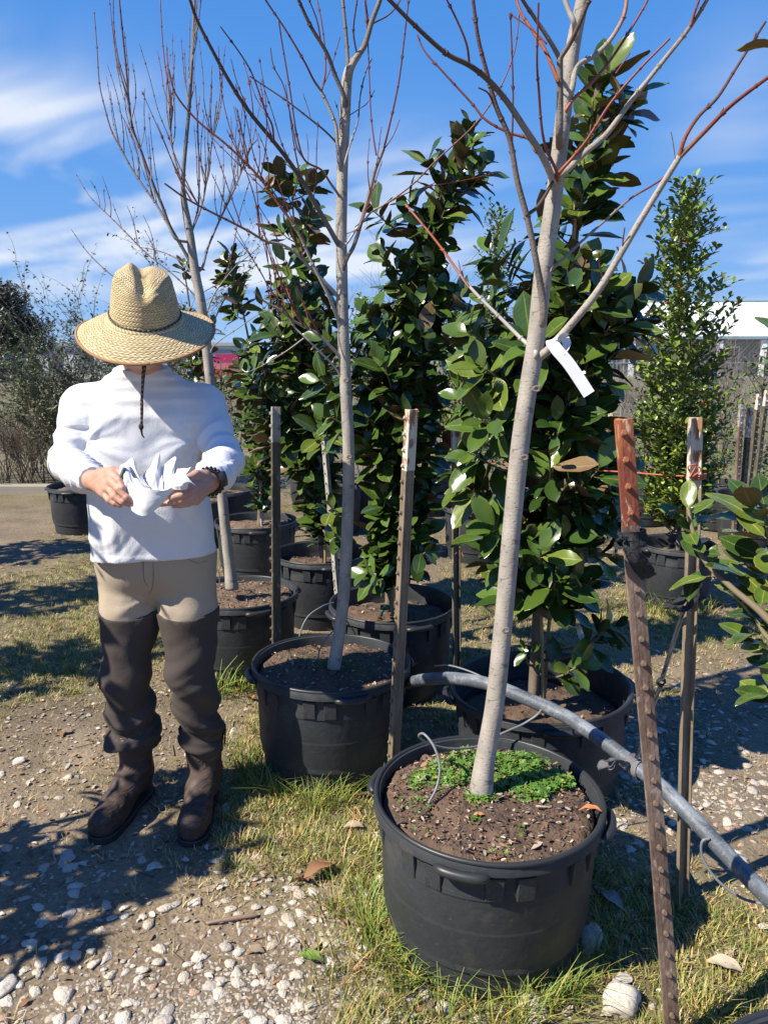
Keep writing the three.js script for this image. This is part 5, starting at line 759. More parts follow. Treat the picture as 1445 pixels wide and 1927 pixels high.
function tie(t, px, py, D, r = 0.022) { const c = P(px, py, D), list = []; const ring = []; for (let k = 0; k <= 12; k++) { const a = k / 12 * 6.2832; ring.push(V(c.x + Math.cos(a) * r, c.y, c.z + Math.sin(a) * r)); } list.push(strip(ring, 0.014, V(0, 1, 0), { crumple: 0.004 }), strip([V(c.x, c.y, c.z + r), V(c.x + 0.012, c.y + 0.018, c.z + r + 0.012), V(c.x + 0.026, c.y + 0.004, c.z + r + 0.008)], 0.013, V(0.3, 1, 0.2), { crumple: 0.004 }), strip([V(c.x, c.y, c.z + r), V(c.x - 0.012, c.y - 0.012, c.z + r + 0.01), V(c.x - 0.018, c.y - 0.035, c.z + r + 0.006)], 0.013, V(1, 0.3, 0.2), { crumple: 0.004 })); mesh('plant_tie', merge(list).translate(-t.position.x, -t.position.y, -t.position.z), green, t); }
function planted(label, cat, pos, po, group) { const t = thing(cat === 'holly' ? 'potted_holly' : 'potted_magnolia', label, cat === 'holly' ? 'potted shrub' : 'potted magnolia', pos, group); pot(t, po); return t; }
{ // right of centre, behind the nearest maple
  const t = planted('tall glossy magnolia right behind the nearest maple trunk, with a sprig low over its pot', 'magnolia', V(0.605, 0, -2.685), { R: 0.335, H: 0.37, soilDrop: 0.115, turn: 0.05, chips: 260, tilt: [-0.02, 0.04] }, 'magnolias in black pots');
  evergreen(t, 2.69, '1003,1322 1006,1250 1010,1180 1016,1080 1032,960 1045,850 1062,700 1075,550 1090,400 1112,260 1135,150', [[120, 1090, 1180], [180, 1000, 1225], [250, 985, 1205], [330, 950, 1190], [400, 980, 1200], [480, 955, 1215], [560, 890, 1225], [640, 855, 1235], [720, 885, 1150], [800, 865, 1205], [880, 850, 1190], [960, 850, 1205], [1040, 860, 1190], [1100, 890, 1150]], { n: 165, L: 0.145, r0: 0.021, young: 0.16, pow: 1.35, sprigs: [[1092, 1250, 2.55, 0.6, 0.5, 0.7, 8, 2, 0.12], [1128, 1200, 2.68, 0.8, 0.5, 0.1, 7, 0, 0.13], [985, 1222, 2.6, -0.7, 0.4, 0.5, 5, 1, 0.09], [1155, 1180, 2.7, 0.9, 0.3, 0, 6, 0, 0.12], [1195, 200, 2.6, 0.7, 0.5, 0.4, 6, 3, 0.13], [1115, 190, 2.6, -0.2, 0.8, 0.4, 6, 3, 0.12], [880, 625, 2.62, -0.7, 0.5, 0.4, 8, 1], [905, 690, 2.55, -0.6, 0.4, 0.6, 8, 2], [868, 745, 2.66, -0.8, 0.4, 0.3, 8, 1], [905, 565, 2.7, -0.6, 0.7, 0.2, 7, 1], [880, 850, 2.58, -0.7, 0.4, 0.5, 8, 1], [872, 915, 2.64, -0.8, 0.3, 0.4, 8, 2], [910, 790, 2.5, -0.4, 0.4, 0.8, 8, 1], [920, 470, 2.7, -0.6, 0.7, 0.2, 7, 0], [1212, 610, 2.66, 0.8, 0.3, 0.3, 8, 0], [1195, 545, 2.62, 0.7, 0.5, 0.3, 7, 0], [1155, 880, 2.56, 0.6, 0.4, 0.6, 8, 1], [1175, 970, 2.62, 0.7, 0.3, 0.4, 8, 1], [930, 990, 2.5, -0.4, 0.3, 0.8, 8, 1], [1120, 720, 2.56, 0.5, 0.5, 0.6, 7, 1]] });
  stake(t, P(1022, 1345, 2.60), P(1018, 1120, 2.62), 0.0065); stake(t, P(1022, 1345, 2.74), P(1085, 350, 2.64), 0.007); tie(t, 1018, 920, 2.65, 0.026); tie(t, 1056, 590, 2.66, 0.024);
}
{ // centre
  const t = planted('tall dark magnolia in the middle with a green tie at the foot of its stake', 'magnolia', V(0.041, 0, -3.514), { R: 0.30, H: 0.42, soilDrop: 0.08, turn: 0.4, chips: 260 }, 'magnolias in black pots');
  evergreen(t, 3.5, '731,1150 732,1080 735,980 745,850 768,700 790,550 810,420 850,310 888,240', [[215, 865, 910], [260, 830, 930], [300, 765, 940], [350, 715, 925], [420, 690, 895], [480, 690, 900], [540, 680, 885], [600, 620, 885], [660, 590, 875], [720, 600, 870], [780, 610, 875], [860, 680, 860], [940, 680, 840], [1020, 690, 830], [1075, 700, 800]], { n: 180, L: 0.140, pow: 1.45, young: 0.08, sprigs: [[690, 1075, 3.3, -0.7, 0.4, 0.5, 7, 1, 0.13], [800, 1040, 3.3, 0.7, 0.2, 0.6, 7, 0, 0.13], [612, 640, 3.45, -0.8, 0.4, 0.3, 8, 1], [600, 715, 3.4, -0.8, 0.4, 0.3, 8, 0], [622, 785, 3.35, -0.7, 0.4, 0.5, 8, 1], [690, 590, 3.4, -0.7, 0.5, 0.4, 8, 1], [715, 480, 3.4, -0.7, 0.6, 0.3, 7, 0], [700, 395, 3.42, -0.7, 0.6, 0.3, 7, 0], [868, 560, 3.4, 0.7, 0.5, 0.3, 8, 1], [865, 700, 3.38, 0.7, 0.4, 0.4, 8, 0], [700, 860, 3.35, -0.6, 0.4, 0.6, 8, 1], [905, 330, 3.42, 0.7, 0.6, 0.3, 7, 1]] });
  stake(t, P(738, 1158, 3.44), P(744, 860, 3.46), 0.007); tie(t, 724, 1143, 3.42, 0.022); tie(t, 741, 870, 3.47, 0.022);
}
{ // left of centre
  const t = planted('magnolia with rusty-backed leaves left of the second maple trunk', 'magnolia', V(-0.383, 0, -4.464), { R: 0.28, H: 0.42, soilDrop: 0.09, turn: 0.3, chips: 220 }, 'magnolias in black pots');
  evergreen(t, 4.45, '607,1063 604,1010 600,940 588,800 572,640 560,500 552,400 548,340', [[320, 480, 605], [370, 440, 620], [440, 435, 630], [500, 440, 640], [560, 430, 640], [640, 430, 650], [720, 440, 650], [800, 450, 640], [860, 500, 650], [960, 560, 650], [1005, 590, 640]], { n: 172, L: 0.142, young: 0.05, dead: 0.07, sprigs: [[606, 800, 3.7, 0.1, 0.9, 0.4, 9, 2, 0.15], [628, 955, 3.8, 0.3, 0.7, 0.5, 7, 2, 0.13], [640, 1010, 3.8, 0.5, 0.4, 0.5, 5, 1, 0.12], [560, 325, 4.3, 0.1, 1, 0.2, 6, 3, 0.13], [505, 345, 4.3, -0.3, 0.8, 0.3, 6, 3, 0.13]] });
  stake(t, P(612, 1062, 4.38), P(612, 975, 4.38), 0.008); tie(t, 549, 640, 4.4, 0.024);
}
{ // farther left
  const t = planted('smaller magnolia at the back left, pot seen past the third maple trunk', 'magnolia', V(-0.94, 0, -5.45), { R: 0.295, H: 0.40, soilDrop: 0.05, turn: 0.2, chips: 160, dry: true }, 'magnolias in black pots');
  evergreen(t, 5.45, '488,1000 490,950 491,880 488,780 470,650 448,540 440,490', [[478, 415, 465], [540, 400, 500], [600, 400, 520], [680, 425, 545], [760, 440, 560], [840, 440, 560], [900, 455, 545], [950, 480, 520]], { n: 110, L: 0.13, young: 0.04, dead: 0.06 });
  stake(t, P(493, 1000, 5.4), P(485, 700, 5.4), 0.012, greyWhite); tie(t, 490, 940, 5.42, 0.03);
  const u = planted('magnolia behind the hat of the man, only its crown in view', 'magnolia', V(-1.62, 0, -6.3), { R: 0.29, H: 0.4, chips: 0, dry: true, detail: false }, 'magnolias in black pots');
  evergreen(u, 6.2, '372,940 372,800 365,650 352,540 345,500', [[485, 325, 365], [530, 315, 385], [600, 325, 420], [680, 340, 430], [780, 350, 420]], { n: 34, L: 0.13, young: 0.03, dead: 0.1 });
}
faceSun = 1.0;
{ // right edge, close to the camera; only its branches reach into the picture
  const t = planted('magnolia at the right edge, big light green leaves reaching in close to the camera', 'magnolia', V(0.775, 0, -0.875), { R: 0.305, H: 0.42, soilDrop: 0.05, chips: 160 }, 'magnolias in black pots');
  const list = [], tw = [], lead = [V(0.79, 0.36, -0.86), V(0.84, 0.7, -0.9), V(0.90, 1.1, -0.95), V(0.96, 1.6, -1.0), V(1.0, 2.2, -1.05)], cv = new THREE.CatmullRomCurve3(lead), kf = () => { const x = rnd(); return x < 0.5 ? 1 : x < 0.88 ? 2 : 0; };
  mesh('trunk', tube(lead, [0.02, 0.017, 0.013, 0.009, 0.004], { rad: 10, seg: 40, color: () => [0.235, 0.185, 0.135] }).translate(-0.775, 0, 0.875), barkMat, t);
  const br = (s, f, n, L, extra) => { const p = PP(s), b = cv.getPoint(f), all = [b, ...p]; tw.push(tube(all, [0.009, 0.0065, 0.005, 0.0038], { rad: 8, seg: 40, wob: 0.06, color: (u) => mix3(stemCol, stemGreen, u) })); const e = p[p.length - 1], d = e.clone().sub(p[p.length - 2]).normalize().multiplyScalar(0.5).add(V(-0.1, 0.75, 0.55)).normalize(); whorl(e, d, n, L, list, kf, 1.05); for (const [q, m, l, k] of extra || []) { const c = new THREE.CatmullRomCurve3(p), x = c.getPoint(q), dd = c.getTangent(q).multiplyScalar(0.5).add(V(-0.1, 0.7, 0.6)).normalize(); whorl(x, dd, m, l, list, k === undefined ? kf : () => k, 1.45); } };
  br('1440,1160,1.36 1375,1105,1.43 1322,1050,1.49 1303,1000,1.51 1294,955,1.53', 0.35, 7, 0.098, [[0.55, 3, 0.09, 0], [0.42, 3, 0.095], [0.72, 3, 0.085, 1]]);
  br('1470,1090,1.38 1448,1010,1.42 1440,965,1.45', 0.45, 8, 0.112, [[0.35, 5, 0.11], [0.6, 4, 0.11]]);
  br('1490,1240,1.34 1440,1195,1.40 1422,1165,1.42', 0.3, 6, 0.10, [[0.5, 4, 0.10], [0.15, 4, 0.11, 0]]);
  br('1500,1330,1.34 1462,1305,1.37 1446,1296,1.38', 0.2, 4, 0.09, [[0.5, 3, 0.09, 0]]);
  br('1560,720,1.36 1510,665,1.40 1490,640,1.42', 0.62, 5, 0.09, [[0.5, 3, 0.09, 0]]);
  br('1540,90,1.36 1500,50,1.40 1480,40,1.42', 0.9, 3, 0.085);
  br('1500,1120,1.36 1440,1075,1.42 1405,1060,1.46', 0.38, 6, 0.09, [[0.55, 4, 0.085]]);
  br('1500,1010,1.36 1450,960,1.44 1415,940,1.48', 0.5, 6, 0.09, [[0.5, 4, 0.085]]);
  br('1500,1220,1.36 1460,1150,1.40 1452,1120,1.42', 0.32, 6, 0.09, [[0.5, 4, 0.085]]);
  for (let i = 0; i < 16; i++) { const f = rr(0.4, 1), b = cv.getPoint(f), a = rr(-1.2, 1.5), e = b.clone().add(V(Math.cos(a) * rr(0.15, 0.4), rr(0.1, 0.25), Math.abs(Math.sin(a)) * 0.35)); tw.push(tube([b, e], [0.005, 0.003], { rad: 5, seg: 6, color: () => stemCol })); whorl(e, e.clone().sub(b).normalize(), 7, 0.13, list, kf); }
  mesh('branches', merge(tw).translate(-0.775, 0, 0.875), mat([1, 1, 1], 0.8, { vertexColors: true }), t).userData.kind = 'stuff';
  placeLeaves(t, list, [magA, magB, magC, magD]);
}
faceSun = 0.25;
// magnolias to the left of the picture; their dappled shade falls across the path and the man's boots
for (const [x, z, s, n, r] of [[-2.15, -1.52, 1.85, 46, 0.33], [-1.95, -2.0, 2.1, 9, 0.3], [-3.5, -2.95, 2.6, 70, 0.5], [-3.9, -4.1, 2.7, 70, 0.5], [-4.5, -5.3, 2.6, 70, 0.5]]) {
  const t = planted(x > -2 ? 'sparse potted magnolia left of the picture, shading the legs of the man' : x > -3 ? 'dense potted magnolia left of the picture, shading the path before the boots' : (z > -3.5 ? 'nearest' : z > -4.8 ? 'middle' : 'farthest') + ' dense magnolia of the row left of the picture, shading the upper path', 'magnolia', V(x, 0, z), { chips: 0, dry: true, detail: false, soilDrop: 0.05 }, 'shade magnolias left of the path'), list = [], tw = [];
  mesh('trunk', tube([V(0, 0.36, 0), V(0.02, 1.2, 0), V(0, s, 0.02)], [0.02, 0.013, 0.004], { rad: 8, seg: 16, color: () => [0.235, 0.185, 0.135] }), barkMat, t);
  for (let i = 0; i < n; i++) { const h = lerp(0.75, s, (i + rnd()) / n), a = i * 2.4, R = r * rr(0.45, 1) * (1 - 0.55 * ((h - 0.75) / (s - 0.75)) ** 2), b = V(x, h - R * 0.6, z), e = V(x + Math.cos(a) * R, h, z + Math.sin(a) * R), d = e.clone().sub(b).normalize(); tw.push(tube([V(0, h - R * 0.6, 0), e.clone().sub(t.position)], [0.005, 0.003], { rad: 4, seg: 4, color: () => stemCol })); whorl(e, d, 7, 0.13, list, () => rnd() < 0.5 ? 0 : 1); whorl(b.clone().lerp(e, 0.6), d, 5, 0.13, list, () => 0, 1.4); }
  mesh('branches', merge(tw), mat([1, 1, 1], 0.8, { vertexColors: true }), t).userData.kind = 'stuff';
  placeLeaves(t, list, [magA, magB, magC, magD], 0);
}
// ---------------------------------------------------------------- hollies, small bright leaves
const holA = leafMat([0.115, 0.185, 0.028], [0.17, 0.26, 0.038], [0.20, 0.26, 0.06], [0.12, 0.17, 0.05], { transmission: 0.0 });
function holly(label, pos, po, D, leader, rows, o = {}) {
  const t = planted(label, 'holly', pos, po, 'hollies behind the magnolias');
  const lp = limbPts(pxL(leader), D, D), R = rows.map(([y, a, b]) => [P(a, y, D).y, P(a, y, D).x, P(b, y, D).x]).sort((a, b) => a[0] - b[0]), tw = [], list = [], berries = [];
  mesh('trunk', tube(lp, [0.016, 0.013, 0.009, 0.004], { rad: 8, seg: 40, color: () => [0.20, 0.18, 0.15] }).translate(-pos.x, 0, -pos.z), barkMat, t);
  const at = (h) => { let i = 0; while (i < R.length - 2 && h > R[i + 1][0]) i++; const k = clamp((h - R[i][0]) / (R[i + 1][0] - R[i][0])); return [lerp(R[i][1], R[i + 1][1], k), lerp(R[i][2], R[i + 1][2], k)]; }, ld = (h) => { let i = 0; while (i < lp.length - 2 && h > lp[i + 1].y) i++; return lp[i].clone().lerp(lp[i + 1], clamp((h - lp[i].y) / (lp[i + 1].y - lp[i].y))); };
  const n = o.n || 150; for (let i = 0; i < n; i++) {
    const h = lerp(R[0][0], R[R.length - 1][0], Math.pow((i + rnd()) / n, o.pow || 1)), uu = clamp(((i * 0.6180339) % 1) * 2 - 1 + rr(-0.1, 0.1), -1, 1), a = (i % 2 ? 1 : -1) * Math.acos(uu), [xl, xr] = at(h), c = ld(h), ex = Math.cos(a) > 0 ? xr - c.x : c.x - xl, k = Math.sqrt(rr(0.15, 1)) * (rnd() < 0.16 ? 1.25 : 1), e = V(c.x + Math.cos(a) * ex * k, h, c.z + Math.sin(a) * (xr - xl) * 0.45 * k), len = e.distanceTo(c), b = ld(Math.max(lp[0].y + 0.05, h - len * rr(0.6, 1.1)));
    const mid = b.clone().lerp(e, 0.6).add(V(0, -0.03, 0)); tw.push(tube([b, mid, e], [0.005, 0.0025, 0.0014], { rad: 4, seg: 6, color: () => [0.17, 0.15, 0.11] }));
    const cv = new THREE.CatmullRomCurve3([b, mid, e], false, 'centripetal'), twl = cv.getLength();
    const subs = [[cv, Math.max(0.05, twl - 0.35), twl]]; for (let q = 0; q < 3; q++) { const p = cv.getPoint(rr(0.4, 0.95)), ee = p.clone().add(V(rr(-1, 1), rr(0, 1.2), rr(-1, 1)).normalize().multiplyScalar(rr(0.08, 0.17))); tw.push(tube([p, ee], [0.0022, 0.0012], { rad: 3, seg: 2, color: () => [0.17, 0.17, 0.09] })); const c2 = new THREE.LineCurve3(p, ee); subs.push([c2, 0.01, c2.getLength()]); }
    for (const [c2, s0, s1] of subs) { const l2 = c2.getLength(); let g = rnd() * 6; for (let s = s0; s <= s1; s += o.along || 0.017) { g += 2.4; const p = c2.getPointAt(Math.min(1, s / l2)), d = c2.getTangentAt(Math.min(1, s / l2)), ra = V(Math.cos(g), rr(-0.2, 0.6), Math.sin(g)).normalize(); leafAt(p, ra.clone().add(d), V(rr(-0.5, 0.5), 1, rr(-0.5, 0.5)), (o.L || 0.052) * rr(0.7, 1.2), list, 0); if (o.berry && rnd() < o.berry) berries.push([M4(p.clone().add(V(rr(-0.01, 0.01), -0.01, rr(-0.01, 0.01))).sub(pos), qe(0, 0, 0), V(1, 1, 1)), null]); } }
  }
  const yy = (l) => { const k = rr(0.75, 1.3), y = rnd() < 0.15 ? 1.7 : 1; return C(k * y, k * (y > 1 ? 1.35 : 1), k * 0.9); };
  mesh('branches', merge(tw).translate(-pos.x, 0, -pos.z), mat([1, 1, 1], 0.8, { vertexColors: true }), t).userData.kind = 'stuff';
  copies('foliage', hollyGeo, holA, list.map((l) => [M4(l.p.clone().sub(pos), l.q, V(l.L, l.L, l.L)), yy(l)]), t);
  if (berries.length) copies('berries', new THREE.SphereGeometry(0.006, 6, 5), mat([0.42, 0.02, 0.015], 0.35), berries, t);
  return t;
}
holly('tall bright green holly with small leaves and red berries at the right', V(1.895, 0, -4.771), { R: 0.235, H: 0.40, soilDrop: 0.10, chips: 100, turn: 0.3 }, 4.77, '1275,1040 1278,980 1282,860 1277,700 1276,560 1284,420 1300,335', [[350, 1285, 1325], [390, 1250, 1345], [430, 1240, 1355], [500, 1228, 1365], [560, 1235, 1390], [620, 1195, 1385], [660, 1160, 1400], [720, 1160, 1405], [780, 1155, 1385], [840, 1195, 1355], [900, 1215, 1350], [960, 1225, 1330]], { n: 300, berry: 0.02, pow: 2.3 });
holly('pale holly standing behind the two big magnolias', V(0.98, 0, -6.6), { R: 0.25, H: 0.4, chips: 0, dry: true, detail: false }, 6.6, '925,930 925,800 930,600 935,420', [[398, 925, 948], [450, 908, 965], [540, 890, 975], [640, 865, 985], [740, 855, 975], [850, 865, 965]], { n: 90, L: 0.05, along: 0.026 });
holly('small holly seen in the gap right of the second maple trunk', V(-0.2, 0, -7.2), { R: 0.25, H: 0.4, chips: 0, dry: true, detail: false }, 7.2, '690,910 690,800 692,680 690,590', [[560, 670, 712], [640, 655, 730], [720, 650, 740], [820, 660, 730]], { n: 60, L: 0.055, along: 0.03 });
holly('broad mid-green holly filling the gap between the left and middle magnolias', V(-0.75, 0, -7.9), { R: 0.25, H: 0.4, chips: 0, dry: true, detail: false }, 7.9, '590,900 590,760 592,640 590,560', [[540, 575, 605], [600, 545, 640], [680, 530, 660], [760, 525, 665], [850, 540, 650]], { n: 110, L: 0.06, along: 0.026 });
holly('broad bright holly low behind the middle magnolia and the cream-tipped post', V(0.85, 0, -8.3), { R: 0.25, H: 0.4, chips: 0, dry: true, detail: false }, 8.3, '868,880 868,760 868,660 868,600', [[585, 850, 885], [640, 825, 905], [720, 805, 925], [800, 805, 925], [860, 820, 910]], { n: 110, L: 0.06, along: 0.026 });
holly('dark green holly in the back row behind the white tag', V(2.3, 0, -8.6), { R: 0.25, H: 0.4, chips: 0, dry: true, detail: false }, 8.6, '1100,880 1100,760 1098,690 1098,640', [[625, 1085, 1112], [680, 1055, 1150], [760, 1040, 1165], [840, 1050, 1150]], { n: 90, L: 0.06, along: 0.028 });
// ---------------------------------------------------------------- stones, grass, leaf litter on the ground
const ground = scene.userData.ground;
const potSpots = [[0.281, -1.878, 0.27], [-0.214, -2.783, 0.27], [-0.75, -3.72, 0.27], [0.605, -2.685, 0.29], [0.041, -3.514, 0.27], [-0.383, -4.464, 0.25], [-0.94, -5.45, 0.26], [1.895, -4.771, 0.2], [0.775, -0.875, 0.27]];
const inPot = (x, z, m = 0) => potSpots.some(([a, b, r]) => Math.hypot(x - a, z - b) < r + m);
const inBoot = (x, z) => Math.hypot(x + 0.93, (z + 2.38) * 0.45) < 0.06 || Math.hypot(x + 0.645, (z + 2.36) * 0.45) < 0.06;
function stone(s, flat = 0.5, rough = 0.22, det = 1) { const g0 = new THREE.IcosahedronGeometry(1, det); g0.deleteAttribute('uv'); g0.deleteAttribute('normal'); const g = mergeVertices(g0), p = g.attributes.position; for (let i = 0; i < p.count; i++) { const v = V(p.getX(i), p.getY(i), p.getZ(i)).normalize(), k = 1 + rough * 1.6 * noise3(v.x * 1.3 + s * 7, v.y * 1.3, v.z * 1.3) + rough * 0.6 * noise3(v.x * 3 + s, v.y * 3, v.z * 3); v.multiplyScalar(k); p.setXYZ(i, v.x * (1.1 + 0.25 * hash3(s, 1, 2)), v.y * flat, v.z * (0.8 + 0.25 * hash3(s, 2, 2))); } g.computeVertexNormals(); return uvBy(g, (x, y, z) => [x * 0.5 + y * 0.3, z * 0.5 + y * 0.3]); }
const stoneTex = tex(256, 256, (u, v) => { const a = pfbm(u, v, 5, 6, 500), b = pn2(u * 70, v * 70, 70, 505); const k = 0.72 + 0.5 * a - (b > 0.88 ? 0.25 : 0); return [k, k * 0.98, k * 0.95]; }), stoneBump = tex(256, 256, (u, v) => pfbm(u, v, 8, 5, 500), false);
const stoneMats = [[0.56, 0.50, 0.41], [0.62, 0.56, 0.47], [0.50, 0.42, 0.33], [0.48, 0.34, 0.24], [0.45, 0.41, 0.36]].map((c) => mat(c, 0.85, { map: stoneTex, bumpMap: stoneBump, bumpScale: 0.004 }));
const pebGeos = [1, 2, 3, 4, 5, 6].map((s) => stone(s)), sharp = [11, 12].map((s) => stone(s, 0.42, 0.42));
{
  const list = [];
  let guard = 0; while (list.length < 4200 && guard++ < 200000) {
    const near = rnd() < 0.55, x = near ? rr(-1.1, 0.35) : rr(-2.2, 2.6), z = near ? rr(-2.2, -1.2) : -rr(1.2, 5.2);
    if (rnd() > Math.pow(stoneAt(x, z), 1.25) || inPot(x, z, 0.01) || inBoot(x, z)) continue;
    const s = (0.0042 + 0.016 * Math.pow(rnd(), 2.3)) * (rnd() < 0.03 ? 1.4 : 1); if (list.some((q) => Math.abs(q.x - x) < (q.s + s) * 0.7 && Math.abs(q.z - z) < (q.s + s) * 0.7)) continue;
    list.push({ x, z, s, k: Math.floor(rnd() * 5), g: Math.floor(rnd() * 6), a: rr(0, 6.28), t: rr(-0.3, 0.3) });
  }
  for (const l of list) { const v = seen(V(l.x, 0, l.z), 10); l.v = v ? l.s / v[2] : 0; } list.sort((a, b) => b.v - a.v);
  list.forEach((l, i) => { l.p = onG(l.x, l.z, l.s * 0.02); l.q = qe(l.t, l.a, l.t * 0.7); });
  for (const l of list.slice(0, 300)) { const m = mesh('pebble', l.g >= 4 ? sharp[l.k % 2] : pebGeos[l.g], stoneMats[l.k === 3 && l.a > 2 ? 1 : l.k], ground); m.position.copy(l.p); m.quaternion.copy(l.q); m.scale.setScalar(l.s); }
  copies('gravel', sharp[0], mat([1, 1, 1], 0.85, { map: stoneTex, bumpMap: stoneBump, bumpScale: 0.004 }), list.slice(300).map((l) => [M4(l.p, l.q, V(l.s, l.s, l.s)), C(...stoneMats[l.k].color.toArray())]), ground);
}
const rock = (label, px, py, s, sq, m, a, flat, sd) => { const p = G(px, py); const o = mesh('rock', stone(sd, flat, 0.2, 3), stoneMats[m]); o.position.copy(onG(p.x, p.z, s * 0.28)); o.rotation.set(0.1, a, 0.08); o.scale.set(s, s * sq, s); tag(o, label, 'rock'); };
rock('pale rounded rock at the bottom edge left of the leaning post', 1166, 1893, 0.042, 1.2, 1, 0.4, 0.8, 21);
rock('grey angular rock in the shade to the right of the nearest pot', 1110, 1768, 0.036, 1.1, 4, 1.2, 0.8, 23);
rock('pale rock half hidden in grass in front of the nearest pot', 1004, 1898, 0.036, 0.8, 4, 2.2, 0.7, 25);
rock('whitish stone lying alone on the dirt at the left edge of the path', 36, 1432, 0.023, 0.8, 1, 0.5, 0.6, 27);
rock('flat grey stone in the shade on the path, in front of the left boot', 128, 1618, 0.023, 0.5, 4, 1.5, 0.5, 29);
rock('white stone at the far left on the dirt near the bottom corner', 8, 1858, 0.028, 0.8, 1, 0.9, 0.6, 31);
{ // fines between the stones
  const list = []; let n = 0; while (n < 26000) { n++; const x = rr(-2.2, 2.4), z = -Math.pow(rr(1.08, 2.2), 2), s = rr(0.0012, 0.0038); if (Math.abs(x) > 0.75 * -z + 0.4 || inPot(x, z) || rnd() > 0.10 + stoneAt(x, z) * 1.2) continue; const k = rr(0.6, 1.15); list.push([M4(onG(x, z, s * 0.15), qe(rr(-0.5, 0.5), rr(0, 6.28), 0), V(s, s, s)), C(0.50 * k, 0.43 * k, 0.34 * k)]); }
  copies('grit', sharp[1], mat([1, 1, 1], 0.9), list, ground);
}
// grass: tufts of bent blades, some green, some dry
function tuft(n, h, spread, seedN) {
  const pos = [], idx = [], col = [];
  for (let i = 0; i < n; i++) { const a = hash3(i, seedN, 1) * 6.283, r = spread * Math.sqrt(hash3(i, seedN, 2)), x0 = Math.cos(a) * r, z0 = Math.sin(a) * r, H = h * (0.45 + 0.75 * hash3(i, seedN, 3)), b = a + (hash3(i, seedN, 4) - 0.5) * 2.4, bend = H * (0.25 + 0.95 * hash3(i, seedN, 5)), w = 0.0014 + 0.0014 * hash3(i, seedN, 6), sx = -Math.sin(b) * w, sz = Math.cos(b) * w, o = pos.length / 3, dry = hash3(i, seedN, 7) < 0.25;
    for (let k = 0; k <= 3; k++) { const t = k / 3, x = x0 + Math.cos(b) * bend * t * t, z = z0 + Math.sin(b) * bend * t * t, y = H * (t - 0.28 * t * t * (bend / H)), s = 1 - t * 0.85; pos.push(x - sx * s, y, z - sz * s, x + sx * s, y, z + sz * s); const c = dry ? [1.9, 1.25, 1.6] : [1, 1, 1]; col.push(...c, ...c); }
    for (let k = 0; k < 3; k++) { const q = o + k * 2; idx.push(q, q + 1, q + 2, q + 1, q + 3, q + 2); } }
  const g = new THREE.BufferGeometry(); g.setAttribute('position', new THREE.Float32BufferAttribute(pos, 3)); g.setAttribute('color', new THREE.Float32BufferAttribute(col, 3)); g.setIndex(idx); g.computeVertexNormals(); return g;
}
const grassMat = mat([1, 1, 1], 0.6, { vertexColors: true, transmission: 0.0 });
{
  const short = [], tall = [], dry = [];
  const put = (list, x, z, s, c) => list.push([M4(onG(x, z, -0.004), qe(rr(-0.15, 0.15), rr(0, 6.28), rr(-0.15, 0.15)), V(s * rr(0.8, 1.2), s, s * rr(0.8, 1.2))), c]);
  const gc = () => { const k = rr(0.75, 1.3), y = rnd(); return y < 0.5 ? C(0.23 * k, 0.255 * k, 0.05 * k) : y < 0.75 ? C(0.13 * k, 0.19 * k, 0.032 * k) : C(0.38 * k, 0.32 * k, 0.12 * k); };
  let n = 0; while (n < 60000) { const x = rr(-3.2, 3.2), z = -rr(1.0, 1) * Math.pow(rr(1.05, 2.95), 2) * 0.98; n++; if (Math.abs(x) > 0.75 * -z + 0.5 || inPot(x, z) || inBoot(x, z)) continue; const g = grassAt(x, z); if (rnd() > g * g * 1.25) continue; put(short, x, z, rr(0.5, 1.0) * (0.55 + 0.75 * g), gc()); }
  n = 0; while (n < 22000) { const x = rr(-3, 3), z = -rr(1.1, 5.5); n++; if (Math.abs(x) > 0.75 * -z + 0.5 || inPot(x, z) || inBoot(x, z)) continue; const g = grassAt(x, z); if (rnd() > g * 0.8 + 0.06) continue; const k = rr(0.7, 1.2); put(dry, x, z, rr(0.5, 1.0), C(0.50 * k, 0.39 * k, 0.20 * k)); }
  // longer tufts against the pots
  const ring = (i, a0, a1, m, s0, s1) => { const [cx, cz, r] = potSpots[i]; for (let k = 0; k < m; k++) { const a = rr(a0, a1), q = r + rr(0.0, 0.09); put(tall, cx + Math.sin(a) * q, cz + Math.cos(a) * q, rr(s0, s1), C(0.16 * rr(0.8, 1.5), 0.24 * rr(0.8, 1.3), 0.04)); } };
  ring(0, -1.9, 0.9, 60, 0.7, 1.3); ring(0, 0.9, 2.2, 22, 0.5, 0.9); ring(1, -1.6, 1.2, 60, 0.6, 1.2); ring(2, -0.4, 1.2, 26, 0.9, 1.6); ring(3, -0.5, 1.5, 14, 0.5, 0.9); ring(7, -1.5, 1.5, 20, 0.8, 1.4);
  for (let k = 0; k < 34; k++) put(tall, rr(-0.20, 0.0), rr(-2.15, -1.35), rr(0.6, 1.1), gc()); for (let k = 0; k < 34; k++) put(tall, rr(0.65, 1.3), rr(-1.75, -1.2), rr(0.5, 0.9), gc());
  const a = copies('grass', tuft(11, 0.033, 0.022, 1), grassMat, short); tag(a, 'short yellow-green grass in patches over the dirt', 'grass');
  const b = copies('dry_grass', tuft(9, 0.030, 0.035, 2), grassMat, dry); tag(b, 'dead straw-coloured grass lying among the green', 'dry grass');
  const c = copies('long_grass', tuft(13, 0.115, 0.03, 3), grassMat, tall); tag(c, 'longer green grass growing against the feet of the pots', 'grass');
}
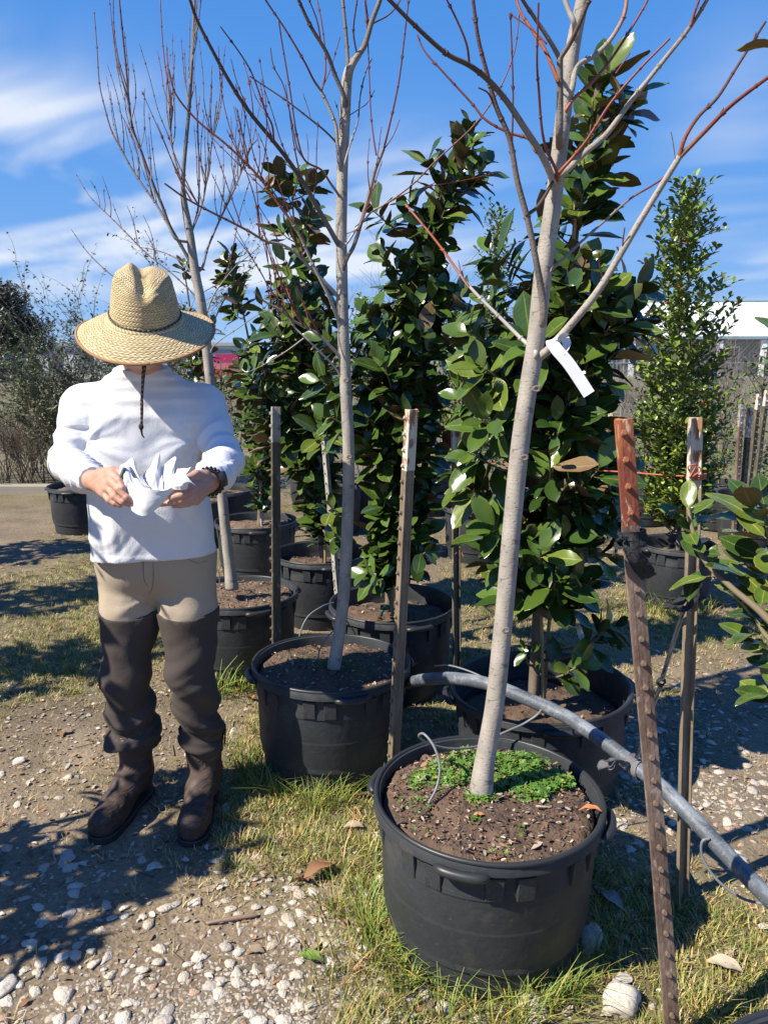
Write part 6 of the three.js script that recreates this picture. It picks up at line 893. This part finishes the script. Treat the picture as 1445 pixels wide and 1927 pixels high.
// litter: pale curled scraps of leaf, bark and dry stems
const flake = (() => { const pos = [], idx = [], n = 7; for (let i = 0; i <= n; i++) { const t = i / n, w = 0.5 * Math.sin(Math.PI * Math.pow(t, 0.8)) * (0.5 + 0.4 * Math.abs(Math.sin(t * 9))) + 0.03; for (const k of [-1, 0, 1]) pos.push(k * w * 0.7, 0.14 * Math.abs(k) * w + 0.16 * Math.sin(t * 3.3) * t, t - 0.5); } for (let i = 0; i < n; i++) for (let k = 0; k < 2; k++) { const a = i * 3 + k; idx.push(a, a + 3, a + 1, a + 1, a + 3, a + 4); } const g = new THREE.BufferGeometry(); g.setAttribute('position', new THREE.Float32BufferAttribute(pos, 3)); g.setIndex(idx); g.computeVertexNormals(); return g; })();
{
  const list = [], sticks = [];
  let n = 0; while (n < 36000) { n++; const x = rr(-3, 3), z = -Math.pow(rr(1.05, 2.6), 2); if (Math.abs(x) > 0.75 * -z + 0.5 || inPot(x, z) || inBoot(x, z)) continue; const d = 0.30 + 0.45 * fbm2(x * 1.4 + 60, z * 1.4, 3) + 0.6 * blob(x, z, -1.3, -2.8, 0.5, 0.8) + 0.3 * blob(x, z, -0.2, -2.1, 0.35, 0.3) - 0.35 * stoneAt(x, z); if (rnd() > d) continue;
    const s = lerp(0.007, 0.028, rnd() ** 1.8) * (rnd() < 0.05 ? 2.0 : 1), k = rr(0.7, 1.25), c = rnd(); list.push([M4(onG(x, z, s * 0.16 + 0.002), qe(rr(-0.35, 0.35) + (rnd() < 0.3 ? Math.PI : 0), rr(0, 6.28), rr(-0.4, 0.4)), V(s, s, s)), c < 0.42 ? C(0.48 * k, 0.43 * k, 0.36 * k) : c < 0.7 ? C(0.29 * k, 0.22 * k, 0.15 * k) : c < 0.86 ? C(0.16 * k, 0.11 * k, 0.075 * k) : C(0.30 * k, 0.16 * k, 0.07 * k)]); }
  tag(copies('leaf_litter', flake, mat([1, 1, 1], 0.9), list), 'pale scraps of dead leaf and bark scattered over the dirt', 'leaf litter');
  for (let i = 0; i < 420; i++) { const x = rr(-2.2, 2.2), z = -rr(1.2, 4.6); if (inPot(x, z, 0.02) || inBoot(x, z)) continue; const L = rr(0.03, 0.13), k = rr(0.6, 1.3); sticks.push([M4(onG(x, z, 0.004), qe(rr(-0.08, 0.08), rr(0, 6.28), Math.PI / 2 + rr(-0.08, 0.08)), V(rr(0.7, 1.6), L, rr(0.7, 1.6))), C(0.20 * k, 0.14 * k, 0.095 * k)]); }
  tag(copies('dry_twigs', new THREE.CylinderGeometry(0.0012, 0.0018, 1, 5), mat([1, 1, 1], 0.9), sticks), 'thin dry twigs strewn on the ground', 'twigs');
  const big = (label, px, py, s, c, a, h = 0, tilt = 0) => { const p = G(px, py, h), o = mesh('fallen_leaf', flake2, mat(c, 0.75)); o.position.copy(h ? p : onG(p.x, p.z, 0.012)); o.rotation.set(tilt, a, 0.15); o.scale.setScalar(s); tag(o, label, 'leaf'); };
  const flake2 = (() => { const pos = [], idx = [], nl = 12; for (const f of [1, -1]) for (let i = 0; i <= nl; i++) { const t = i / nl, w = 0.22 * Math.pow(Math.sin(Math.PI * clamp(t * 0.98 + 0.01)), 0.8); for (const k of [-1, -0.5, 0, 0.5, 1]) pos.push(k * w, 0.35 * k * k * w + 0.16 * Math.sin(t * 2.8) + 0.02 * Math.sin(t * 14 + k * 3) * Math.abs(k) + f * 0.004, t - 0.5); } const row = 5, half = (nl + 1) * row; for (let f = 0; f < 2; f++) for (let i = 0; i < nl; i++) for (let k = 0; k < 4; k++) { const a = f * half + i * row + k; f ? idx.push(a, a + 1, a + row, a + 1, a + row + 1, a + row) : idx.push(a, a + row, a + 1, a + 1, a + row, a + row + 1); } const g = new THREE.BufferGeometry(); g.setAttribute('position', new THREE.Float32BufferAttribute(pos, 3)); g.setIndex(idx); g.computeVertexNormals(); return g; })();
  big('large curled brown magnolia leaf lying left of the nearest pot', 602, 1655, 0.13, [0.30, 0.155, 0.075], 2.4, 0, -0.35);
  big('second brown leaf propped beside the large curled one', 570, 1672, 0.075, [0.24, 0.11, 0.055], 0.6, 0, -0.7);
  big('orange-brown leaf on the ground left of the second maple pot', 473, 1318, 0.085, [0.46, 0.16, 0.065], 0.4, 0, -0.5);
  big('orange dead leaf on the soil at the right rim of the nearest pot', 1110, 1527, 0.06, [0.50, 0.17, 0.06], 1.2, 0.425, -0.3);
  big('small tan-orange leaf on the soil in front of the nearest trunk', 900, 1537, 0.04, [0.52, 0.25, 0.10], 1.9, 0.425, -0.2);
  big('long pale dead leaf in the grass right of the leaning post', 1362, 1822, 0.09, [0.44, 0.37, 0.27], 1.1);
  big('tan dead leaf lying in the gravel behind the second post', 1216, 1340, 0.08, [0.36, 0.27, 0.17], 0.7);
  big('pale dead leaf near the left foot of the nearest pot', 665, 1565, 0.07, [0.36, 0.28, 0.19], 1.5);
  big('green fallen leaf in the grass at the bottom, left of the nearest pot', 585, 1812, 0.07, [0.13, 0.21, 0.03], 1.2);
  big('brown leaf at the right edge of the yard below the magnolia leaves', 1430, 1300, 0.10, [0.33, 0.22, 0.13], 1.4, 0.1, -0.3);
  big('grey lobed dead leaf in the shade right of the nearest pot', 1150, 1700, 0.09, [0.36, 0.34, 0.31], 0.5);
  const st = G(430, 1735); const w = tag(mesh('dead_branch', tube([onG(st.x - 0.06, st.z + 0.01, 0.008), onG(st.x, st.z, 0.012), onG(st.x + 0.08, st.z - 0.015, 0.008)], [0.005, 0.007, 0.006], { rad: 7, wob: 0.2, color: () => [0.25, 0.17, 0.12] }), twigMat), 'short thick dead twig lying above the pebbles', 'twig');
}
// green weeds on the soil of the nearest pot, grass on the second
{
  const lobed = (() => { const pos = [0, 0, 0], idx = [], n = 20; for (let i = 0; i < n; i++) { const a = (i / n - 0.5) * 5.6, r = 0.72 + 0.28 * Math.cos(a * 4.5) ; pos.push(Math.sin(a) * r, 0.16 * r * r + 0.05 * Math.sin(a * 9), Math.cos(a) * r); if (i) idx.push(0, i, i + 1); } const g = new THREE.BufferGeometry(); g.setAttribute('position', new THREE.Float32BufferAttribute(pos, 3)); g.setIndex(idx); g.computeVertexNormals(); return g; })();
  const list = [], st = [], sh = 0.412, c0 = A.t.position, add = (px, py, n, sp, s0, s1) => { const c = G(px, py, sh); for (let i = 0; i < n; i++) { const a = rnd() * 6.28, r = sp * Math.sqrt(rnd()), x = c.x + Math.cos(a) * r * 1.3, z = c.z + Math.sin(a) * r, h = rr(0.006, 0.03) * (1 - 0.4 * r / sp); if (Math.hypot(x - c0.x, z - c0.z) > 0.255) continue; const s = rr(s0, s1) * 1.22, k = rr(0.6, 1.25); list.push([M4(V(x - c0.x, sh + h, z - c0.z), qe(rr(-0.6, 0.6), rr(0, 6.28), rr(-0.6, 0.6)), V(s, s, s)), rnd() < 0.12 ? C(0.30 * k, 0.30 * k, 0.06) : C(0.105 * k, 0.215 * k, 0.027 * k)]); } };
  add(985, 1478, 330, 0.075, 0.006, 0.012); add(1010, 1450, 260, 0.08, 0.006, 0.012); add(1045, 1475, 120, 0.04, 0.007, 0.013); add(960, 1440, 160, 0.06, 0.006, 0.011); add(860, 1455, 240, 0.07, 0.005, 0.010); add(820, 1475, 200, 0.06, 0.005, 0.010); add(900, 1435, 160, 0.07, 0.005, 0.010); add(905, 1508, 130, 0.035, 0.006, 0.011); add(1000, 1500, 110, 0.035, 0.006, 0.011); add(893, 1548, 16, 0.012, 0.005, 0.009); add(980, 1570, 10, 0.010, 0.004, 0.007); add(785, 1575, 26, 0.03, 0.003, 0.006); add(940, 1615, 20, 0.03, 0.003, 0.006); add(775, 1520, 40, 0.04, 0.003, 0.007);
  copies('weeds', lobed, mat([1, 1, 1], 0.55), list, A.t);
  const g = [], c1 = B.t.position; for (const [px, py, n, sp, s] of [[600, 1255, 30, 0.05, 0.6], [650, 1250, 26, 0.06, 0.5], [680, 1270, 14, 0.05, 0.4], [560, 1240, 8, 0.05, 0.35]]) { const c = G(px, py, 0.4); for (let i = 0; i < n; i++) { const k = rr(0.7, 1.2); g.push([M4(V(c.x + rr(-sp, sp) - c1.x, 0.395, c.z + rr(-sp, sp) - c1.z), qe(0, rr(0, 6.28), 0), V(s, s * rr(0.6, 1.1), s)), C(0.085 * k, 0.175 * k, 0.028 * k)]); } }
  copies('grass_tufts', tuft(12, 0.07, 0.02, 5), grassMat, g, B.t);
}
// ---------------------------------------------------------------- beyond the pots: shrubs, kerb, road, cars, fence, buildings
const twigGrey = mat([1, 1, 1], 0.85, { vertexColors: true });
function tangle(name, label, x, z, o) { // a thicket of thin stems that fork; leaves small and few
  const { h = 2.2, r = 1.2, n = 26, col = [0.19, 0.165, 0.135], leaves = 0, leafC = [0.10, 0.115, 0.075], L = 0.035, depth = 3, w = 0.012, droop = 0.15, up = 1 } = o;
  const t = thing(name, label, 'shrub', V(x, 0, z)), list = [], ll = [];
  const grow = (p, d, len, rad, k) => { const m = p.clone().addScaledVector(d, len * 0.5).add(V(rr(-0.08, 0.08), rr(-0.05, 0.05), rr(-0.08, 0.08)).multiplyScalar(len)), e = p.clone().addScaledVector(d, len).add(V(rr(-0.15, 0.15), -droop * rr(0, 1) * (depth - k + 1) * 0.3, rr(-0.15, 0.15)).multiplyScalar(len)); const c = rr(0.7, 1.3); list.push(tube([p, m, e], [rad, rad * 0.8, rad * 0.5], { rad: 3, seg: k > 1 ? 5 : 3, cap: false, color: () => col.map((q) => q * c) }));
    if (leaves && k <= 2) for (let i = 0; i < leaves; i++) { const q = p.clone().lerp(e, rnd()).add(V(rr(-0.02, 0.02), rr(-0.02, 0.02), rr(-0.02, 0.02))); leafAt(q, V(rr(-1, 1), rr(-0.4, 1), rr(-1, 1)), V(rr(-0.6, 0.6), 1, rr(-0.6, 0.6)), L * rr(0.6, 1.2), ll, 0); }
    if (k > 0) { const m2 = k === depth ? 4 : 3; for (let i = 0; i < m2; i++) grow(p.clone().lerp(e, rr(0.3, 1)), d.clone().add(V(rr(-1, 1), rr(-0.5, 0.9), rr(-1, 1)).multiplyScalar(0.75)).normalize(), len * rr(0.45, 0.75), rad * 0.6, k - 1); } };
  for (let i = 0; i < n; i++) { const a = rnd() * 6.28, q = r * 0.45 * Math.sqrt(rnd()); grow(V(Math.cos(a) * q, 0, Math.sin(a) * q * 0.6), V(Math.cos(a) * rr(0.1, 0.6), up, Math.sin(a) * rr(0.1, 0.5)).normalize(), h * rr(0.35, 0.62), w * rr(0.5, 1), depth); }
  mesh('twigs', merge(list), twigGrey, t).userData.kind = 'stuff';
  if (ll.length) copies('foliage', hollyGeo, holA2, ll.map((l) => [M4(l.p, l.q, V(l.L, l.L, l.L)), C(...leafC).multiplyScalar(rr(0.6, 1.4))]), t);
  return t;
}
const holA2 = mat([1, 1, 1], 0.5);
{
  const q = (px, D) => P(px, 700, D).x;
  tangle('shrub', 'tangled grey-green shrub with arching twigs behind the straw hat', q(205, 9.6), -9.6, { h: 2.8, r: 1.5, n: 28, leaves: 9, leafC: [0.105, 0.14, 0.065], w: 0.014, L: 0.045 });
  tangle('shrub', 'leafy grey shrub right beside the hat, low and dense', q(165, 9.2), -9.2, { h: 1.9, r: 1.2, n: 20, leaves: 8, leafC: [0.11, 0.13, 0.06], w: 0.01, L: 0.045 });
  tangle('bare_shrub', 'leafless grey thicket at the left edge under the dark oak', q(30, 9.8), -9.8, { h: 1.3, r: 2.2, n: 44, w: 0.011, col: [0.20, 0.17, 0.14], depth: 3 });
  tangle('bare_shrub', 'brown leafless brush at the far left edge beside the path', q(-60, 9.3), -9.3, { h: 1.15, r: 1.6, n: 30, w: 0.01, col: [0.16, 0.13, 0.10] });
  tangle('bare_shrub', 'dense brown brush at the left between thicket and hat shrub', q(110, 9.4), -9.4, { h: 1.15, r: 1.4, n: 34, w: 0.009, col: [0.17, 0.145, 0.11] });
  tangle('bare_shrub', 'leafless brush behind the third maple and the red car', q(440, 13), -13, { h: 1.6, r: 2.2, n: 20, w: 0.012, col: [0.21, 0.18, 0.15] });
  tangle('bare_shrub', 'grey leafless brush seen under the white tag', q(1140, 12), -12, { h: 1.9, r: 1.6, n: 24, w: 0.012, col: [0.24, 0.21, 0.18] });
  tangle('bare_shrub', 'grey leafless brush at the right edge in front of the fence', q(1420, 11), -11, { h: 2.0, r: 1.8, n: 22, w: 0.012, col: [0.22, 0.19, 0.16] });
  tangle('bare_shrub', 'slim bare sapling whose twigs show in the gap right of the second maple', q(690, 9), -9, { h: 3.0, r: 0.5, n: 7, w: 0.012, up: 2.2, col: [0.23, 0.20, 0.16] });
  tangle('bare_shrub', 'leafless brush behind the middle magnolia', q(850, 12.5), -12.5, { h: 1.7, r: 2.2, n: 22, w: 0.012, col: [0.2, 0.17, 0.14] });
  tangle('bare_shrub', 'bare brush between the holly and the white building', q(1290, 13.5), -13.5, { h: 2.1, r: 2.0, n: 22, w: 0.013, col: [0.21, 0.18, 0.15] });
}
tag(mesh('kerb', box(9, 0.14, 0.16, -6.2, 0.03, -8.75, 0.015), mat([0.34, 0.31, 0.26], 0.9, { map: stoneTex })), 'pale concrete kerb crossing behind the man at the left', 'kerb', null, 'structure');
tag(mesh('road', box(260, 0.02, 6.5, 0, 0.012, -52), mat([0.24, 0.225, 0.20], 0.95)), 'pale far road beyond the field', 'road', null, 'structure');
{ // chain-link fence
  const t = thing('chain_link_fence', 'chain-link fence with grey pipe rails before the white building', 'fence', V(3, 0, -20)), m = mat([0.30, 0.31, 0.32], 0.5, { metalness: 0.5 });
  for (let i = 0; i <= 9; i++) mesh('post', new THREE.CylinderGeometry(0.03, 0.03, 2.0, 8).translate(-4 + i * 2.4, 1.0, 0), m, t);
  for (const y of [1.96, 1.35]) mesh('rail', new THREE.CylinderGeometry(0.02, 0.02, 21.6, 8).rotateZ(Math.PI / 2).translate(6.8, y, y > 1.5 ? 0 : 0.03), m, t);
  const w = []; for (let x = -4; x < 17.6; x += 0.11) for (const s of [-1, 1]) { const g = new THREE.CylinderGeometry(0.0022, 0.0022, 2.7, 3, 1, true); g.rotateZ(s * 0.785).translate(x, 1.0, s * 0.004); w.push(g); }
  mesh('wire_mesh', merge(w), m, t).userData.kind = 'stuff';
}
{ // long white metal building
  const t = thing('warehouse', 'long white metal building with a shaded porch and white columns at the right', 'building', V(30.5, 0, -54)); t.rotation.y = -0.07;
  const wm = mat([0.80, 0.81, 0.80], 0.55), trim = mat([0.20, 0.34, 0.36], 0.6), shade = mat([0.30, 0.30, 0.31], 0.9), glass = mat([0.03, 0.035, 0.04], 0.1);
  const L = 34, w0 = 14, e = 2.75, rg = 5.55;
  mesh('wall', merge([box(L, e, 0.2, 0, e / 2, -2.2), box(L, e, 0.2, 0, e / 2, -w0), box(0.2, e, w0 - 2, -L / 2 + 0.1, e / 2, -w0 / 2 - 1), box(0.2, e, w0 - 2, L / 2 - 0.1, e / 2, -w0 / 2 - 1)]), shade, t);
  const sl = Math.hypot(w0 / 2 + 0.2, rg - e), an = Math.atan2(rg - e, w0 / 2 + 0.2), panel = box(0.985, sl, 0.06);
  for (let i = 0; i < 34; i++) { const p = mesh('roof_panel', panel, wm, t); p.position.set(-L / 2 + 0.5 + i, (e + rg) / 2, -w0 / 4 + 0.1); p.rotation.x = -(Math.PI / 2 - an); }
  const bk = mesh('roof', box(L, sl, 0.06), wm, t); bk.position.set(0, (e + rg) / 2, -w0 * 0.75 + 0.1); bk.rotation.x = Math.PI / 2 - an;
  mesh('ridge_cap', box(L, 0.10, 0.4, 0, rg + 0.04, -w0 / 2 + 0.1), trim, t); mesh('eave_trim', box(L, 0.14, 0.10, 0, e - 0.08, 0.28), trim, t);
  const col = box(0.34, e - 0.2, 0.34, 0, (e - 0.2) / 2, 0); for (let i = 0; i < 11; i++) { const p = mesh('column', col, wm, t); p.position.set(-L / 2 + 1 + i * 3, 0, 0); }
  for (let i = 0; i < 10; i++) { const f = mesh('window', box(1.3, 1.2, 0.06, 0, 0, 0), wm, t); f.position.set(-L / 2 + 2.5 + i * 3, 1.5, -2.07); mesh('pane', box(1.1, 1.0, 0.02, 0, 0, 0.035), glass, f); }
}
{ // low white building far left
  const t = thing('low_building', 'low white roadside building with dark doors at the far left', 'building', V(-27, 0, -64)), wm = mat([0.62, 0.65, 0.68], 0.7), dk = mat([0.10, 0.12, 0.14], 0.6), bl = mat([0.30, 0.36, 0.42], 0.6);
  mesh('wall', box(30, 2.2, 5, 0, 1.1, 0), wm, t); mesh('roof', box(30.6, 0.25, 5.6, 0, 2.32, 0), mat([0.34, 0.36, 0.38], 0.7), t); mesh('stripe', box(30, 0.3, 0.05, 0, 1.75, 2.53), bl, t);
  for (let i = 0; i < 12; i++) mesh('door', box(1.1, 1.5, 0.06, -13.5 + i * 2.4, 0.76, 2.53), dk, t);
}
function car(label, x, z, turn, paint, truck, name) { // body lofted along its length, wheels, glass
  const t = thing(name, label, truck ? 'truck' : 'car', V(x, 0, z)); t.rotation.y = turn;
  const sh = new THREE.Shape(); const pts = truck ? [[-2.7, 0.45], [-2.7, 1.15], [-1.2, 1.2], [-0.9, 1.25], [-0.5, 1.85], [0.7, 1.88], [1.3, 1.25], [2.6, 1.12], [2.75, 0.9], [2.75, 0.45]] : [[-2.2, 0.4], [-2.25, 0.8], [-2.05, 1.05], [-1.5, 1.1], [-0.9, 1.5], [0.3, 1.52], [1.05, 1.08], [2.0, 0.95], [2.25, 0.75], [2.25, 0.4]];
  pts.forEach(([a, b], i) => i ? sh.lineTo(a, b) : sh.moveTo(a, b));
  const pm = mat(paint, 0.25, { clearcoat: 1, clearcoatRoughness: 0.05 }), gl = mat([0.02, 0.022, 0.025], 0.06), bk = mat([0.02, 0.02, 0.02], 0.8), ch = mat([0.5, 0.5, 0.5], 0.3, { metalness: 0.9 });
  mesh('body', new THREE.ExtrudeGeometry(sh, { depth: 1.6, bevelEnabled: true, bevelSize: 0.08, bevelThickness: 0.1, bevelSegments: 3 }).translate(0, 0, -0.8), pm, t);
  const ws = new THREE.Shape(); (truck ? [[-0.75, 1.28], [-0.48, 1.74], [0.62, 1.77], [1.05, 1.28]] : [[-1.25, 1.1], [-0.82, 1.42], [0.26, 1.44], [0.82, 1.1]]).forEach(([a, b], i) => i ? ws.lineTo(a, b) : ws.moveTo(a, b));
  for (const s of [-1, 1]) mesh('side_window', new THREE.ExtrudeGeometry(ws, { depth: 0.02, bevelEnabled: false }).translate(0, 0, s * 0.905 - 0.01), gl, t);
  for (const x0 of [-1.4, 1.4]) for (const s of [-1, 1]) { const w = mesh('wheel', new THREE.CylinderGeometry(0.34, 0.34, 0.24, 24).rotateX(Math.PI / 2).translate(x0, 0.34, s * 0.86), bk, t); mesh('rim', new THREE.CylinderGeometry(0.2, 0.2, 0.26, 12).rotateX(Math.PI / 2).translate(x0, 0.34, s * 0.865), ch, w); }
  for (const s of [-1, 1]) mesh('headlight', new THREE.SphereGeometry(0.12, 10, 8).scale(0.5, 0.7, 1.2).translate(truck ? 2.78 : 2.27, 0.78, s * 0.6), ch, t);
}
car('red car parked far off, left of the magnolias', P(450, 700, 42).x, -42, 1.25, [0.20, 0.008, 0.016], false, 'red_car');
car('dark pickup truck at the far left edge of the road', P(-22, 700, 46).x, -46, 0.0, [0.02, 0.023, 0.026], true, 'pickup_truck');
// far trees: trunk with limbs, crowns of many small leaf sprays
const sprayGeo = (() => { const pos = [], idx = []; for (let i = 0; i < 7; i++) { const a = i * 2.4, b = hash3(i, 3, 1) * 2 - 1, c = V(Math.cos(a) * 0.6, b * 0.6, Math.sin(a) * 0.6), u = V(hash3(i, 1, 5) - 0.5, hash3(i, 2, 5) - 0.5, hash3(i, 3, 5) - 0.5).normalize().multiplyScalar(0.45), w = V(hash3(i, 4, 5) - 0.5, hash3(i, 5, 5) - 0.5, hash3(i, 6, 5) - 0.5).normalize().multiplyScalar(0.22), o = pos.length / 3; for (const q of [c.clone().sub(u), c.clone().add(w), c.clone().add(u), c.clone().sub(w)]) pos.push(q.x, q.y, q.z); idx.push(o, o + 1, o + 2, o, o + 2, o + 3); } const g = new THREE.BufferGeometry(); g.setAttribute('position', new THREE.Float32BufferAttribute(pos, 3)); g.setIndex(idx); g.computeVertexNormals(); return g; })();
function farTree(name, label, x, z, h, r, n, c, s) {
  const t = thing(name, label, 'tree', V(x, 0, z)), list = [], limbs = [tube([V(0, 0, 0), V(0.1, h * 0.3, 0), V(0, h * 0.7, 0)], [r * 0.09, r * 0.07, r * 0.03], { rad: 8, color: () => [0.10, 0.085, 0.07] })];
  const cl = []; for (let i = 0; i < 16; i++) { const a = i * 2.4, q = r * rr(0.35, 0.8), y = h * rr(0.38, 0.86), k = 1 - 0.5 * ((y / h - 0.5) / 0.4) ** 2; cl.push([V(Math.cos(a) * q * k, y, Math.sin(a) * q * k), r * rr(0.28, 0.46)]); limbs.push(tube([V(0, h * 0.3, 0), V(Math.cos(a) * q * 0.4, y * 0.75, Math.sin(a) * q * 0.4), cl[i][0]], [r * 0.03, r * 0.02, r * 0.008], { rad: 5, color: () => [0.10, 0.085, 0.07] })); }
  for (let i = 0; i < n; i++) { const [p, q] = pick(cl), d = V(rr(-1, 1), rr(-1, 1), rr(-1, 1)).normalize().multiplyScalar(q * (0.25 + Math.pow(rnd(), 0.6))), k = rr(0.6, 1.4); list.push([M4(p.clone().add(d).multiply(V(1, 1, 1)), qe(rr(0, 6), rr(0, 6), rr(0, 6)), V(s, s * 0.8, s).multiplyScalar(rr(0.6, 1.3))), C(c[0] * k, c[1] * k, c[2] * k)]); }
  mesh('trunk', merge(limbs), twigGrey, t); copies('crown', sprayGeo, holA2, list, t);
}
farTree('live_oak', 'dark round live oak against the sky at the far left', P(-8, 600, 44).x, -44, 5.5, 2.7, 5200, [0.028, 0.038, 0.022], 0.20);
farTree('live_oak', 'second dark oak cut off by the left edge of the picture', P(-110, 600, 47).x, -47, 5.4, 2.6, 2600, [0.030, 0.040, 0.022], 0.22);
for (const [px, D, h, r, c, l] of [[560, 90, 7, 4, [0.05, 0.055, 0.04], 'far dull green tree behind the left magnolia'], [760, 95, 8, 5, [0.06, 0.06, 0.045], 'far grey-green tree behind the middle magnolia'], [330, 100, 6.5, 5, [0.05, 0.055, 0.04], 'far tree behind the head of the man'], [900, 98, 7, 5, [0.055, 0.06, 0.04], 'far tree left of the white building roof']]) farTree('far_tree', l, P(px, 650, D).x, -D, h, r, 1500, c, 0.42);
// potted shrubs of the back rows
{
  const spots = [['black pot at the back between second maple and cream-tipped post', 905, 5.9], ['black pot with shrub behind the orange-topped post', 1215, 7.2], ['black pot with shrub at the back right of the holly', 1362, 7.0], ['large back-row pot at the right edge', 1428, 6.4], ['black pot behind the right arm of the man, at the kerb', 142, 6.85], ['back-row pot left of the second maple trunk', 622, 6.8], ['back-row pot behind the tall right magnolia', 1068, 7.4], ['back-row pot seen past the third maple', 420, 6.7], ['back-row pot behind the middle magnolia stake', 800, 7.6]];
  spots.forEach(([l, px, D], i) => {
    const pos = P(px, 800, D); pos.y = 0; const big = i === 4; const t = thing('back_row_pot', l, 'potted shrub', pos, 'pots in the back rows'); pot(t, { R: 0.28, H: 0.42, chips: 0, dry: true, detail: i === 4 || i === 3, soilDrop: 0.06 });
    if (big) return; const tw = [], ll = [], H = rr(0.7, 1.3); for (let k = 0; k < 40; k++) { const a = k * 2.4, q = 0.26 * Math.sqrt(rnd()), y = 0.55 + rnd() * H, e = V(Math.cos(a) * q, y, Math.sin(a) * q), b = V(0, Math.max(0.36, y - 0.25), 0); tw.push(tube([b, e], [0.004, 0.002], { rad: 3, seg: 2, color: () => [0.18, 0.15, 0.11] })); for (let m = 0; m < 13; m++) leafAt(b.clone().lerp(e, rr(0.4, 1)).add(V(rr(-0.04, 0.04), rr(-0.04, 0.04), rr(-0.04, 0.04))), V(rr(-1, 1), rr(-0.3, 1), rr(-1, 1)), V(rr(-0.5, 0.5), 1, rr(-0.5, 0.5)), rr(0.035, 0.06), ll, 0); }
    tw.push(tube([V(0, 0.34, 0), V(0, 0.5 + H, 0)], [0.012, 0.004], { rad: 5, seg: 4, color: () => [0.18, 0.15, 0.11] }));
    mesh('branches', merge(tw), twigGrey, t).userData.kind = 'stuff'; copies('foliage', hollyGeo, holA, ll.map((q) => [M4(q.p, q.q, V(q.L, q.L, q.L)), C(1, 1, 1).multiplyScalar(rr(0.5, 1.0))]), t);
  });
}
scene.traverse((o) => { if (o.isMesh) o.castShadow = o.receiveShadow = true; });
delete scene.userData.ground;
renderer.render(scene, camera);
